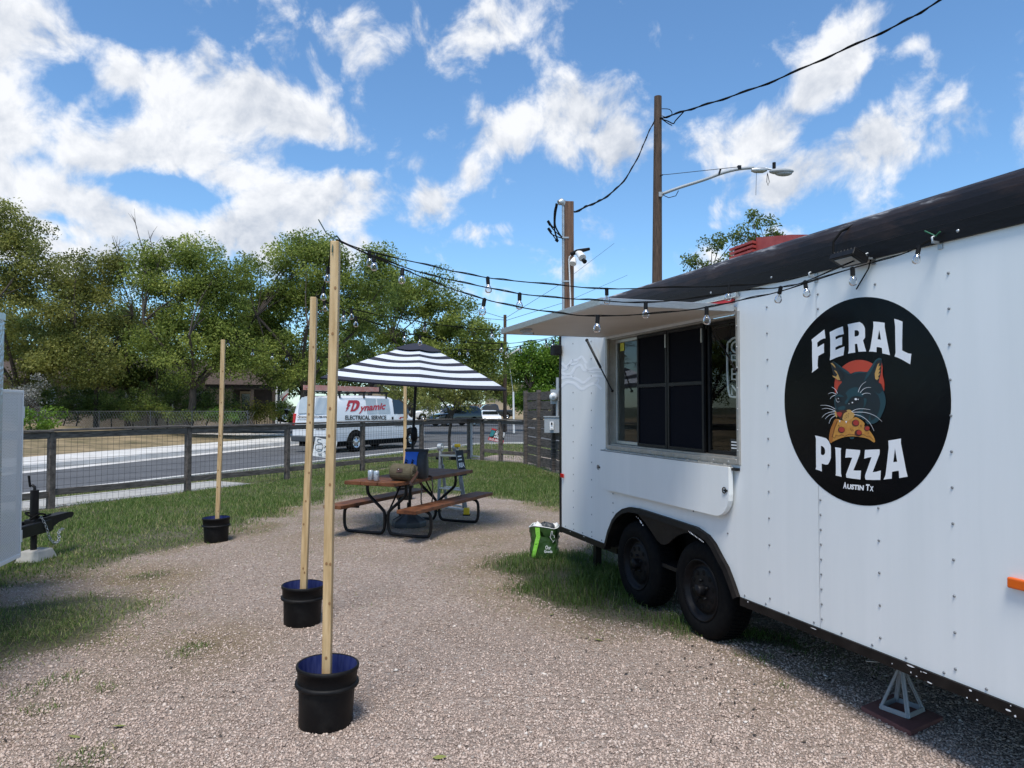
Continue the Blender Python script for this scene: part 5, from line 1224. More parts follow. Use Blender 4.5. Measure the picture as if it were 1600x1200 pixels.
b = MB(); q_ = Rt + Vector((0.03, -0.06, 0.03)); b.box(q_, (0.09, 0.05, 0.05)); b.build('hinge_cap', M['yellow'], lt, bevel=0.012, seg=2)
for p_ in (Lf, Rf):
    b = MB(); b.box(p_ + Vector((0,0,0.055)), (0.085, 0.10, 0.11)); b.build('foot', M['yellow'], lt, bevel=0.012, seg=2)
    b = MB(); b.box(p_ + Vector((0,0,0.008)), (0.10, 0.11, 0.02)); b.build('foot_pad', M['rubber'], lt)
for k in range(3):
    dr = (Rf-Rt).normalized(); q_ = Rt + dr*(0.12+0.11*k) + Vector((0.045,-0.055,0)); sx_ = Vector((0.8,-0.25,0.12)).normalized()
    if k == 0:
        b = MB(); b.add([q_ - sx_*0.05 - dr*0.08, q_ + sx_*0.06 - dr*0.08, q_ + sx_*0.06 + dr*0.30, q_ - sx_*0.05 + dr*0.30], [(0,1,2,3)]); lb = b.build('label', M['ink_black'], lt)
b = MB()
for k, wd in enumerate(('REA','COM')):
    O_ = Rt + dr*(0.235+0.10*k) + Vector((0.045,-0.058,0)) - sx_*0.035; text_quad(b, wd, O_ + dr*0.06, sx_*0.085, -dr*0.07, bold=0.05)
for k in range(2): O_ = Rt + dr*(0.12+0.05*k) + Vector((0.045,-0.058,0)) - sx_*0.035; b.add([O_, O_+sx_*0.06, O_+sx_*0.06+dr*0.02, O_+dr*0.02], [(0,1,2,3)])
b.build('lettering', M['decal_white'], lb, fix=False)
# ============================================================ SHOPPING BAG
c = G(851, 877); c.z = gz(c.x, c.y)+0.01
sb = thing('shopping_bag', 'dark green reusable shopping bag with lime stripe beside the truck', 'shopping bag', tuple(c))
fx_ = Vector((0.97, -0.24, 0)).normalized(); bk = Vector((0.24, 0.97, 0)).normalized(); Wb, Db, Hb = 0.29, 0.20, 0.315
def bagring(z, w, d, jit, n=28):
    out = []
    for j in range(n):
        a = 2*math.pi*j/n; ca, sa = math.cos(a), math.sin(a); e = 3.6
        k = 1 + jit*math.sin(a*5+z*30) + jit*0.7*math.sin(a*9-z*45)
        out.append(c + fx_*(w/2*k*math.copysign(abs(ca)**(2/e), ca)) + bk*(d/2*k*math.copysign(abs(sa)**(2/e), sa)) + upv*(z + (0.012*math.sin(a*3+1) if z > Hb-0.01 else 0)))
    return out
lvl = [(0.0,0.27,0.19,0.0),(0.02,0.285,0.2,0.015),(0.08,0.29,0.2,0.06),(0.11,0.275,0.2,0.03),(0.14,0.285,0.2,0.065),(0.17,0.272,0.2,0.04),(0.20,0.288,0.205,0.07),(0.23,0.278,0.2,0.04),(0.26,0.295,0.21,0.055),(Hb,0.31,0.215,0.015)]
rs = [bagring(*l) for l in lvl]; n = 28; b = MB(); vs = [p for r in rs for p in r]
b.add(vs, [(i*n+j, i*n+(j+1) % n, (i+1)*n+(j+1) % n, (i+1)*n+j) for i in range(len(lvl)-1) for j in range(n)], True)
inn = [p.lerp(c + upv*Hb, 0.04) for p in rs[-1]]; inn2 = [p.lerp(c + upv*Hb, 0.08) - upv*0.10 for p in rs[-1]]
b.add(rs[-1] + inn + inn2, [(j, (j+1) % n, n+(j+1) % n, n+j) for j in range(n)] + [(n+j, n+(j+1) % n, 2*n+(j+1) % n, 2*n+j) for j in range(n)] + [tuple(2*n+j for j in range(n))], True)
b.build('bag', M['bag_green'], sb)
b = MB(); b.tube(rs[-1] + [rs[-1][0]], 0.004, 5); b.build('hem', M['white_plastic'], sb)
def front(u, z):   # point on the front face of the bag
    k = min(range(len(lvl)-1), key=lambda i: 0 if lvl[i][0] <= z <= lvl[i+1][0] else 1); f_ = (z-lvl[k][0])/(lvl[k+1][0]-lvl[k][0])
    w = lvl[k][1]*(1-f_)+lvl[k+1][1]*f_; d = lvl[k][2]*(1-f_)+lvl[k+1][2]*f_
    return c + fx_*(u*w/2) - bk*(d/2*(1-abs(u)**3.6)**(1/3.6)*1.055+0.003) + upv*z
b = MB(); pth = [(-0.35,Hb-0.002),(-0.34,0.26),(-0.33,0.22),(-0.42,0.18),(-0.5,0.13),(-0.58,0.08),(-0.68,0.03),(-0.72,0.004)]
b.add([front(u-0.15*(1 if z > .1 else .9), z) for u, z in pth] + [front(u+0.17, z) for u, z in pth], [(i, i+1, len(pth)+i+1, len(pth)+i) for i in range(len(pth)-1)], True); b.build('stripe', M['lime'], sb)
b = MB()
for wd, u0, u1, z0, z1 in (('Our', 0.22, 0.62, 0.095, 0.135), ('Goods', 0.12, 0.70, 0.06, 0.09)):
    O_ = front(u0, z0) - bk*0.004; text_quad(b, wd, O_, front(u1, z0) - bk*0.004 - O_, upv*(z1-z0), bold=0.02)
tx = [(0.62,0.28),(0.70,0.28),(0.70,0.245),(0.84,0.235),(0.86,0.19),(0.76,0.165),(0.72,0.185),(0.64,0.20),(0.55,0.225),(0.62,0.23)]
b.tube([front(u, z) - bk*0.004 for u, z in tx + [tx[0]]], 0.003, 4)
b.build('lettering', M['decal_white'], sb, fix=False)
for k, (u, v, r_, m_) in enumerate(((-0.07,0.0,0.055,'white_plastic'),(0.06,-0.03,0.06,'base_grey'),(0.10,0.03,0.045,'white_plastic'),(-0.01,0.04,0.05,'base_grey'))):
    b = MB(); b.sphere(c + fx_*u + bk*v + upv*(Hb-0.015), (r_, r_*0.8, r_*0.9), 10, 7)
    for i in range(len(b.v)): b.v[i] = tuple(Vector(b.v[i]) + Vector((rng.normal(0,.006), rng.normal(0,.006), rng.normal(0,.007))))
    tag(b.build('wrapper', M[m_]), ['crumpled white wrapper at the left of the green bag','dark crumpled wrapper in the green bag front','crumpled white wrapper at the right of the green bag','dark crumpled wrapper in the green bag back'][k], 'wrapper', 'rubbish in the green bag')
# ============================================================ JACK STAND AND PAVER
pv = [G(1345,1103,.02), G(1423,1143,.02), G(1474,1119.5,.02)]; pv.append(pv[0]+pv[2]-pv[1])
b = MB(); b.hexa([p - Vector((0,0,0.035)) for p in pv], pv); tag(b.build('paver', M['paver_red'], bevel=0.006, seg=2), 'flat dark red paving slab on the gravel under the stand', 'paving slab')
jb = [G(1375,1108,.022), G(1419,1124,.022), G(1444,1112,.022)]; jb.append(jb[0]+jb[2]-jb[1])
jc = (jb[0]+jb[2])/2; jt = jc + Vector((0, 0, 0.215))
js = thing('stabilizer_jack', 'grey metal pyramid stabilizer jack holding up the truck front', 'jack stand', tuple(jc))
tp4 = [jt + (p-jc)*0.13 for p in jb]
for k in range(4):
    b = MB(); b.beam(jb[k] + Vector((0,0,0.004)), tp4[k], 0.022, 0.008, up=tuple((jb[k]-jc)+Vector((0.01,0,0)))); b.beam(jb[k] + Vector((0,0,0.004)) + (jb[(k+1)%4]-jb[k])*0.02, tp4[k] + (tp4[(k+1)%4]-tp4[k])*0.1, 0.022, 0.008, up=tuple(jb[(k+1)%4]-jb[k])); b.build('leg', M['grey_paint'], js, bevel=0.002)
    b = MB(); b.beam(jb[k] + Vector((0,0,0.014)), jb[(k+1) % 4] + Vector((0,0,0.014)), 0.007, 0.026); b.build('base_bar', M['grey_paint'], js, bevel=0.002)
b = MB(); q4 = [jt + (p-jc)*0.17 for p in jb]; b.hexa([p - Vector((0,0,0.03)) for p in q4], [p + Vector((0,0,0.005)) for p in q4]); b.build('head', M['grey_paint'], js, bevel=0.003)
b = MB(); b.cyl(jt, Vector((jt.x, jt.y, ZB-0.052)), 0.011, n=10); b.cyl(jt + Vector((0,0,.012)), jt + Vector((0,0,.03)), 0.018, n=6); b.build('screw', M['galv'], js)
b = MB(); b.cyl(jt + Vector((0,0,0.028)), jt + Vector((-0.17,0.03,0.028)), 0.005, n=6); b.build('handle', M['galv'], js)
b = MB(); tj = -(jc-RC).dot(D2); tb((tj-0.05, tj+0.05), (ZB-0.056, ZB-0.03), -0.6, -0.05, b); b.build('cross_member', M['black_metal'], truck)
# ============================================================ SECOND TRAILER AT LEFT: nose, mesh cage and tongue
lx = Vector((-0.24, 1.0, 0)).normalized(); ln = Vector((lx.y, -lx.x, 0))       # along, to the right
LC = G(31, 866, 0.35); LC.z = 0
def LP(a, n_, z): return LC + lx*a + ln*n_ + Vector((0, 0, z))
st2 = thing('box_trailer', 'white box trailer at left edge with perforated cage and black tow hitch', 'trailer', tuple(LP(-1, -0.8, 0)))
def perf():
    m = bpy.data.materials.new('perforated_white'); m.use_nodes = True; t = m.node_tree; bs = t.nodes['Principled BSDF']; out = t.nodes['Material Output']
    tcx = t.nodes.new('ShaderNodeTexCoord'); mp = t.nodes.new('ShaderNodeMapping'); mp.inputs['Rotation'].default_value = (0, 0, math.atan2(0.24, 1)); t.links.new(tcx.outputs['Object'], mp.inputs['Vector'])
    sp = t.nodes.new('ShaderNodeSeparateXYZ'); t.links.new(mp.outputs[0], sp.inputs[0])
    def mt(op, a, c_=None):
        n_ = t.nodes.new('ShaderNodeMath'); n_.operation = op
        for i, q in ((0, a), (1, c_)):
            if q is None: continue
            if isinstance(q, (int, float)): n_.inputs[i].default_value = q
            else: t.links.new(q, n_.inputs[i])
        return n_.outputs[0]
    S = 42.0
    u = mt('MULTIPLY', mt('ADD', sp.outputs[1], sp.outputs[2]), S); v = mt('MULTIPLY', mt('SUBTRACT', sp.outputs[1], sp.outputs[2]), S)
    fu = mt('SUBTRACT', mt('FRACT', u), 0.5); fv = mt('SUBTRACT', mt('FRACT', v), 0.5)
    r2 = mt('ADD', mt('MULTIPLY', fu, fu), mt('MULTIPLY', fv, fv)); hole = mt('LESS_THAN', r2, 0.085)
    bs.inputs['Base Color'].default_value = (0.80, 0.80, 0.79, 1); bs.inputs['Roughness'].default_value = 0.4
    tr = t.nodes.new('ShaderNodeBsdfTransparent'); mx = t.nodes.new('ShaderNodeMixShader')
    t.links.new(hole, mx.inputs[0]); t.links.new(bs.outputs[0], mx.inputs[1]); t.links.new(tr.outputs[0], mx.inputs[2]); t.links.new(mx.outputs[0], out.inputs[0]); return m
z0, z1 = 0.345, 1.725
b = MB(); b.hexa([LP(-0.9,-0.003,z0),LP(-0.004,-0.003,z0),LP(-0.004,0,z0),LP(-0.9,0,z0)], [LP(-0.9,-0.003,z1),LP(-0.004,-0.003,z1),LP(-0.004,0,z1),LP(-0.9,0,z1)]); b.build('mesh_panel', perf(), st2)
b = MB(); e_ = 0.018
for (a0, a1, zz0, zz1) in ((-0.9,0.006,z0-0.02,z0+0.012),(-0.9,0.006,z1-0.012,z1+0.012),(-0.016,0.006,z0+0.012,z1-0.012)): b.hexa([LP(a0,-0.03,zz0),LP(a1,-0.03,zz0),LP(a1,0.006,zz0),LP(a0,0.006,zz0)], [LP(a0,-0.03,zz1),LP(a1,-0.03,zz1),LP(a1,0.006,zz1),LP(a0,0.006,zz1)])
b.build('cage_frame', M['white_plastic'], st2, bevel=0.002)
b = MB(); b.hexa([LP(-0.9,-1.15,z0),LP(0,-1.15,z0),LP(0,-0.031,z0),LP(-0.9,-0.031,z0)], [LP(-0.9,-1.15,z0+0.03),LP(0,-1.15,z0+0.03),LP(0,-0.031,z0+0.03),LP(-0.9,-0.031,z0+0.03)]); b.build('cage_floor', M['black_metal'], st2)
b = MB(); b.hexa([LP(-0.8,-0.9,z0+0.03),LP(-0.1,-0.9,z0+0.03),LP(-0.1,-0.14,z0+0.03),LP(-0.8,-0.14,z0+0.03)], [LP(-0.8,-0.9,z1-0.25),LP(-0.1,-0.9,z1-0.25),LP(-0.1,-0.14,z1-0.25),LP(-0.8,-0.14,z1-0.25)]); b.build('tank', M['base_grey'], st2, bevel=0.08, seg=3)
b = MB(); b.hexa([LP(-0.9,-1.15,z0),LP(0,-1.15,z0),LP(0,-1.14,z0),LP(-0.9,-1.14,z0)], [LP(-0.9,-1.15,z1),LP(0,-1.15,z1),LP(0,-1.14,z1),LP(-0.9,-1.14,z1)]); b.hexa([LP(-0.9,-1.14,z1-.01),LP(0,-1.14,z1-.01),LP(0,-0.031,z1-.01),LP(-0.9,-0.031,z1-.01)], [LP(-0.9,-1.14,z1),LP(0,-1.14,z1),LP(0,-0.031,z1),LP(-0.9,-0.031,z1)]); b.build('cage_panel', M['white_paint'], st2)
for zh in (0.50, 1.55):
    b = MB(); b.hexa([LP(0.006,-0.02,zh-0.05),LP(0.022,-0.02,zh-0.05),LP(0.022,0.008,zh-0.05),LP(0.006,0.008,zh-0.05)], [LP(0.006,-0.02,zh+0.05),LP(0.022,-0.02,zh+0.05),LP(0.022,0.008,zh+0.05),LP(0.006,0.008,zh+0.05)]); b.build('hinge', M['white_plastic'], st2)
# nose of the trailer, diamond plate corner
dp = bpy.data.materials.new('diamond_plate'); dp.use_nodes = True; t_ = dp.node_tree; bs_ = t_.nodes['Principled BSDF']; bs_.inputs['Metallic'].default_value = 0.8; bs_.inputs['Roughness'].default_value = 0.35; bs_.inputs['Base Color'].default_value = (0.55,0.56,0.58,1)
vx = t_.nodes.new('ShaderNodeTexVoronoi'); vx.inputs['Scale'].default_value = 38; bp_ = t_.nodes.new('ShaderNodeBump'); bp_.inputs['Distance'].default_value = 0.004; tc_ = t_.nodes.new('ShaderNodeTexCoord'); t_.links.new(tc_.outputs['Object'], vx.inputs['Vector']); t_.links.new(vx.outputs['Distance'], bp_.inputs['Height']); t_.links.new(bp_.outputs[0], bs_.inputs['Normal'])
nc_ = AT(3.5, 600, 5.35); a_n = (nc_-LC).dot(lx); n_n = (nc_-LC).dot(ln); zt2 = AT(5, 490, 5.35).z
b = MB(); b.hexa([LP(a_n-4.5,n_n-2.0,0.5),LP(a_n,n_n-2.0,0.5),LP(a_n,n_n,0.5),LP(a_n-4.5,n_n,0.5)], [LP(a_n-4.5,n_n-2.0,zt2-0.05),LP(a_n,n_n-2.0,zt2-0.05),LP(a_n,n_n,zt2-0.05),LP(a_n-4.5,n_n,zt2-0.05)]); b.build('body', M['white_paint'], st2)
b = MB(); b.hexa([LP(a_n+.001,n_n-2.0,0.5),LP(a_n+.006,n_n-2.0,0.5),LP(a_n+.006,n_n+.004,0.5),LP(a_n+.001,n_n+.004,0.5)], [LP(a_n+.001,n_n-2.0,zt2-.06),LP(a_n+.006,n_n-2.0,zt2-.06),LP(a_n+.006,n_n+.004,zt2-.06),LP(a_n+.001,n_n+.004,zt2-.06)])
b.hexa([LP(a_n-.35,n_n+.001,0.5),LP(a_n,n_n+.001,0.5),LP(a_n,n_n+.006,0.5),LP(a_n-.35,n_n+.006,0.5)], [LP(a_n-.35,n_n+.001,zt2-.06),LP(a_n,n_n+.001,zt2-.06),LP(a_n,n_n+.006,zt2-.06),LP(a_n-.35,n_n+.006,zt2-.06)]); b.build('nose_plate', dp, st2)
b = MB(); b.hexa([LP(a_n-4.5,n_n-2.0,zt2-.05),LP(a_n+.01,n_n-2.0,zt2-.05),LP(a_n+.01,n_n+.01,zt2-.05),LP(a_n-4.5,n_n+.01,zt2-.05)], [LP(a_n-4.5,n_n-2.0,zt2),LP(a_n+.01,n_n-2.0,zt2),LP(a_n+.01,n_n+.01,zt2),LP(a_n-4.5,n_n+.01,zt2)]); b.build('roof_edge', M['alu'], st2)
# tongue, coupler, jack, chain
jk = G(52, 878); jk = Vector((jk.x, jk.y, 0)); tipp = AT(95, 806, 7.95)
ang = (Vector((tipp.x, tipp.y, 0)) - Vector((jk.x-0.02, jk.y-0.45, 0))).normalized(); sdv = Vector((ang.y, -ang.x, 0))
def HP(a, s_, z): return jk + ang*a + sdv*s_ + Vector((0, 0, z))
hz = tipp.z - 0.03
b = MB(); b.beam(HP(-1.2, -0.5, hz-0.03), HP(0.22, -0.03, hz-0.03), 0.05, 0.12); b.beam(HP(-1.2, 0.22, hz-0.03), HP(0.22, 0.03, hz-0.03), 0.05, 0.12); b.build('tongue', M['black_metal'], st2, bevel=0.006)
b = MB(); cpf = [(-0.06,-0.10),(0.18,-0.10),(0.22,-0.05),(0.30,-0.02),(0.44,0.0),(0.50,0.0),(0.53,0.03),(0.52,0.055),(0.46,0.065),(0.30,0.06),(-0.06,0.055)]
b.prism(cpf, lambda a, z: HP(a, -0.06, hz+z), lambda a, z: HP(a, 0.06, hz+z)); b.build('coupler', M['black_metal'], st2, bevel=0.01, seg=2)
b = MB(); b.cyl(HP(0,0,0.10), HP(0,0,hz+0.10), 0.030, n=14); b.cyl(HP(0,0,hz+0.05), HP(0,0,AT(48,765,7.6).z), 0.040, n=14); zt3 = AT(48,765,7.6).z; b.tube([HP(0,0,zt3), HP(0,0,zt3+0.03), HP(0.0,-0.03,zt3+0.05)], 0.015, 8); b.build('jack', M['black_metal'], st2)
b = MB(); b.beam(HP(0,-0.05,zt3+0.03), HP(-0.01,-0.06,zt3+0.15), 0.035, 0.02); b.build('jack_handle', M['black_plastic'], st2, bevel=0.004)
b = MB()
cp_ = smoothc([HP(0.0,0.07,hz+0.08), HP(0.05,0.09,hz-0.02), HP(0.10,0.10,hz-0.16), HP(0.17,0.11,hz-0.22), HP(0.24,0.10,hz-0.20), HP(0.28,0.07,hz-0.12), HP(0.36,0.06,hz-0.10)], 4)
for i, (p_, q_) in enumerate(zip(cp_[:-1], cp_[1:])):
    d_ = (q_-p_); u_ = d_.normalized(); s_ = u_.cross(Vector((0,0,1))).normalized() if i % 2 else u_.cross(Vector((1,0,0))).normalized(); m_ = (p_+q_)/2; hl = d_.length*0.62
    b.tube([m_ + u_*hl*math.cos(a) + s_*0.014*math.sin(a) for a in np.linspace(0, 2*math.pi, 11)], 0.004, 5)
b.build('safety_chain', M['galv'], st2)
b = MB(); b.tube(smoothc([HP(-0.1,0.03,hz+0.06), HP(-0.02,0.07,hz+0.11), HP(0.08,0.06,hz+0.09), HP(0.10,-0.05,hz+0.10), HP(-0.02,-0.08,hz+0.12), HP(-0.06,0.02,hz+0.09), HP(0.05,0.07,hz+0.075), HP(0.2,0.03,hz+0.075)], 4), 0.010, 6); b.build('brake_cable', M['cable'], st2)
cb = jk + Vector((0.02, 0.02, 0)); b = MB()
lo = [cb + ang*a + sdv*s_ for a, s_ in ((-0.17,-0.14),(0.17,-0.14),(0.17,0.14),(-0.17,0.14))]; b.hexa([p - Vector((0,0,0.03)) for p in lo], [cb + (p-cb)*0.66 + Vector((0,0,0.125)) for p in lo])
tag(b.build('concrete_block', M['concrete'], bevel=0.012, seg=2), 'tapered grey concrete block under the tow hitch jack', 'concrete block')

# ============================================================ FENCES
def rot_dir(d): return Matrix.Rotation(math.atan2(d.y, d.x), 4, 'Z')
fe = thing('wire_fence', 'low weathered wooden fence with wire mesh along the street', 'fence', (FP0.x, FP0.y, 0))
FH3 = Vector((FH.x, FH.y, 0)); FN3 = Vector((FH.y, -FH.x, 0))     # towards the lot
ks = [2.47*k for k in range(-4, 6)]
def fp3(a, n_, z): p = fence_pt(a); return Vector((p.x, p.y, 0)) + FN3*n_ + Vector((0, 0, z))
for a in ks:
    b = MB(); b.beam(fp3(a, 0, -0.05), fp3(a, 0, 1.20+rng.normal(0,.006)), 0.095, 0.095, up=tuple(FN3)); b.build('post', M['old_wood'], fe, bevel=0.005)
for a0, a1 in zip(ks[:-1], ks[1:]):
    b = MB(); dz = rng.normal(0, .006); b.beam(fp3(a0+.002, 0.0, 1.222+dz), fp3(a1-.002, 0, 1.222+rng.normal(0,.006)), 0.145, 0.036); b.build('cap_rail', M['old_wood_h'], fe, bevel=0.004)
    b = MB(); b.beam(fp3(a0+.05, 0.02, 1.145), fp3(a1-.05, 0.02, 1.145), 0.038, 0.10); b.build('top_rail', M['old_wood_h'], fe, bevel=0.004)
    b = MB(); b.beam(fp3(a0+.05, 0.0, 0.235+rng.normal(0,.01)), fp3(a1-.05, 0.0, 0.235+rng.normal(0,.01)), 0.04, 0.10); b.build('bottom_rail', M['old_wood_h'], fe, bevel=0.004)
def wires(mb, P0, P1, z0, z1, step=0.102, r=0.0022):
    d = (P1-P0); L = d.length; u = d.normalized(); n = int(L/step)
    for k in range(n+1): p = P0 + u*(k*step); mb.cyl(p + Vector((0,0,z0)), p + Vector((0,0,z1)), r, n=4, caps=False)
    z = z0
    while z <= z1+1e-6: mb.cyl(P0 + Vector((0,0,z)), P1 + Vector((0,0,z)), r, n=4, caps=False); z += step
b = MB()
wires(b, fp3(ks[0], -0.028, 0), fp3(ks[-1], -0.028, 0), 0.04, 1.10)
tag(b.build('wire_mesh', mat('wire', (0.10,0.095,0.09), rough=0.5, metal=0.5), fe), kind='stuff')
# return fence with gate
C3 = Vector((CORNER.x, CORNER.y, 0)); Q3 = Vector((PRIV0.x, PRIV0.y, 0)); RD = (Q3-C3); RL = RD.length; RD.normalize(); RN = Vector((-RD.y, RD.x, 0))
rf = thing('return_fence', 'short wooden wire fence between the street corner and the tall plank fence', 'fence', tuple(C3))
RF = lambda s_, n_, z: C3 + RD*(s_*RL) + RN*n_ + Vector((0, 0, z))
for s_ in (0.25, 0.58): b = MB(); b.beam(RF(s_,0,-0.05), RF(s_,0,1.20), 0.10, 0.10, up=tuple(RN)); b.build('post', M['old_wood'], rf, bevel=0.005)
for s0_, s1_ in ((0.02,0.25),(0.25,0.58),(0.58,0.985)):
    b = MB(); b.beam(RF(s0_,0,1.222), RF(s1_,0,1.222), 0.145, 0.036); b.build('cap_rail', M['old_wood_h'], rf, bevel=0.004)
    b = MB(); b.beam(RF(s0_+.012,0,1.145), RF(s1_-.012,0,1.145), 0.038, 0.10); b.build('top_rail', M['old_wood_h'], rf, bevel=0.004)
    if s0_ > 0.1: b = MB(); b.beam(RF(s0_+.012,0,0.30), RF(s1_-.012,0,0.30), 0.04, 0.10); b.build('bottom_rail', M['old_wood_h'], rf, bevel=0.004)
b = MB(); wires(b, RF(0.25,0,0), RF(0.985,0,0), 0.04, 1.10); tag(b.build('wire_mesh', MATS['wire'], rf), kind='stuff')
gt = thing('metal_gate', 'narrow grey metal framed mesh gate in the return fence', 'gate', tuple(RF(0.13, 0, 0)))
b = MB(); b.beam(RF(0.035,0.02,0.05), RF(0.035,0.02,1.10), 0.07, 0.05, up=tuple(RN)); b.beam(RF(0.22,0.02,0.05), RF(0.22,0.02,1.10), 0.04, 0.04, up=tuple(RN)); b.beam(RF(0.04,0.02,0.10), RF(0.22,0.02,0.10), 0.03, 0.04); b.beam(RF(0.04,0.02,1.06), RF(0.22,0.02,1.06), 0.03, 0.04); b.build('gate_frame', M['grey_paint'], gt, bevel=0.003)
b = MB(); wires(b, RF(0.04,0.02,0), RF(0.22,0.02,0), 0.12, 1.06); tag(b.build('wire_mesh', MATS['wire'], gt), kind='stuff')
b = MB(); b.box(RF(0.02,0.06,0.62), (0.10,0.06,0.05)); b.cyl(RF(0.0,0.08,0.62), RF(-0.03,0.10,0.62), 0.03, n=8); b.build('latch', M['black_metal'], gt)
# tall plank fence
pf = thing('plank_fence', 'tall dark weathered privacy fence of wide horizontal planks', 'fence', tuple(Q3))
E3 = Vector((PRIV1.x, PRIV1.y, 0)); PD = (E3-Q3); PLn = PD.length; PD.normalize(); PN = Vector((PD.y, -PD.x, 0))
if PN.dot(-Q3) < 0: PN = -PN
PF = lambda a, n_, z: Q3 + PD*a + PN*n_ + Vector((0, 0, z))
pa = [0.0, 1.22, 2.44, 3.66, 4.9]
for a in pa: b = MB(); b.beam(PF(a,0.02,-0.05), PF(a,0.02,2.02), 0.12 if a == 0 else 0.10, 0.10, up=tuple(PN)); b.build('post', M['plank_dark'], pf, bevel=0.005)
for a0, a1 in zip(pa[:-1], pa[1:]):
    for k in range(8):
        z = 0.10 + k*0.238; b = MB(); dz = rng.normal(0, .006); b.beam(PF(a0+.05,-0.02+rng.normal(0,.004),z+0.10+dz), PF(a1-.05,-0.02,z+0.10-dz), 0.03, 0.212+rng.normal(0,.006)); b.build('plank', M['plank_dark'], pf, bevel=0.003)
# meter and boxes on the plank fence
mbx = AT(862.5, 663, 17.0); bx = thing('electrical_box', 'grey electrical box with a paper label on the plank fence', 'electrical box', (mbx.x+0.1, mbx.y, mbx.z-0.2))
def fbox(mb, cc, w, h, d): mb.hexa([cc - PD*w/2 + Vector((0,0,-h/2)), cc + PD*w/2 + Vector((0,0,-h/2)), cc + PD*w/2 + PN*d + Vector((0,0,-h/2)), cc - PD*w/2 + PN*d + Vector((0,0,-h/2))], [cc - PD*w/2 + Vector((0,0,h/2)), cc + PD*w/2 + Vector((0,0,h/2)), cc + PD*w/2 + PN*d + Vector((0,0,h/2)), cc - PD*w/2 + PN*d + Vector((0,0,h/2))])
def fplane(px, py, n_): return PL(px, py, PF(0, n_, 0), PN)
ccb = fplane(868, 664, 0.10); b = MB(); b.M = None
bw = (fplane(885,664,0.1)-fplane(852,664,0.1)).length
# a box squarely facing the lot
def sqbox(mb, c_, w, h, d):
    mb.box(c_, (w, d, h), rot=Matrix.Rotation(rad(-18), 3, 'Z'))
cb2 = AT(868, 664, 17.2); sqbox(b, cb2, 0.50, 0.375, 0.18); b.build('enclosure', M['grey_paint'], bx, bevel=0.008, seg=2)
b = MB(); sqbox(b, AT(868, 651, 17.2), 0.53, 0.025, 0.22); b.build('lid', M['grey_paint'], bx)
b = MB(); c_ = AT(862, 665, 17.08); sqbox(b, c_, 0.09, 0.19, 0.005); nl = b.build('label', M['decal_white'], bx)
b = MB(); sqbox(b, AT(862, 662, 17.06), 0.035, 0.06, 0.006); b.build('print', M['ink_black'], nl); b = MB(); sqbox(b, AT(862, 670, 17.06), 0.05, 0.012, 0.006); b.build('print', M['ink_black'], nl)
b = MB(); b.cyl(AT(871, 650, 17.25), AT(871, 590, 17.25), 0.035, n=10); sqbox(b, AT(868, 620, 17.3), 0.22, 0.34, 0.10); b.build('conduit', M['grey_paint'], bx)
mt_ = thing('electric_meter', 'round glass faced electric meter above the grey box', 'electric meter', tuple(AT(866, 628, 17.1)))
c_ = AT(865.5, 620, 17.2); b = MB(); b.lathe([(0.0,0.13),(0.07,0.125),(0.085,0.10),(0.09,0.0)], 18, c_, ex=(1,0,0), ey=(0,0,1), ez=(-0.3,-0.95,0)); b.build('dome', mat('meter_glass', (0.62,0.65,0.66), (0.75,0.77,0.78), 30, 0.1, spec=0.8), mt_)
b = MB(); b.lathe([(0.10,-0.02),(0.10,0.03),(0.085,0.03)], 18, c_, ex=(1,0,0), ey=(0,0,1), ez=(-0.3,-0.95,0)); b.box(c_ + Vector((-0.02,-0.135,0.0)), (0.07,0.01,0.03)); b.build('ring', M['galv'], mt_)
# ============================================================ SERVICE POST WITH CAMERA, UTILITY POLE
sp0 = AT(889, 640, 14.0); sp0.z = 0
ms = thing('service_post', 'square brown wooden service post with conduit beside it', 'post', tuple(sp0))
zt = AT(890, 316, 14).z
b = MB(); b.box((sp0.x, 14.0, zt/2), (0.175, 0.175, zt), rot=Matrix.Rotation(rad(6), 3, 'Z')); b.build('beam', M['post_wood'], ms, bevel=0.006)
xc = AT(880.5, 400, 13.95).x; b = MB(); b.cyl((xc, 13.95, 0), (xc, 13.95, AT(880,322,13.95).z), 0.031, n=12); b.build('conduit', M['galv'], ms)
for yy in (372, 440): b = MB(); b.box((xc+0.03, 13.91, AT(880,yy,13.95).z), (0.14, 0.02, 0.03)); b.build('strap', M['galv'], ms)
wh = AT(877, 317, 13.95); b = MB(); b.tube([wh + Vector((0.06,0,-0.06)), wh + Vector((0.045,0,0.0)), wh + Vector((0.0,0,0.025)), wh + Vector((-0.05,-0.02,-0.005))], [0.04,0.062,0.068,0.05], 12); b.build('weatherhead', M['galv'], ms)
b = MB()
for k, pth in enumerate(([(870,318),(866.5,330),(866,350),(867,362),(872,377)], [(871,319),(868,335),(867.5,352),(873,364),(878,371)], [(869,318),(866,340),(866,356),(857,347)], [(872,377),(867,372),(857.5,358)], [(857,347),(864,358),(878,371)], [(857.5,358),(862,366),(880,373)])):
    b.tube(smoothc([AT(x, y, 13.85-0.02*k) for x, y in pth], 4), 0.016 if k < 3 else 0.010, 6)
for x, y, x2, y2 in ((856,345,860,352),(856.5,356.5,861,363),(868,374,872,377.5)): b.cyl(AT(x,y,13.8), AT(x2,y2,13.8), 0.026, n=8)
b.build('service_wires', M['cable'], ms)
b = MB(); b.tube([AT(889,405,13.86), AT(890,430,13.88), AT(891.5,470,13.88), AT(892,500,13.88)], 0.014, 8); b.tube([AT(895,398,13.8), AT(890,401,13.85), AT(889,408,13.86)], 0.014, 8); b.build('white_conduit', M['white_plastic'], ms)
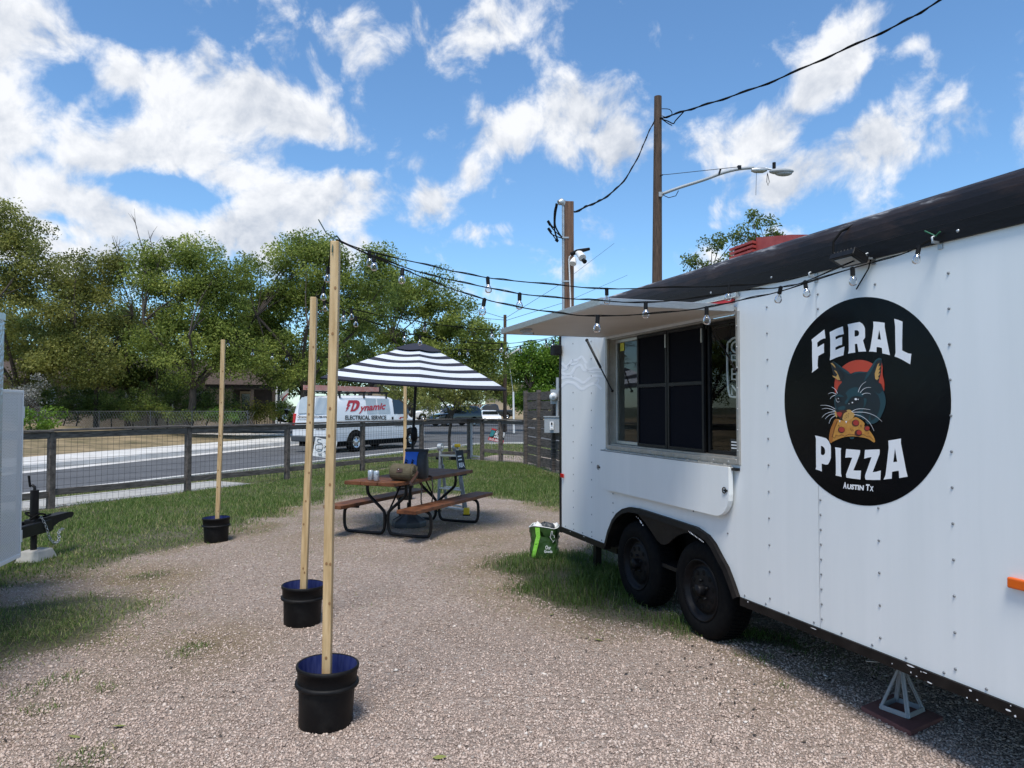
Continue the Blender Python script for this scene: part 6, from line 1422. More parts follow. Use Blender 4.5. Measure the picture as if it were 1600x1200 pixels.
cam = thing('security_camera', 'white security light and camera on the service post', 'security camera', tuple(AT(900, 412, 13.8)))
b = MB(); b.tube([AT(892,397.5,13.75), AT(902,393,13.7), AT(921,389,13.55)], [0.04,0.045,0.028], 8); b.build('arm', M['black_plastic'], cam)
b = MB(); b.tube([AT(902,395,13.72), AT(906,397,13.6), AT(910,403,13.5)], [0.045,0.065,0.075], 12); b.build('lamp_head', M['white_plastic'], cam)
b = MB(); b.tube([AT(897.5,403,13.7), AT(896,408,13.68), AT(895,412,13.65)], [0.03,0.06,0.068], 12); b.build('lamp_head', M['white_plastic'], cam)
b = MB(); b.tube([AT(908,403,13.6), AT(914,409,13.5)], [0.03,0.045], 10); b.build('sensor', M['black_plastic'], cam)
up0 = AT(1027, 640, 22.0); up0.z = 0
po = thing('utility_pole', 'tall brown wooden utility pole with street light arm', 'utility pole', tuple(up0))
zt = AT(1027.5, 151, 22).z; xb, xt = AT(1026.5, 445, 22).x, AT(1028, 151, 22).x
b = MB(); b.tube([(xb-0.03,22,0),(xb,22,5),(xt,22,zt)], [0.17,0.155,0.115], 16); b.build('pole', M['pole_wood'], po)
arm = smoothc([AT(1032,304,21.9), AT(1062,293,21.8), AT(1100,281,21.7), AT(1130,270,21.6), AT(1155,264,21.5), AT(1178,262,21.5)], 3)
b = MB(); b.tube(arm, [0.045]*len(arm), 10); b.box(AT(1032,304,21.88), (0.12,0.1,0.14)); b.build('light_arm', M['grey_paint'], po)
b = MB(); b.tube([AT(1036,273,21.85), AT(1044,272.5,21.8), AT(1152,261,21.55)], 0.010, 5); b.tube([AT(1036,273,21.85), AT(1030,275,21.9)], 0.02, 5); b.beam(AT(1123,273,21.6), AT(1126,264,21.6), 0.05, 0.05); b.box(AT(1155,262,21.5), (0.10,0.10,0.12)); b.build('stay_rod', M['black_metal'], po)
lm = thing('street_lamp', 'grey cobra head street lamp at the end of the pole arm', 'street lamp', tuple(AT(1205, 275, 21.4)))
b = MB(); q = [AT(1174,265.5,21.5), AT(1180,266,21.5), AT(1192,266,21.5), AT(1198,265,21.5)]; b.tube(q, [0.05,0.085,0.085,0.05], 10); b.tube([AT(1196,263,21.5), AT(1206,265,21.45)], 0.03, 8); b.build('bracket', M['galv'], lm)
b = MB(); c_ = AT(1221,268,21.4); b.sphere(c_, (0.37, 0.16, 0.085), 18, 10); b.sphere(c_ + Vector((0.06,0,-0.055)), (0.26, 0.13, 0.085), 16, 8); b.build('head', M['grey_paint'], lm)
b = MB(); b.cyl(AT(1209.5,263,21.4), AT(1209.5,254,21.4), 0.05, n=10); b.build('photocell', M['black_plastic'], lm)
b = MB(); b.tube([AT(1199,270,21.5), AT(1198,284,21.5), AT(1200,290,21.5), AT(1202,284,21.5), AT(1199.5,272,21.5)], 0.010, 5); b.cyl(AT(1182,268,21.5), AT(1181,305,21.5), 0.006, n=4); b.build('loose_wires', M['cable'], lm)
b = MB(); b.tube([AT(1034,304,21.8), AT(1045,309,21.75), AT(1056,306,21.7), AT(1060,298,21.75)], 0.012, 5); b.build('wire_loop', M['cable'], po)
# overhead service lines
far = AT(1640, -105, 15.0)
main = [AT(1031,186,21.85), AT(1068,174,21.3), AT(1120,158,20.7), AT(1200,130,19.8), AT(1300,86,18.5), AT(1400,40,17.3), AT(1470,0,16.6), far]
sm_ = smoothc(main, 8); b = MB(); b.tube(sm_, 0.020, 6); b.tube([p + Vector((0.02*math.sin(i*0.9), 0, 0.035*math.cos(i*0.9))) for i, p in enumerate(sm_)], 0.015, 5)
b.tube(smoothc([AT(1068,175,21.3), AT(1056,188,21.6), AT(1052,193,21.7), AT(1043,189,21.75), AT(1034,186,21.8)], 4), 0.018, 5); b.tube(smoothc([AT(1034,170,21.8), AT(1046,171,21.75), AT(1050,178,21.7), AT(1042,183,21.75), AT(1034,181,21.8)], 4), 0.012, 5); b.tube(smoothc([AT(1034,186,21.8), AT(1044,193,21.75), AT(1050,196,21.7)], 4), 0.016, 5)
tag(b.build('overhead_cable', M['cable']), 'twisted black overhead cable from the tall pole up to the right', 'cable')
sm_ = smoothc([AT(1023,188,21.85), AT(1012,210,20.6), AT(998,243,19.0), AT(975,282,17.2), AT(945,309,15.6), AT(920,321,14.6), AT(898,331.5,13.9)], 8)
b = MB(); b.tube(sm_, 0.016, 6); b.tube([p + Vector((0.012*math.sin(i*0.9), 0, 0.024*math.cos(i*0.9))) for i, p in enumerate(sm_)], 0.012, 5)
tag(b.build('service_drop', M['cable']), 'twisted black cable sagging between tall pole and service post', 'cable')
# ============================================================ VEHICLES
class Frame:
    def __init__(s, O, h, z=0.0):
        s.O = Vector((O.x, O.y, z)); s.h = Vector((h.x, h.y, 0)).normalized(); s.r = Vector((s.h.y, -s.h.x, 0))
    def p(s, a, w, z): return s.O + s.h*a - s.r*w + Vector((0, 0, z))      # w measured from the right side towards the left
    def side(s, px, py, w=0.0):
        q = PL(px, py, s.p(0, w, 0), s.r) - s.O; return q.dot(s.h), q.z
    def rear(s, px, py, a=0.0):
        q = PL(px, py, s.p(a, 0, 0), s.h) - s.O; return -q.dot(s.r), q.z
def loft(mb, F, W, st, zb, inset, shift=lambda a, z: 0.0, fr=(0,.12,.35,.55,.72,.86,.94,.985,1.0)):
    rows = []
    for a, zt in st:
        half = []
        for k in fr:
            z = zb + (zt-zb)*k; round_ = 0.16*max(0, (k-0.86)/0.14)**2.2*min(1, zt/1.8)
            half.append((inset(z)+round_ + (0.03 if k == 0 else 0), z))
        row = [F.p(a+shift(a, z), w, z) for w, z in half] + [F.p(a+shift(a, z), W-w, z) for w, z in half[::-1]]
        rows.append(row)
    n = len(rows[0]); vs = [p for r in rows for p in r]
    mb.add(vs, [(i*n+j, i*n+j+1, (i+1)*n+j+1, (i+1)*n+j) for i in range(len(rows)-1) for j in range(n-1)], True)
    mb.add(vs, [((i+1)*n, (i+1)*n+n-1, i*n+n-1, i*n) for i in range(len(rows)-1)], False)
    mb.add(rows[0], [tuple(range(n))]); mb.add(rows[-1], [tuple(range(n))[::-1]])
def car_wheel(F, a, w, r, parent, out, rimm):
    c = F.p(a, w, r); ax = F.r if out < 0 else -F.r
    b = MB(); b.lathe([(r*0.55,0.0),(r*0.62,0.03),(r*0.93,0.035),(r,0.0),(r,-0.20),(r*0.9,-0.23),(r*0.5,-0.23)], 28, c, ex=F.h, ey=(0,0,1), ez=ax); b2 = b.build('wheel', M['rubber'], parent)
    b = MB(); b.lathe([(r*0.60,0.0),(r*0.62,0.022),(r*0.56,0.012),(r*0.50,-0.02),(r*0.30,0.0),(r*0.2,0.03),(0,0.035)], 24, c, ex=F.h, ey=(0,0,1), ez=ax)
    b.build('rim', rimm, b2)
    b = MB()
    for k in range(6): q = 2*math.pi*k/6; b.lathe([(r*0.075,0.0),(0,0.001)], 8, c + (F.h*math.cos(q)+Vector((0,0,1))*math.sin(q))*r*0.40 + ax*0.004, ex=F.h, ey=(0,0,1), ez=ax)
    tag(b.build('rim_hole_shades', M['dark_void'], b2), kind='stuff')  # no openings: near-black discs paint the shade inside the rim holes
VH = Vector((0.478, 0.878)); vr = G(556, 706, ROADZ)
van = Frame(Vector((vr.x, vr.y)) - VH.normalized()*1.22, VH, ROADZ)
vt = thing('work_van', 'white electrical service van with roof ladders driving along the street', 'van', tuple(van.p(2.8, 1.0, 0)))
VW = 2.0
vin = lambda z: 0.02 if z < 1.15 else 0.02+0.17*((z-1.15)/0.95)**1.25
vsh = lambda a, z: (0.20*max(0, (z-1.1)/0.95)**1.5)*max(0, 1-a/0.9)
st = [(0.0,2.02),(0.12,2.06),(0.5,2.09),(1.5,2.11),(2.8,2.11),(3.4,2.09),(3.7,2.03),(3.92,1.90),(4.3,1.60),(4.68,1.30),(4.85,1.23),(5.25,1.14),(5.48,1.02),(5.58,0.86),(5.60,0.5)]
b = MB(); loft(b, van, VW, st, 0.42, vin, vsh); b.build('body', M['car_white'], vt)
def vside(s_, z, off=0.006): return van.p(s_, vin(z)-off, z)
def vrear(w, z, off=0.008): return van.p(vsh(0, z)-off, w, z)
C4 = lambda x, y: (430+x/6.316, 560+y/6.316)
def vpoly(name, pts, m, off=0.006, par=vt):
    b = MB(); P_ = []
    for x, y in pts:
        s_, z = van.side(*C4(x, y)); w_ = vin(z); s_, z = van.side(*C4(x, y), w_); P_.append((s_, z))
    b.flat([P_], lambda a, c: vside(a, c, off)); return b.build(name, m, par)
def vrpoly(name, pts, m, off=0.008, par=vt):
    b = MB(); P_ = []
    for x, y in pts:
        w_, z = van.rear(*C4(x, y)); w_, z = van.rear(*C4(x, y), vsh(0, z)); P_.append((w_, z))
    b.flat([P_], lambda a, c: vrear(a, c, off)); return b.build(name, m, par)
vpoly('side_window', [(888,402),(895,395),(985,398),(992,405),(1012,540),(1008,548),(915,552),(908,545)], M['van_tint'])
vpoly('side_window', [(1002,405),(1008,399),(1112,402),(1118,408),(1138,540),(1134,547),(1022,550),(1016,543)], M['van_tint'])
vpoly('door_window', [(1153,405),(1215,409),(1240,425),(1290,475),(1320,520),(1322,545),(1172,549)], M['car_glass'])
vrpoly('rear_window', [(226,535),(245,410),(265,384),(318,382),(322,540),(235,544)], M['van_tint'])
vrpoly('rear_window', [(388,542),(402,392),(412,385),(540,385),(530,548),(395,550)], M['van_tint'])
b = MB()
for s_ in (1.75, 2.72, 3.28, 4.25): b.add([vside(s_,0.48,.003), vside(s_+.012,0.48,.003), vside(s_+.012,1.14,.003), vside(s_,1.14,.003)], [(0,1,2,3)])
for z in (0.62, 1.16): b.add([vside(0.1,z,.003), vside(5.2,z,.003), vside(5.2,z+.008,.003), vside(0.1,z+.008,.003)], [(0,1,2,3)])
b.add([vrear(1.0,0.6,.004), vrear(1.012,0.6,.004), vrear(1.012,1.95,.004), vrear(1.0,1.95,.004)], [(0,1,2,3)]); tag(b.build('door_gaps', mat('gap_grey', (0.25,0.26,0.27), rough=0.6), vt), kind='stuff')
b = MB(); s_, z = van.side(*C4(1163, 590)); b.box(vside(s_, z, 0.012), (0.06,0.06,0.11)); b.build('door_handle', M['black_plastic'], vt)
for a_ in (1.22, 4.63):
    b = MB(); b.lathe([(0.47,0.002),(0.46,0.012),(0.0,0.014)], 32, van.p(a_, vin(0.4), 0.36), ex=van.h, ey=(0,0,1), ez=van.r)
    b.v = [(x, y, max(z, ROADZ+0.30)) for x, y, z in b.v]; b.build('wheel_arch_shade', M['dark_void'], vt)  # flat near-black disc on the body paints the shaded gap around the wheel
    car_wheel(van, a_, -0.02, 0.37, vt, -1, M['chrome']); car_wheel(van, a_, VW+0.0, 0.37, vt, 1, M['chrome'])
b = MB(); b.hexa([van.p(-0.10,0.02,0.40),van.p(0.05,0.0,0.40),van.p(0.05,VW,0.40),van.p(-0.10,VW-.02,0.40)], [van.p(-0.10,0.02,0.60),van.p(0.05,0.0,0.62),van.p(0.05,VW,0.62),van.p(-0.10,VW-.02,0.60)]); b.build('rear_bumper', M['base_grey'], vt, bevel=0.03, seg=2)
b = MB(); b.hexa([van.p(5.5,0.02,0.36),van.p(5.68,0.15,0.36),van.p(5.68,VW-.15,0.36),van.p(5.5,VW-.02,0.36)], [van.p(5.5,0.02,0.6),van.p(5.68,0.15,0.6),van.p(5.68,VW-.15,0.6),van.p(5.5,VW-.02,0.6)]); b.build('front_bumper', M['base_grey'], vt, bevel=0.03, seg=2)
for w0 in (0.03, VW-0.13):
    b = MB(); b.hexa([vrear(w0,0.95,.03)+van.h*0.1,vrear(w0+.1,0.95,.03)+van.h*0.1,vrear(w0+.1,0.95,.03),vrear(w0,0.95,.03)], [vrear(w0,1.42,.03)+van.h*0.1,vrear(w0+.1,1.42,.03)+van.h*0.1,vrear(w0+.1,1.42,.03),vrear(w0,1.42,.03)]); b.build('taillight', M['red_lens'], vt, bevel=0.012)
b = MB(); b.hexa([van.p(0.25,0.1,0.22),van.p(5.2,0.1,0.22),van.p(5.2,VW-.1,0.22),van.p(0.25,VW-.1,0.22)], [van.p(0.25,0.1,0.44),van.p(5.2,0.1,0.44),van.p(5.2,VW-.1,0.44),van.p(0.25,VW-.1,0.44)]); b.build('underbody', M['dark_void'], vt)
b = MB(); b.box(van.p(4.12, -0.12, 1.32), (0.14,0.12,0.26)); b.beam(van.p(4.12,0.05,1.25), van.p(4.12,-0.1,1.28), 0.04, 0.04); b.build('mirror', M['black_plastic'], vt, bevel=0.02)
b = MB(); b.add([van.p(3.80,0.35,1.965), van.p(3.80,1.65,1.965), van.p(4.63,1.75,1.345), van.p(4.63,0.25,1.345)], [(0,1,2,3)]); b.build('windscreen', M['car_glass'], vt)
b = MB()
for a_ in (0.55, 1.9, 3.25):
    b.beam(van.p(a_,0.12,2.24), van.p(a_,VW-.12,2.24), 0.05, 0.04); 
    for w_ in (0.2, VW-0.2): b.beam(van.p(a_,w_,2.0), van.p(a_,w_,2.23), 0.05, 0.05, up=tuple(van.h))
for w_ in (0.16, VW-0.16): b.beam(van.p(0.45,w_,2.20), van.p(3.35,w_,2.20), 0.035, 0.035)
b.build('roof_rack', M['black_metal'], vt)
l0 = van.side(503, 604, 0.35); l1 = van.side(591.5, 607, 0.35)
ld = thing('extension_ladder', 'faded red extension ladder strapped on the van roof', 'ladder', tuple(van.p((l0[0]+l1[0])/2, 0.5, 2.26)))
for w_ in (0.32, 0.74):
    b = MB(); b.beam(van.p(l0[0]-0.5,w_,2.36), van.p(l1[0],w_,2.36), 0.035, 0.17); b.build('rail', M['orange_fibre'], ld)
b = MB()
for k in range(14): a_ = l0[0]-0.4+k*(l1[0]-l0[0]+0.3)/13; b.cyl(van.p(a_,0.34,2.36), van.p(a_,0.72,2.36), 0.018, n=6)
tag(b.build('rungs', M['alu'], ld), kind='stuff')
b = MB(); b.box(van.p(l1[0]+0.05,0.53,2.36), (0.5,0.5,0.2), rot=Matrix.Rotation(math.atan2(VH.y, VH.x), 3, 'Z')) if False else b.beam(van.p(l1[0]+.02,0.3,2.36), van.p(l1[0]+.02,0.78,2.36), 0.10, 0.24); b.build('end_cap', M['black_plastic'], ld)
b = MB()
for k, w_ in enumerate((1.0, 1.15, 1.3)): b.cyl(van.p(0.1,w_,2.30), van.p(3.0,w_,2.30), 0.035, n=8)
tag(b.build('conduit_bundle', M['galv']), 'grey conduit pipes on the van roof rack', 'pipes')
b = MB(); b.cyl(van.p(0.35,1.5,2.29), van.p(1.9,1.5,2.29), 0.06, n=10); tag(b.build('blue_pipe', mat('pipe_blue', (0.08,0.25,0.42), rough=0.4)), 'short blue pipe on the van roof rack', 'pipe')
# lettering on the van
b = MB()
def vtxt(mb, body, x0, y0, x1, y1, h, bold=0.02, shear=0.0, rear=False):
    def q(x, y):
        if rear:
            w_, z = van.rear(*C4(x, y)); w_, z = van.rear(*C4(x, y), vsh(0, z)); return vrear(w_, z, 0.012)
        s_, z = van.side(*C4(x, y)); s_, z = van.side(*C4(x, y), vin(z)); return vside(s_, z, 0.011)
    O_ = q(x0, y0); text_quad(mb, body, O_, q(x1, y1)-O_, q(x0, y0-h)-O_, bold, shear)
vtxt(b, 'ELECTRICAL SERVICE', 690, 606, 1096, 604, 44, 0.03); vtxt(b, '512-788-4764', 1178, 672, 1262, 668, 16, 0.03)
vtxt(b, '512-788-4764', 384, 586, 524, 588, 20, 0.03, rear=True); vtxt(b, 'ELECTRICAL SERVICE', 218, 612, 318, 612, 11, 0.02, rear=True)
vtxt(b, 'Dynamic', 222, 594, 316, 596, 32, 0.02, 0.25, rear=True); vtxt(b, '708.3084', 400, 706, 496, 708, 16, 0.02, rear=True)
b.build('lettering', M['ink_black'], vt, fix=False)
b = MB(); vtxt(b, 'ynamic', 822, 546, 1090, 522, 88, 0.03, 0.32)
def vq(x, y): s_, z = van.side(*C4(x, y)); s_, z = van.side(*C4(x, y), vin(z)); return vside(s_, z, 0.011)
b.flat([[(722,413),(800,412),(824,420),(834,440),(830,468),(815,497),(785,520),(738,525),(748,500),(762,455),(765,440),(742,438),(732,446)], [(785,441),(800,446),(800,462),(790,488),(774,504),(764,505),(775,470)]], vq); b.build('emblem', M['ink_red'], vt, fix=False); b = MB()
b.flat([[(722,413),(742,436),(728,458),(744,459),(715,490),(726,491),(690,530),(703,498),(695,496),(714,470),(703,466)]], vq); b.build('emblem_bolt', M['ink_red'], vt, fix=False); b = MB()
b.flat([[(1222,598),(1228,582),(1238,578),(1275,577),(1278,584),(1242,586),(1236,598)]], vq)
b.build('emblem', M['ink_red'], vt, fix=False)
def car(name, label, cat, px, py, Y, hd, kind, paint, L, Wd, H, group=None, zg=0.0, rimm=None):
    c = AT(px, py, Y); F = Frame(Vector((c.x, c.y)), Vector(hd), zg)
    t = thing(name, label, cat, tuple(F.p(L/2, Wd/2, 0)), group)
    zb = 0.32; inn = lambda z: 0.03 if z < H*0.58 else 0.03+0.22*((z-H*0.58)/(H*0.42))
    if kind == 'suv': st = [(0,H*0.86),(0.1,H*.95),(0.4,H*.99),(1.2,H),(2.3,H*.98),(2.7,H*.93),(3.35,H*.64),(3.5,H*.62),(4.3,H*.57),(L-.12,H*.5),(L,H*.34)]
    elif kind == 'pickup': st = [(0,H*.60),(0.05,H*.61),(1.75,H*.61),(1.80,H*.63),(1.95,H*.93),(2.2,H),(3.3,H*.98),(3.6,H*.9),(4.1,H*.66),(4.3,H*.63),(5.1,H*.6),(L-.1,H*.52),(L,H*.32)]
    else: st = [(0,H*.62),(0.1,H*.68),(0.7,H*.72),(1.2,H*.95),(1.6,H),(2.5,H*.98),(2.9,H*.9),(3.4,H*.66),(4.2,H*.58),(L-.1,H*.48),(L,H*.34)]
    b = MB(); loft(b, F, Wd, st, zb, inn); b.build('body', paint, t)
    sp = lambda a, z, w: F.p(a, (inn(z)-0.008) if w == 0 else Wd-inn(z)+0.008, z)
    wins = {'suv': [(0.35,1.35),(1.42,2.2),(2.27,3.0)], 'pickup': [(2.1,2.75),(2.82,3.75)], 'sedan': [(1.15,1.95),(2.02,2.95)]}[kind]
    for w in (0, 1):
        for a0, a1 in wins:
            fr_ = a1 == wins[-1][1]
            b = MB(); b.add([sp(a0, H*.64, w), sp(a1+(0.25 if fr_ else 0), H*.64, w), sp(a1-(0.15 if fr_ else 0), H*.91, w), sp(a0+.05, H*.91, w)], [(0,1,2,3)]); b.build('window', M['car_glass'], t)
    a_f = {'suv': (2.75,3.32), 'pickup': (3.62,4.08), 'sedan': (2.92,3.38)}[kind]
    b = MB(); b.add([F.p(a_f[0],.25,H*.93), F.p(a_f[0],Wd-.25,H*.93), F.p(a_f[1]+.03,Wd-.15,H*.67), F.p(a_f[1]+.03,.15,H*.67)], [(0,1,2,3)]); b.build('windscreen', M['car_glass'], t)
    for a_ in (0.85, L-0.95):
        b = MB()
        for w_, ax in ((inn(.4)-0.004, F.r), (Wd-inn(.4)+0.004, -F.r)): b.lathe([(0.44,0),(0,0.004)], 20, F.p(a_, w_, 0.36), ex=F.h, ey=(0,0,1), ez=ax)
        b.v = [(x, y, max(z, zg+0.3)) for x, y, z in b.v]; b.build('wheel_arch_shade', M['dark_void'], t)  # shade of the wheel openings painted as near-black discs on the sides
        for w_, o_ in ((0.0, -1), (Wd, 1)): car_wheel(F, a_, w_, 0.35, t, o_, rimm or M['chrome'])
    for w_ in (0.12, Wd-0.42):
        b = MB(); b.hexa([F.p(L-.08,w_,H*.36),F.p(L+.015,w_,H*.36),F.p(L+.015,w_+.3,H*.36),F.p(L-.08,w_+.3,H*.36)], [F.p(L-.1,w_,H*.45),F.p(L-.0,w_,H*.45),F.p(L-.0,w_+.3,H*.45),F.p(L-.1,w_+.3,H*.45)]); b.build('headlight', M['white_plastic'], t)
    b = MB(); b.hexa([F.p(L-.05,.5,H*.22),F.p(L+.03,.5,H*.22),F.p(L+.03,Wd-.5,H*.22),F.p(L-.05,Wd-.5,H*.22)], [F.p(L-.05,.5,H*.33),F.p(L+.02,.5,H*.33),F.p(L+.02,Wd-.5,H*.33),F.p(L-.05,Wd-.5,H*.33)]); b.build('grille', M['black_plastic'], t)
    return t
CG = 'vehicles parked far off across the junction'
car('parked_car', 'white parked SUV half hidden by tree branches past the umbrella', 'car', 706, 650, 84, (-0.95,-0.3), 'suv', M['car_white'], 4.7, 1.9, 1.8, CG, 0.05)
car('parked_car', 'dark parked SUV beside the thin sapling trunk behind the fence rail', 'car', 732, 655, 66, (-0.55,-0.5), 'suv', M['car_dark'], 4.7, 1.9, 1.75, CG, ROADZ)
car('pickup_truck', 'white pickup truck front just above the gate', 'pickup truck', 745, 655, 78, (0.15,-1.0), 'pickup', M['car_white'], 5.5, 1.95, 1.3, CG, ROADZ)
car('pickup_truck', 'dark pickup truck parked in front of the tan house', 'pickup truck', 800, 650, 92, (-1.0,-0.12), 'pickup', M['car_dark'], 5.6, 1.95, 1.85, CG, 0.05)
car('parked_car', 'silver parked car behind the van near the porch flag', 'car', 462, 640, 47, (-0.9,-0.4), 'sedan', M['car_silver'], 4.6, 1.8, 1.45, CG, 0.6)

# ============================================================ HOUSES
def brickmat():
    m = bpy.data.materials.new('pale_brick'); m.use_nodes = True; t = m.node_tree; bs = t.nodes['Principled BSDF']; bs.inputs['Roughness'].default_value = 0.85
    tcx = t.nodes.new('ShaderNodeTexCoord'); mp = t.nodes.new('ShaderNodeMapping'); mp.inputs['Rotation'].default_value = (math.pi/2, 0, 0); t.links.new(tcx.outputs['Object'], mp.inputs['Vector'])
    bk_ = t.nodes.new('ShaderNodeTexBrick'); bk_.inputs['Scale'].default_value = 4.0; bk_.inputs['Color1'].default_value = (0.50,0.42,0.34,1); bk_.inputs['Color2'].default_value = (0.38,0.30,0.24,1); bk_.inputs['Mortar'].default_value = (0.22,0.19,0.16,1); bk_.inputs['Mortar Size'].default_value = 0.03
    t.links.new(mp.outputs[0], bk_.inputs['Vector']); t.links.new(bk_.outputs['Color'], bs.inputs['Base Color']); return m
hu = Vector((0.955, 0.295, 0)).normalized(); hn = Vector((hu.y, -hu.x, 0)); H0 = AT(60, 650, 39.5); H0.z = 0.8
hs = thing('brick_house', 'low pale brick house behind the trees across the street with a porch', 'house', tuple(H0 + hu*6))
HP_ = lambda a, n_, z: H0 + hu*a + hn*n_ + Vector((0,0,z))
def hpx(px, py, n_=0.0): q = PL(px, py, HP_(0, n_, 0), hn) - H0; return q.dot(hu), q.z
def hbox(a0, a1, n0, n1, z0_, z1_, mb=None):
    mb = mb or MB(); return mb.hexa([HP_(a0,n0,z0_),HP_(a1,n0,z0_),HP_(a1,n1,z0_),HP_(a0,n1,z0_)], [HP_(a0,n0,z1_),HP_(a1,n0,z1_),HP_(a1,n1,z1_),HP_(a0,n1,z1_)])
aE = hpx(362, 640)[0]; aP0 = hpx(358, 600, 1.2)[0]; aP1 = hpx(441, 600, 1.8)[0]
hbox(-3.5, aE, -7.0, 0.0, -0.5, 2.35).build('wall', brickmat(), hs)
hbox(aE+.02, aP1-0.3, -6.5, -1.2, -0.5, 2.35).build('wall', M['house_dark'], hs)
b = MB(); e_ = 0.7
b.add([HP_(-4.2,e_,2.3), HP_(aE+.4,e_,2.3), HP_(aE+.4,-3.5,3.7), HP_(-4.2,-3.5,3.7), HP_(aE+.4,-7.7,2.3), HP_(-4.2,-7.7,2.3)], [(0,1,2,3),(3,2,4,5)])
b.add([HP_(-4.2,e_,2.2), HP_(aE+.4,e_,2.2), HP_(aE+.4,-3.5,3.6), HP_(-4.2,-3.5,3.6), HP_(aE+.4,-7.7,2.2), HP_(-4.2,-7.7,2.2)], [(0,3,2,1),(3,5,4,2)]); b.build('roof', M['roof_shingle'], hs)
hbox(-4.2, aE+.4, e_+.001, e_+.03, 2.15, 2.32).build('fascia', M['house_dark'], hs)
zr0, zr1 = 2.02, 3.3
b = MB(); b.hexa([HP_(aP0-1.2,1.9,zr0),HP_(aP1,1.9,zr0),HP_(aP1,-2.5,zr0),HP_(aP0-1.2,-2.5,zr0)], [HP_(aP0-1.2,0.2,zr1),HP_(aP1-1.6,0.2,zr1),HP_(aP1-1.6,-2.5,zr1),HP_(aP0-1.2,-2.5,zr1)]); pr = b.build('porch_roof', M['roof_shingle'], hs)
hbox(aP0-1.2, aP1-.1, 1.62, 1.78, zr0-0.26, zr0-0.002).build('porch_beam', M['house_dark'], hs)
for px in (394, 428): a_ = hpx(px, 630, 1.7)[0]; hbox(a_-.09, a_+.09, 1.60, 1.78, -0.5, zr0-0.262).build('porch_post', M['house_dark'], hs)
a_ = hpx(432, 630, 1.75)[0]; hbox(a_-.05, a_+.05, 1.8, 1.9, -0.5, zr0-0.05).build('downspout', M['white_plastic'], hs)
b = MB(); a0_, a1_ = hpx(396, 630, 1.7)[0], hpx(426, 630, 1.7)[0]; hbox(a0_, a1_, 1.66, 1.72, 0.42, 0.48, b)
for k in range(12): q = a0_+(a1_-a0_)*(k+.5)/12; hbox(q-.02, q+.02, 1.67, 1.71, -0.3, 0.42, b)
b.build('porch_railing', M['tan_wall'], hs)
def hwindow(px0, px1, z0_, z1_, n_=0.0):
    a0_, a1_ = hpx(px0, 630, n_)[0], hpx(px1, 630, n_)[0]
    b = MB(); w_ = .07
    for q in ((a0_,a0_+w_,z0_,z1_),(a1_-w_,a1_,z0_,z1_),(a0_+w_,a1_-w_,z0_,z0_+w_),(a0_+w_,a1_-w_,z1_-w_,z1_),(a0_+w_,a1_-w_,(z0_+z1_)/2-.03,(z0_+z1_)/2+.03)): hbox(q[0],q[1],n_+.003,n_+.05,q[2],q[3],b)
    f_ = b.build('window', M['white_plastic'] if px0 < 300 else M['house_dark'], hs); hbox(a0_+w_, a1_-w_, n_+.004, n_+.02, z0_+w_, z1_-w_).build('pane', M['car_glass'] if px0 > 200 else M['van_tint'], f_)
hwindow(112, 137, 0.45, 1.75); hwindow(196, 214, 0.45, 1.75); hwindow(246, 271, 0.5, 1.75); hwindow(305, 328, 0.5, 1.75); hwindow(72, 88, 0.5, 1.75)
for px in (190, 218, 243, 274): a_ = hpx(px, 630)[0]; hbox(a_-.10, a_+.10, .003, .04, 0.4, 1.85).build('shutter', M['house_dark'], hs)
a0_, a1_ = hpx(375, 630, -1.2)[0], hpx(393, 630, -1.2)[0]; dr_ = hbox(a0_, a1_, -1.19, -1.12, -0.4, 1.7).build('door', M['tan_wall'], hs); hbox(a0_+.1, a1_-.1, -1.115, -1.10, 0.0, 1.55).build('door_screen', M['car_dark'], dr_)
b = MB(); q0 = AT(352, 575, 47); q1 = AT(409, 571.5, 49.5); b.hexa([q0-Vector((0,0,.1)), q1-Vector((0,0,.1)), q1+Vector((0,4,-.1)), q0+Vector((0,4,-.1))], [q0+Vector((0,0,.22)), q1+Vector((0,0,.22)), q1+Vector((0,4,.22)), q0+Vector((0,4,.22))])
nh = thing('white_eaved_house', 'house with a white roof edge showing above the porch roof', 'house', (q0.x, q0.y+2, 0.8)); b.build('roof_edge', M['white_plastic'], nh)
b = MB(); b.hexa([Vector((q0.x,q0.y+.3,.5)), Vector((q1.x,q1.y+.3,.5)), Vector((q1.x,q1.y+4,.5)), Vector((q0.x,q0.y+4,.5))], [Vector((q0.x,q0.y+.3,q0.z-.1)), Vector((q1.x,q1.y+.3,q1.z-.1)), Vector((q1.x,q1.y+4,q1.z-.1)), Vector((q0.x,q0.y+4,q0.z-.1))]); b.build('wall', M['house_dark'], nh)
# flag on the porch
fa = HP_(hpx(434,640,2.0)[0], 2.0, 0.95); fb_ = AT(452, 606, fa.y-0.6)
fg = thing('flag', 'white flag with a dark red stripe on a slanted pole by the porch', 'flag', tuple(fa))
b = MB(); b.cyl(fa, fb_, 0.015, n=6); b.build('pole', M['white_plastic'], fg)
b = MB(); qs = [(451,607),(435,619),(437,624),(445,632),(447,622),(450,612)]
g0, g1, g2, g3 = AT(451,607,fa.y-.6), AT(436,619,fa.y-.2), AT(443,633,fa.y-.25), AT(449,622,fa.y-.6); nU = 6
for m_, (u0, u1) in enumerate(((0,.42),(.42,.6),(.6,1))):
    b.m = 1 if m_ == 1 else 0; vs = []
    for u in (u0, u1):
        for k in range(nU+1): v = k/nU; p_ = (g0.lerp(g1, v)).lerp(g3.lerp(g2, v), u); vs.append(p_ + Vector((0, 0.06*math.sin(v*7+u*2), 0)))
    b.add(vs, [(k, k+1, nU+1+k+1, nU+1+k) for k in range(nU)], True)
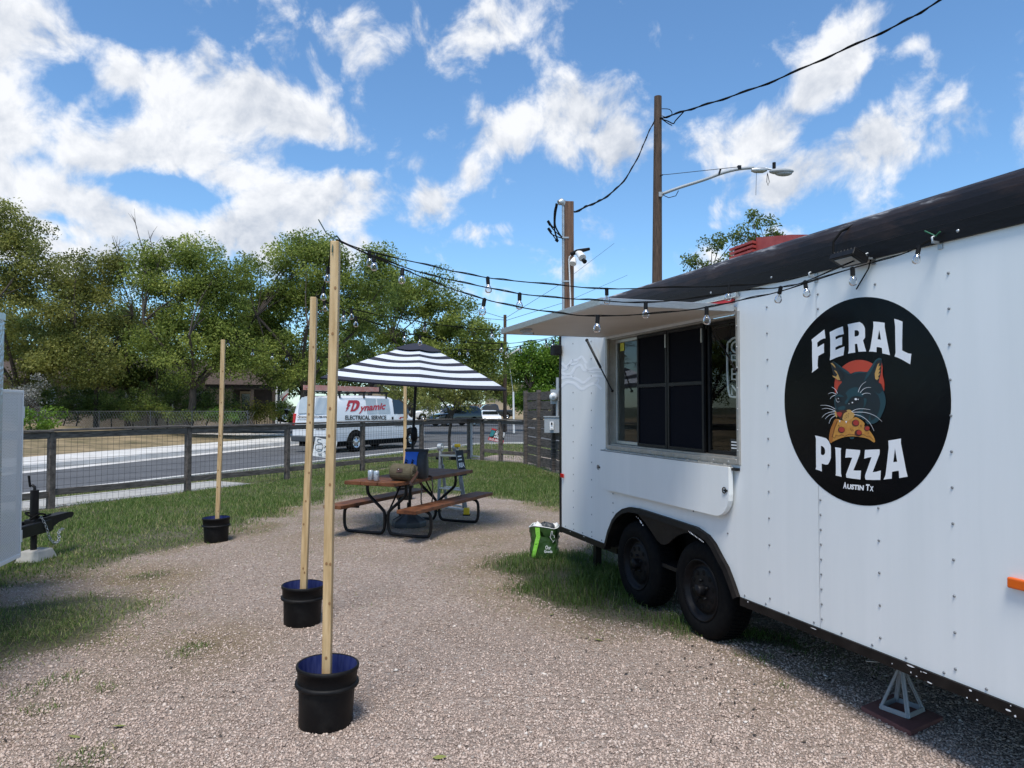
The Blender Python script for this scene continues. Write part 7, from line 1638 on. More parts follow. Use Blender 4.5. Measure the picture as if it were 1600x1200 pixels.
b.build('cloth', [M['white_plastic'], M['ink_red']], fg)
# houses past the junction
def simple_house(name, label, px0, px1, Y, zw, zr, wall_m, depth=7, gable=False):
    A_ = AT(px0, 640, Y); B_ = AT(px1, 640, Y); t = thing(name, label, 'house', ((A_.x+B_.x)/2, Y, 0))
    b = MB(); b.hexa([Vector((A_.x,Y,-.2)),Vector((B_.x,Y,-.2)),Vector((B_.x,Y+depth,-.2)),Vector((A_.x,Y+depth,-.2))], [Vector((A_.x,Y,zw)),Vector((B_.x,Y,zw)),Vector((B_.x,Y+depth,zw)),Vector((A_.x,Y+depth,zw))])
    if gable: b.add([Vector((A_.x,Y,zw)),Vector((B_.x,Y,zw)),Vector(((A_.x+B_.x)/2,Y,zr-.1))], [(0,1,2)])
    b.build('wall', wall_m, t); b = MB(); o = .5
    if gable:
        c_ = (A_.x+B_.x)/2; b.add([Vector((A_.x-o,Y-o,zw-.15)),Vector((c_,Y-o,zr)),Vector((B_.x+o,Y-o,zw-.15)),Vector((A_.x-o,Y+depth,zw-.15)),Vector((c_,Y+depth,zr)),Vector((B_.x+o,Y+depth,zw-.15))], [(0,1,4,3),(1,2,5,4)])
    else: b.add([Vector((A_.x-o,Y-o,zw)),Vector((B_.x+o,Y-o,zw)),Vector((B_.x-1,Y+depth/2,zr)),Vector((A_.x+1,Y+depth/2,zr)),Vector((B_.x+o,Y+depth+o,zw)),Vector((A_.x-o,Y+depth+o,zw))], [(0,1,2,3),(3,2,4,5),(1,4,2),(0,3,5)])
    b.build('roof', M['roof_shingle'], t)
    wx = (A_.x*0.35+B_.x*0.65); b = MB(); b.box((wx, Y-.03, 1.5), (1.4, .06, 1.1)); f_ = b.build('window', M['white_plastic'], t); b = MB(); b.box((wx, Y-.07, 1.5), (1.2, .02, .9)); b.build('pane', M['car_glass'], f_)
    return t
simple_house('tan_house', 'tan walled house behind the dark pickup truck', 758, 872, 104, 3.3, 5.2, M['tan_wall'])
simple_house('pale_gable_house', 'pale house whose gable shows just above the van roof', 560, 612, 72, 3.0, 4.2, M['tan_wall'], 7, True)
bf = thing('board_fence', 'brown board fence between the parked SUVs and tan house', 'fence', tuple(AT(720, 650, 100).xy) + (0,))
x0_, x1_ = AT(660, 640, 100).x, AT(766, 640, 100).x; k = 0; xx = x0_
while xx < x1_:
    b = MB(); b.box((xx+.14, 100, 0.95), (0.27, 0.03, 1.9+rng.normal(0,.02))); b.build('board', M['post_wood'], bf); xx += 0.29

# ============================================================ SIGNS AND FAR POLE
ss = AT(640.5, 620.5, 92); sg_ = thing('stop_sign', 'small red STOP sign far behind the van', 'road sign', (ss.x, ss.y, 0))
b = MB(); oc = [(0.40*math.cos(rad(22.5+45*k)), 0.40*math.sin(rad(22.5+45*k))) for k in range(8)]; b.prism(oc, lambda x, z: ss + Vector((x, 0, z)), lambda x, z: ss + Vector((x, 0.02, z))); b.build('plate', M['sign_red'], sg_)
b = MB(); text_quad(b, 'STOP', ss + Vector((-.29,-.006,-.12)), Vector((.58,0,0)), Vector((0,0,.25)), 0.03); b.build('lettering', M['decal_white'], sg_, fix=False)
b = MB(); b.cyl((ss.x, ss.y+.06, 0), (ss.x, ss.y+.06, ss.z+.3), 0.035, n=6); b.build('post', M['galv'], sg_)
# handwritten sign by the kerb
Yh = 20.6; h4 = [AT(493,683,Yh), AT(527,690,Yh-0.05), AT(522,717.5,Yh), AT(488,712,Yh+.05)]
hw = thing('handwritten_sign', 'tilted white handwritten sign standing at the kerb in front of the van', 'sign', (h4[3].x+.3, h4[3].y, 0))
nrm_ = (h4[1]-h4[0]).cross(h4[3]-h4[0]).normalized(); nrm_ = nrm_ if nrm_.y < 0 else -nrm_
b = MB(); b.hexa([p - nrm_*0.006 for p in h4], h4); b.build('board', M['decal_white'], hw)
def hq(x, y): return AT(470+x/13.33, 670+y/13.33, Yh) + nrm_*0.05
def proj(p): return p - nrm_*((p-h4[0]).dot(nrm_)-0.004)
b = MB()
for ln_ in ([(425,225),(380,212),(345,235),(345,270),(400,290),(440,310),(462,370),(440,440),(390,465),(330,455),(300,410),(305,350),(345,325),(430,322)], [(330,425),(440,425)], [(350,525),(430,520)], [(490,400),(520,360),(545,400)], [(475,490),(500,465),(540,480),(500,510)], [(375,560),(400,545),(430,565)], [(520,530),(548,540)], [(500,350),(530,390)]):
    b.tube([proj(hq(x, y)) for x, y in smoothc(ln_, 3)], 0.007, 4)
b.build('writing', M['ink_black'], hw)
b = MB(); bm0 = h4[3].lerp(h4[2], .3); bm1 = h4[3].lerp(h4[2], .75)
for q in (bm0, bm1): b = MB(); b.cyl(Vector((q.x, q.y+.02, -0.05)), q + Vector((0,.02,.3)), 0.005, n=5); b.build('wire_leg', M['galv'], hw)
Yr = 25.5; C9 = lambda x, y: AT(660+x/7.272, 600+y/7.272, Yr)
r4 = [C9(790,500), C9(945,545), C9(920,672), C9(745,635)]
rs_ = thing('yard_sign', 'tilted red and black yard sign stuck in the grass outside the fence', 'sign', (r4[3].x+.2, Yr, 0))
def rq(u, v, o=0.0): return (r4[0].lerp(r4[1], u)).lerp(r4[3].lerp(r4[2], u), v) + Vector((0, -o, 0))
b = MB(); b.hexa([rq(0,1,-.006), rq(1,1,-.006), rq(1,0,-.006), rq(0,0,-.006)], [rq(0,1), rq(1,1), rq(1,0), rq(0,0)]); b.build('board', M['ink_black'], rs_)
b = MB(); b.add([rq(0,.76,.004), rq(1,.76,.004), rq(1,1,.004), rq(0,1,.004)], [(0,1,2,3)]); b.add([rq(0,0,.004), rq(.35,0,.004), rq(.3,.12,.004), rq(0,.12,.004)], [(0,1,2,3)]); b.build('red_band', mat('sign_band', (0.55,0.03,0.03), rough=0.5), rs_)
b = MB(); b.add([rq(0.02,.16,.004), rq(.3,.16,.004), rq(.24,.62,.004), rq(0.02,.7,.004)], [(0,1,2,3)]); b.build('teal_patch', mat('sign_teal', (0.03,0.22,0.24), rough=0.5), rs_)
b = MB()
for wd, u0, u1, v0, v1 in (('CL  CE', .36,.97,.08,.28), ('PLU  E', .32,.97,.30,.50), ('AND R', .30,.9,.53,.72), ('512 555 01', .06,.92,.80,.96)): O_ = rq(u0, v1, .009); text_quad(b, wd, O_, rq(u1, v1, .009)-O_, rq(u0, v0, .009)-O_, 0.04)
b.build('lettering', M['decal_white'], rs_, fix=False)
b = MB()
for u in (.25, .75): b = MB(); q = rq(u, 1, -.02); b.cyl(Vector((q.x, q.y, -.06)), q + Vector((0,0,.3)), 0.005, n=5); b.build('wire_leg', M['galv'], rs_)
fp = AT(789, 640, 46); fpz = AT(789, 492, 46).z
dp_ = thing('utility_pole', 'thin distant brown utility pole left of the truck awning', 'utility pole', (fp.x, 46, 0))
b = MB(); b.cyl((fp.x,46,0), (fp.x,46,fpz), 0.13, 0.10, n=10); b.build('pole', M['pole_wood'], dp_)
b = MB(); b.tube([AT(790,560,45.9), AT(800,552,45.7), AT(809,546.5,45.5)], 0.045, 8); b.beam(AT(808,547,45.5), AT(813,544.5,45.4), 0.22, 0.10); b.build('light_arm', M['white_plastic'], dp_)
b = MB(); b.cyl(AT(794,555,45.9), AT(802,615,44), 0.02, n=5); b.build('guy_wire', M['galv'], dp_)
b = MB(); g_ = AT(803, 650, 43.9); b.cyl(AT(802,612,44), Vector((g_.x, 43.9, 0)), 0.06, n=8); b.build('guy_guard', M['white_plastic'], dp_)
b = MB()
for (x0_, y0_, x1_, y1_) in ((788,497,640,440),(789,500,560,470),(790,497,960,380),(790,501,980,430)): b.tube([AT(x0_,y0_,46), AT((x0_+x1_)/2,(y0_+y1_)/2+6,56), AT(x1_,y1_,72)], 0.014, 4)
tag(b.build('distant_wires', M['cable']), 'thin overhead wires fanning out from the distant pole', 'cable')

# ============================================================ TREES
LEAF = {
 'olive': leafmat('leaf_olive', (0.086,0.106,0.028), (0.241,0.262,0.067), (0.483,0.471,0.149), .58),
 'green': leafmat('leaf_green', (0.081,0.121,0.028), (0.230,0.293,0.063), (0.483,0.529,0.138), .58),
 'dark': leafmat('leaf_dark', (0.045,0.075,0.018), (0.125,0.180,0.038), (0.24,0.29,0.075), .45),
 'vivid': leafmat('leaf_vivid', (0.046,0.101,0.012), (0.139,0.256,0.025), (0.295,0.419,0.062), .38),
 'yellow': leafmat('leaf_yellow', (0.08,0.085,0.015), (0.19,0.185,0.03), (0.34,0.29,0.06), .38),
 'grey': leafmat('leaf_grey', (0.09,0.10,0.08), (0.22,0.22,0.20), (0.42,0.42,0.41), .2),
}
def leaves(cen, sig, per, size, seed):
    r = np.random.default_rng(seed); n = len(cen)*per
    c = np.repeat(cen, per, 0); s = np.repeat(sig, per)
    d = r.normal(0, 1, (n, 3)); d /= np.linalg.norm(d, axis=1, keepdims=True); rr_ = r.uniform(0, 1, n)**0.45
    p = c + d*(rr_*s)[:, None]*np.array([1.25, 1.25, 0.85])
    # each leaf a folded diamond, tips drooping outwards
    t = d*0.6 + r.normal(0, 0.7, (n, 3)) + np.array([0, 0, -0.25]); t /= np.linalg.norm(t, axis=1, keepdims=True)
    nrm = r.normal(0, 1, (n, 3)) + np.array([0, 0, 0.8]); q = np.cross(t, nrm); q /= np.linalg.norm(q, axis=1, keepdims=True)+1e-9
    L = size*r.uniform(.6, 1.3, n)[:, None]; Wd = L*0.55
    v = np.stack([p - t*L*.5, p + q*Wd*.5, p + t*L*.5, p - q*Wd*.5], 1).reshape(-1, 3)
    f = np.arange(n*4).reshape(n, 4)
    rnd = np.clip(np.repeat(r.normal(0.52, 0.16, len(cen)), per) + r.normal(0, 0.17, n), 0, 1)
    return v, f, np.repeat(rnd, 4)
def limb(mb, p0, p1, r0, r1, sag, rr_):
    m1 = p0.lerp(p1, .4) + Vector((rr_.uniform(-.12,.12), rr_.uniform(-.12,.12), sag))*((p1-p0).length*.35)
    mb.tube(smoothc([p0, m1, p1], 3), [r0 + (r1-r0)*k/6 for k in range(7)], 6, caps=False)
TREES_N = 0
def tree(name, label, base, crown, Y, pal, leaf=0.17, per=150, tr=0.16, group=None, zb=0.8, depth=0.9, twigs=0, shell=0.55, forks=2, sig=0.62, cat='tree'):
    """crown: list of (px,py,rx,ry,clumps), sizes as seen at distance Y"""
    global TREES_N; TREES_N += 1; r = np.random.default_rng(100+TREES_N)
    bx_ = AT(base, 640, Y); B0 = Vector((bx_.x, Y, zb))
    t = thing(name, label, cat, tuple(B0), group); cen = []; sg = []
    for (px, py, rx, ry, n) in crown:
        c = AT(px, py, Y); k = Y/FPX; rad3 = np.array([rx*k, rx*k*depth, ry*k])
        d = r.normal(0, 1, (n, 3)); d /= np.linalg.norm(d, axis=1, keepdims=True); rr_ = shell + (1-shell)*r.uniform(0, 1, n)**.7; rr_ = np.where(r.uniform(0, 1, n) < 0.35, r.uniform(.1, .8, n), rr_)
        cen.append(np.array(c)[None] + d*rr_[:, None]*rad3*0.92); sg.append(r.uniform(.7, 1.35, n)*sig)
    cen = np.concatenate(cen); sg = np.concatenate(sg); cen[:, 2] = np.maximum(cen[:, 2], zb+0.3)
    v, f, rnd = leaves(cen, sg, per, leaf, 500+TREES_N)
    o = npmesh('crown', v - np.array(B0)[None], f, LEAF[pal], {'rnd': rnd}, parent=t)
    b = MB(); top_z = cen[:, 2].max(); mid = Vector(cen.mean(0)); low = cen[:, 2].min()
    fork = B0.lerp(Vector((mid.x, mid.y, max(low, zb+1.2))), .8)
    b.tube(smoothc([B0 - Vector((0,0,.3)), B0.lerp(fork, .5) + Vector((r.uniform(-.15,.15), 0, 0)), fork], 3), [tr*1.25, tr*1.1, tr, tr*.95, tr*.92, tr*.9, tr*.85], 10)
    order = r.permutation(len(cen))[:min(len(cen), 34)]; hubs = []
    for k in range(5):
        a_ = 2*math.pi*k/5; hpt = fork.lerp(mid, .55) + Vector((math.cos(a_), math.sin(a_), r.uniform(-.1,.6)))*(0.32*(top_z-fork.z)); hubs.append(hpt); limb(b, fork, hpt, tr*.6, tr*.3, .25, r)
    for i in order:
        p_ = Vector(cen[i]); hpt = min(hubs, key=lambda h: (h-p_).length); limb(b, hpt, p_, tr*.26, tr*.07, .12, r)
    b.build('trunk', M['bark'], t)
    if twigs:
        b = MB()
        for k in range(twigs):
            p_ = Vector(cen[r.integers(len(cen))]); 
            if p_.z < mid.z+.5: continue
            e_ = p_ + Vector((r.uniform(-.7,.7), r.uniform(-.5,.5), r.uniform(.8,2.0))); limb(b, p_, e_, .028, .006, .1, r)
            for q in range(4): s_ = p_.lerp(e_, r.uniform(.3,.9)); limb(b, s_, s_ + Vector((r.uniform(-.5,.5), r.uniform(-.3,.3), r.uniform(.2,.7))), .012, .004, .05, r)
        tag(b.build('bare_twigs', M['bark'], t), kind='stuff')
    return t
TG = 'trees across the street'
tree('broad_tree', 'tall olive brown tree at the far left edge across the street', 82, [(-10,435,120,125,60),(85,470,85,95,44),(20,360,60,50,20),(60,565,90,55,34),(-110,470,100,120,26),(130,560,60,50,18)], 33, 'olive', .125, 330, .17, TG, depth=.8)
tree('broad_tree', 'thin yellowish tree between the two big trees on the left', 150, [(150,430,45,48,20),(150,500,55,60,24),(185,415,25,22,8)], 35, 'olive', .125, 300, .10, TG, twigs=3)
tree('spiky_tree', 'green tree with bare twigs on top left of centre', 292, [(290,452,75,80,42),(245,430,50,50,17),(345,448,55,65,26),(300,395,45,32,11),(290,545,100,60,44),(232,400,25,18,5),(375,560,42,34,14),(340,520,50,40,14)], 34, 'green', .125, 310, .17, TG, twigs=9, depth=.8)
tree('broad_tree', 'big rounded green tree behind the front wooden posts', 470, [(475,430,80,65,44),(420,460,65,80,34),(540,470,80,85,44),(490,390,45,28,13),(455,555,95,60,50),(590,430,45,45,17),(400,520,45,50,18)], 37, 'green', .135, 330, .2, TG, depth=.8)
tree('broad_tree', 'sunlit green tree sloping down behind the striped umbrella', 612, [(620,490,80,75,46),(700,515,65,65,38),(745,545,40,48,20),(660,455,50,36,17),(650,570,100,45,34),(770,560,24,36,10)], 44, 'green', .155, 340, .2, TG, depth=.8)
tree('leafy_tree', 'bright vivid green tree beside the truck back corner', 838, [(835,575,40,42,30),(860,590,34,50,24),(808,565,22,28,9),(830,620,45,30,22),(880,570,40,45,22),(920,590,50,50,16)], 50, 'vivid', .17, 300, .16, TG, zb=0)
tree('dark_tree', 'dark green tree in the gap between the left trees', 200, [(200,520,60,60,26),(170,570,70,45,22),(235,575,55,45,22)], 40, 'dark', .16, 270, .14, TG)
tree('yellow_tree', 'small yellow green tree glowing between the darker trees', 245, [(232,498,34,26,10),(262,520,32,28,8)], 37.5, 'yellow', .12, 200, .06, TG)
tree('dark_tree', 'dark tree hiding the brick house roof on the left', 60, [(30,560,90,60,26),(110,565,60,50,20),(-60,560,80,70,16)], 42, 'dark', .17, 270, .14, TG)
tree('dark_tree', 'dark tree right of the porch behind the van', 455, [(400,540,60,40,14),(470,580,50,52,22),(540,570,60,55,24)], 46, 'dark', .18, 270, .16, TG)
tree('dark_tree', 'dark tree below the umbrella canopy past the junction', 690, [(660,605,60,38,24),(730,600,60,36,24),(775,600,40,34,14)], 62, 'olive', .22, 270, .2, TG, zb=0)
tree('dark_tree', 'far dark tree between the distant pole and the vivid tree', 812, [(800,610,40,28,12),(850,625,60,24,14),(905,600,60,60,16)], 75, 'dark', .3, 170, .2, TG, zb=0)
tree('backdrop_tree', 'far green tree filling the gap behind the porch roof', 330, [(330,520,110,70,40),(400,500,70,60,20)], 56, 'green', .24, 260, .2, TG, zb=.5)
tree('backdrop_tree', 'far olive tree behind the leftmost tall tree', 90, [(100,510,130,75,46),(0,500,90,80,20)], 56, 'olive', .24, 260, .2, TG, zb=.5)
tree('backdrop_tree', 'far green tree behind the van roof and second post', 570, [(560,540,90,70,36),(640,560,60,50,18)], 60, 'green', .25, 260, .2, TG, zb=0)
tree('slender_tree', 'sparse treetop rising behind the truck roof and red air conditioner', 1165, [(1165,372,34,18,8),(1188,352,24,14,5),(1120,385,26,18,6),(1085,412,22,12,5),(1150,420,60,30,16),(1210,365,18,12,4),(1182,338,10,8,2),(1230,420,50,30,8)], 25, 'dark', .10, 90, .09, None, zb=0, sig=.26, depth=.7)
tree('sapling', 'thin young tree at the fence with drooping olive leaves', 706, [(700,612,42,24,14),(740,618,30,22,8),(668,606,30,20,7)], 21.6, 'olive', .075, 170, .045, None, zb=0, sig=.28, twigs=10)
tree('low_branch_tree', 'overhanging leafy tree just past the fence behind the umbrella pole', 640, [(660,625,40,26,10),(610,618,30,22,6)], 34, 'olive', .11, 200, .08, TG, zb=0, sig=.4)
# the same row of street trees carries on to the left, where the truck windows reflect it
tree('broad_tree', 'green street tree further left along the road', -420, [(-420,430,170,150,50),(-520,540,120,80,24)], 30, 'green', .2, 150, .2, TG)
tree('broad_tree', 'olive street tree furthest left along the road', -900, [(-900,430,230,190,60),(-760,520,160,110,30)], 24, 'olive', .2, 150, .2, TG)
SG = 'shrubs in the yards across the street'
def shrub(label, px, Y, w, h, pal, n=16, zb=.6, leaf=.10):
    k = Y/FPX; c = AT(px, 640, Y); py = 635 - (zb + h*.55 - 1.6)*FPX/Y
    return tree('shrub', label, px, [(px, py, w/2/k, h*.5/k, n)], Y, pal, leaf, 120, .03, SG, zb=zb, sig=.30, cat='shrub')
shrub('grey flowering bush at the left edge by the trailer cage', 52, 30, 1.7, 2.3, 'grey', 18, .6, .08)
shrub('bright green low bush under the grey flowering one', 62, 28.5, 1.8, 1.1, 'vivid', 14, .45)
shrub('dark shrub in front of the left brick wall', 118, 35, 3.2, 1.3, 'dark', 20, .7)
shrub('dark shrub between the first tree trunks', 175, 35.5, 3.0, 1.5, 'dark', 22, .75)
shrub('green bush below the middle windows', 232, 35, 2.6, 1.2, 'green', 18, .75)
shrub('low green hedge left of the thin wooden post', 300, 34.5, 3.2, .8, 'green', 18, .75)
shrub('low green bush right behind the thin wooden post', 352, 34.5, 2.2, .7, 'vivid', 12, .75)
shrub('yellow green bush in front of the porch', 402, 36, 2.2, 1.2, 'yellow', 18, .75)
shrub('dark green bush by the van back doors', 438, 37, 2.4, 1.2, 'green', 16, .7)
for k, (px, lab) in enumerate(((40,'leftmost dark hedge shrub in front of the brick house'),(98,'dark hedge shrub just right of the leftmost tree trunk'),(152,'dark hedge shrub at the foot of the thin yellowish tree'),(208,'dark hedge shrub between the thin tree and the spiky tree'),(262,'dark hedge shrub just left of the spiky tree trunk'),(322,'rightmost dark hedge shrub, just left of the lone wooden post'))):
    shrub(lab, px, 35.8 + (k % 3)*.5, 4.4, 1.7 + .3*((k*2) % 3), 'dark', 36, .75)
# chain link fence in the yard
cf = thing('chain_link_fence', 'low chain link fence in front of the brick house', 'fence', tuple(AT(250, 650, 32.5).xy) + (.7,))
xs_ = [AT(p_, 650, 32.5).x for p_ in (60, 155, 235, 300, 387)]
for x_ in xs_: b = MB(); b.cyl((x_, 32.5, .5), (x_, 32.5, 1.42), .022, n=8); b.build('post', M['base_grey'], cf)
for x0_, x1_ in zip(xs_[:-1], xs_[1:]): b = MB(); b.cyl((x0_, 32.5, 1.38), (x1_, 32.5, 1.38), .016, n=6); b.build('top_rail', M['base_grey'], cf)
b = MB(); xx = xs_[0]
while xx < xs_[-1]: b.cyl((xx, 32.5, .62), (xx+.4, 32.5, 1.38), .003, n=3, caps=False); b.cyl((xx+.4, 32.5, .62), (xx, 32.5, 1.38), .003, n=3, caps=False); xx += .12
tag(b.build('wire_mesh', M['galv'], cf), kind='stuff')

# ============================================================ GRASS, STONES, LITTER
def grassmat():
    m = leafmat('grass_blades', (0.072,0.122,0.026), (0.150,0.240,0.046), (0.44,0.38,0.19), .42); t = m.node_tree
    rp = [n for n in t.nodes if n.type == 'VALTORGB'][0]; rp.color_ramp.elements[1].position = 0.72
    return m
M['grass'] = grassmat()
def blades(pts_, z, h, w, straw, seed, seg=1, lean=.5, hi=.68):
    r = np.random.default_rng(seed); n = len(pts_)
    a = r.uniform(0, 2*np.pi, n); ln_ = np.abs(r.normal(lean, .3, n)); hh = h*r.uniform(.45, 1.25, n); ww = w*r.uniform(.6, 1.2, n)
    b0 = np.column_stack([pts_, z]); dr = np.column_stack([np.cos(a), np.sin(a), np.zeros(n)]); fa_ = a + r.uniform(.8, 2.3, n); sd_ = np.column_stack([np.cos(fa_), np.sin(fa_), np.zeros(n)])
    up_ = np.array([0, 0, 1.0])
    tip = b0 + dr*(hh*ln_)[:, None] + up_*(hh*np.clip(1-.35*ln_, .2, 1))[:, None]
    if seg == 1: v = np.stack([b0 - sd_*ww[:, None]/2, b0 + sd_*ww[:, None]/2, tip], 1); f = np.arange(n*3).reshape(n, 3); k = 3
    else:
        mid = b0 + dr*(hh*ln_*.32)[:, None] + up_*(hh*.58)[:, None]
        v = np.stack([b0 - sd_*ww[:, None]/2, b0 + sd_*ww[:, None]/2, mid - sd_*ww[:, None]*.36, mid + sd_*ww[:, None]*.36, tip], 1)
        i = np.arange(n)*5; f = np.concatenate([np.column_stack([i, i+1, i+3]), np.column_stack([i, i+3, i+2]), np.column_stack([i+2, i+3, i+4])]); k = 5
    rnd = np.where(r.uniform(0, 1, n) < straw, r.uniform(.72, 1.0, n), r.uniform(.0, hi, n))
    return v.reshape(-1, 3), f, np.repeat(rnd, k)
def sample(n, bx, seed): r = np.random.default_rng(seed); return np.column_stack([r.uniform(bx[0], bx[1], n), r.uniform(bx[2], bx[3], n)])
def mask_at(p):
    w_ = 0.22*vnoise(p, 1.5, 4, 1) + 0.10*vnoise(p, 7.0, 3, 2)
    A_ = poly_sd(p, LAWN) + w_; B_ = poly_sd(p, PATCH) + .6*w_; C_ = poly_sd(p, TRUCKG) + .45*w_
    T_ = np.full(len(p), -9.0)
    for tx, ty, r_ in TUFTW: T_ = np.maximum(T_, r_ - np.hypot(p[:, 0]-tx, (p[:, 1]-ty)*.8))
    return A_, B_, C_, T_
gr = np.random.default_rng(5)
def visible(p): return np.abs(p[:, 0]) < 0.74*p[:, 1] + 0.8
# lawn
p = sample(620000, (-13, 2.6, 6.2, 22.5), 21); p = p[visible(p)]; A_, B_, C_, T_ = mask_at(p); un = gr.uniform(0, 1, len(p))
patchy = np.clip(.85 + .35*vnoise(p, 1.1, 3, 8), .3, 1.0); wornp = np.exp(-(((p[:, 0]+1.0)/2.6)**2+((p[:, 1]-9.6)/2.2)**2))
keepm = (un < sstep(-.25, .35, A_)*patchy*(1-.75*wornp)); p = p[keepm]
hmul = 0.75 + .35*vnoise(p, .9, 3, 9)
v, f, q = blades(p, gzv(p), 0.085*np.clip(hmul, .4, 1.3), 0.0105, np.clip(.20 + .30*(1-patchy[keepm]) + .5*wornp[keepm], 0, 1), 22)
tag(npmesh('lawn_grass', v, f, M['grass'], {'rnd': q}), 'green lawn grass growing along the wire fence', 'grass', kind='stuff')
# thin straw fringe over the gravel edge
p = sample(120000, (-8, 4, 3.2, 12.5), 31); p = p[visible(p)]; A_, B_, C_, T_ = mask_at(p); S_ = np.maximum.reduce([A_, B_, C_]); un = gr.uniform(0, 1, len(p))
wornp = np.exp(-(((p[:, 0]+1.0)/2.4)**2+((p[:, 1]-9.6)/2.0)**2)); dens_ = np.exp(-((S_+.12)/.28)**2)*np.clip(.35+.6*vnoise(p, 2.2, 4, 4), 0, 1) + .35*wornp
kk_ = un < dens_*np.where(C_ > -.25, .25, 1); p = p[kk_]; v, f, q = blades(p, gzv(p)-.003, .045, .006, .72, 32, lean=1.3)
tag(npmesh('dry_grass', v, f, M['grass'], {'rnd': q}), 'dry straw coloured grass fringe on the gravel', 'grass', kind='stuff')
# near patch and truck side, tufts
p = sample(210000, (-5.5, -1.6, 3.4, 8.0), 41); p = p[visible(p)]; A_, B_, C_, T_ = mask_at(p); un = gr.uniform(0, 1, len(p)); kk_ = un < sstep(-.30, .55, B_)*np.clip(.55+.6*vnoise(p, 3.0, 3, 11), .05, 1)*.55; p = p[kk_]
v, f, q = blades(p, gzv(p)-.003, .042, .005, .42, 42, 2, 1.0); tag(npmesh('patch_grass', v, f, M['grass'], {'rnd': q}), 'low green and straw grass patch at the left front', 'grass', kind='stuff')
p = sample(150000, (-.6, 4.2, 3.6, 8.6), 51); p = p[visible(p)]; A_, B_, C_, T_ = mask_at(p); un = gr.uniform(0, 1, len(p)); kk_ = un < sstep(-.16, .42, C_)*np.clip(.7+.6*vnoise(p, 3.0, 3, 12), .05, 1)*.85; p = p[kk_]
v, f, q = blades(p, gzv(p)-.003, (.045+.075*sstep(0, .4, C_[kk_]))*np.clip(.8+.5*vnoise(p, 2.0, 3, 13), .3, 1.3), .006, .07, 52, 2, .6, .30); tag(npmesh('tall_grass', v, f, M['grass'], {'rnd': q}), 'taller dark green grass around the truck wheels', 'grass', kind='stuff')
TP_ = []
for i, (tx, ty, r_) in enumerate(TUFTW):
    rr_ = np.random.default_rng(60+i); n_ = int(5500*r_*r_*min(1, 5/ty)); a_ = rr_.uniform(0, 6.28, n_); d_ = r_*rr_.uniform(0, 1, n_)**.6; TP_.append(np.column_stack([tx+d_*np.cos(a_), ty+d_*np.sin(a_)*1.2]))
p = np.concatenate(TP_); v, f, q = blades(p, gzv(p)-.003, .038, .005, .22, 61, 2, .8); tag(npmesh('weeds', v, f, M['grass'], {'rnd': q}), 'small weed tufts growing in the gravel', 'weeds', kind='stuff')
# verge beyond the fence, and dry verge across the street
rr_ = np.random.default_rng(71); a_ = rr_.uniform(-9, 16, 40000); n_ = rr_.uniform(.15, 3.6, 40000); p = np.array([[FP0.x, FP0.y]]) + np.outer(a_, [FH.x, FH.y]) + np.outer(n_, [NF.x, NF.y])
kerb_d = (p[:, 0]-C0.x)*NC.x + (p[:, 1]-C0.y)*NC.y; ok = (kerb_d < -.2) & ((n_ > 1.5) | (a_ > 4.4)); p = p[ok]
v, f, q = blades(p, np.full(len(p), -.03), .09, .012, .3, 72); tag(npmesh('verge_grass', v, f, M['grass'], {'rnd': q}), 'grass on the verge between fence and kerb', 'grass', kind='stuff')
p = sample(30000, (-3.5, 9, 19, 32.5), 75); L1 = np.array([[CORNER.x, CORNER.y]]); sideR = (p[:, 0]-Q3.x)*RN.x + (p[:, 1]-Q3.y)*RN.y
kd = (p[:, 0]-C0.x)*NC.x + (p[:, 1]-C0.y)*NC.y; far_ok = p[:, 1] < 31.6; behind = ((p[:, 0]-Q3.x)*(-PN.x) + (p[:, 1]-Q3.y)*(-PN.y)) > .1; ok = (kd < -.2) & far_ok & behind
p = p[ok]; v, f, q = blades(p, np.full(len(p), -.03), .10, .014, .25, 76); tag(npmesh('corner_grass', v, f, M['grass'], {'rnd': q}), 'grass on the street corner outside the return fence', 'grass', kind='stuff')
# loose stones
def stones(n, seed, rlo, rhi, ylo, yhi, name, label, bright, cond=None):
    r = np.random.default_rng(seed); u = r.uniform(0, 1, n); y = 1/(1/ylo + u*(1/yhi-1/ylo)); x = r.uniform(-.76, .76, n)*y
    p = np.column_stack([x, y]); A_, B_, C_, T_ = mask_at(p); ok = (np.maximum.reduce([A_, B_, C_]) < .08); 
    if cond is not None: ok &= cond(p, r)
    p = p[ok]; n = len(p); oc_ = np.array([[1,0,0],[-1,0,0],[0,1,0],[0,-1,0],[0,0,1],[0,0,-1]], float)
    R_ = (rlo + (rhi-rlo)*r.uniform(0, 1, n)**2.2)[:, None, None]; k = r.uniform(.6, 1.25, (n, 6, 1)); an = r.uniform(0, 6.28, n); ca, sa = np.cos(an), np.sin(an)
    o_ = oc_[None]*k*R_*np.array([1.15, .9, .68]) + r.normal(0, .18, (n, 6, 3))*R_
    v = np.empty_like(o_); v[..., 0] = o_[..., 0]*ca[:, None] - o_[..., 1]*sa[:, None]; v[..., 1] = o_[..., 0]*sa[:, None] + o_[..., 1]*ca[:, None]; v[..., 2] = o_[..., 2]
    v += np.column_stack([p, gzv(p) + R_[:, 0, 0]*.18])[:, None, :]
    fo = np.array([[0,2,4],[2,1,4],[1,3,4],[3,0,4],[2,0,5],[1,2,5],[3,1,5],[0,3,5]]); f = (np.arange(n)*6)[:, None, None] + fo[None]
    rnd = np.clip(r.uniform(bright[0], bright[1], n), 0, 1)
    return tag(npmesh(name, v.reshape(-1, 3), f.reshape(-1, 3), M['stone'], {'rnd': np.repeat(rnd, 6)}), label, 'gravel', kind='stuff')
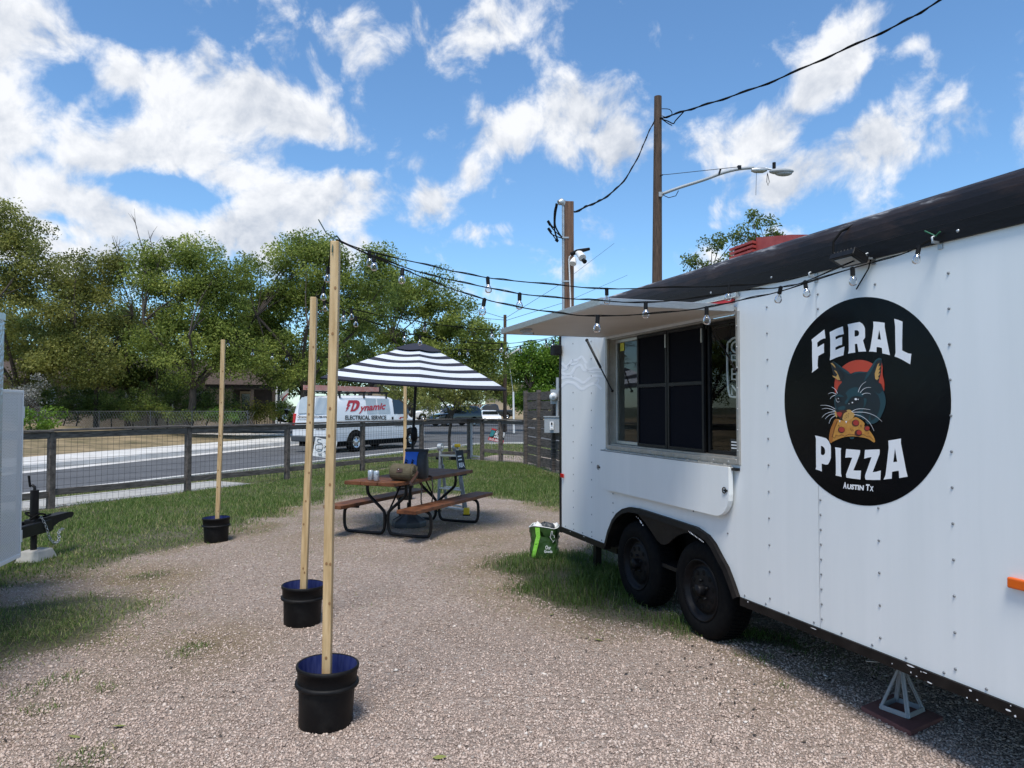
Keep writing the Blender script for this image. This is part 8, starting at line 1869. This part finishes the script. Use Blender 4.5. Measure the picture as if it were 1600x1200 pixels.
stones(180000, 81, .0038, .0112, 2.45, 12.0, 'gravel_stones', 'loose pinkish grey gravel stones over the lot', (0, .84))
stones(1500, 82, .007, .020, 2.6, 13, 'white_stones', 'larger pale stones scattered in the gravel', (.72, 1.0), lambda p, r: r.uniform(0, 1, len(p)) < .20 + .55*np.exp(-(((p[:, 0]-1.0)/1.0)**2+((p[:, 1]-4.4)/.8)**2)))
r = np.random.default_rng(91); n_ = 240; cx_ = np.where(r.uniform(0, 1, n_) < .6, r.normal(1.0, .5, n_), r.uniform(-3, 2.2, n_)); cy_ = np.where(cx_ > .2, r.normal(4.4, .55, n_), r.uniform(2.8, 7.5, n_)); b = MB()
for x_, y_ in zip(cx_, cy_):
    if y_ < 2.6: continue
    a_ = r.uniform(0, 6.28); L_ = r.uniform(.006, .020); d_ = Vector((math.cos(a_), math.sin(a_), r.uniform(-.1,.25)))*L_; s_ = Vector((-math.sin(a_), math.cos(a_), r.uniform(-.2,.2)))*L_*.35; c_ = Vector((x_, y_, gz(x_, y_)+.008))
    b.add([c_-d_, c_+s_+Vector((0,0,.003)), c_+d_, c_-s_], [(0,1,2,3)])
tag(b.build('leaf_litter', M['chips'], loc=(0,0,0)), 'dark bark chips and dead leaves on the gravel', 'litter', kind='stuff')
r = np.random.default_rng(93); LG = mat('fallen_leaf', (0.16,0.20,0.04), (0.28,0.26,0.08), 20, .6)
for k, (x_, y_) in enumerate(((687,1184),(186,1139),(116,1158),(935,1002),(862,962),(1285,985))):
    c_ = G(x_, y_); c_.z = gz(c_.x, c_.y)+.012; a_ = r.uniform(0, 6.28); d_ = Vector((math.cos(a_), math.sin(a_), .1))*.035; s_ = Vector((-math.sin(a_), math.cos(a_), .15))*.015
    b = MB(); b.add([c_-d_, c_-d_*.3+s_, c_+d_*.4+s_*.8, c_+d_, c_+d_*.3-s_, c_-d_*.4-s_, c_+Vector((0,0,-.004))], [(0,1,6),(1,2,6),(2,3,6),(3,4,6),(4,5,6),(5,0,6)], True)
    tag(b.build('fallen_leaf', LG), ['fallen green leaf on the gravel at the bottom centre','fallen leaf on gravel in the lower left','fallen curled leaf near the left bottom edge','fallen leaf beside the grass by the truck wheels','fallen leaf at the edge of grass left of the wheels','fallen leaf in the shade under the truck'][k], 'leaf', 'fallen leaves on the gravel')
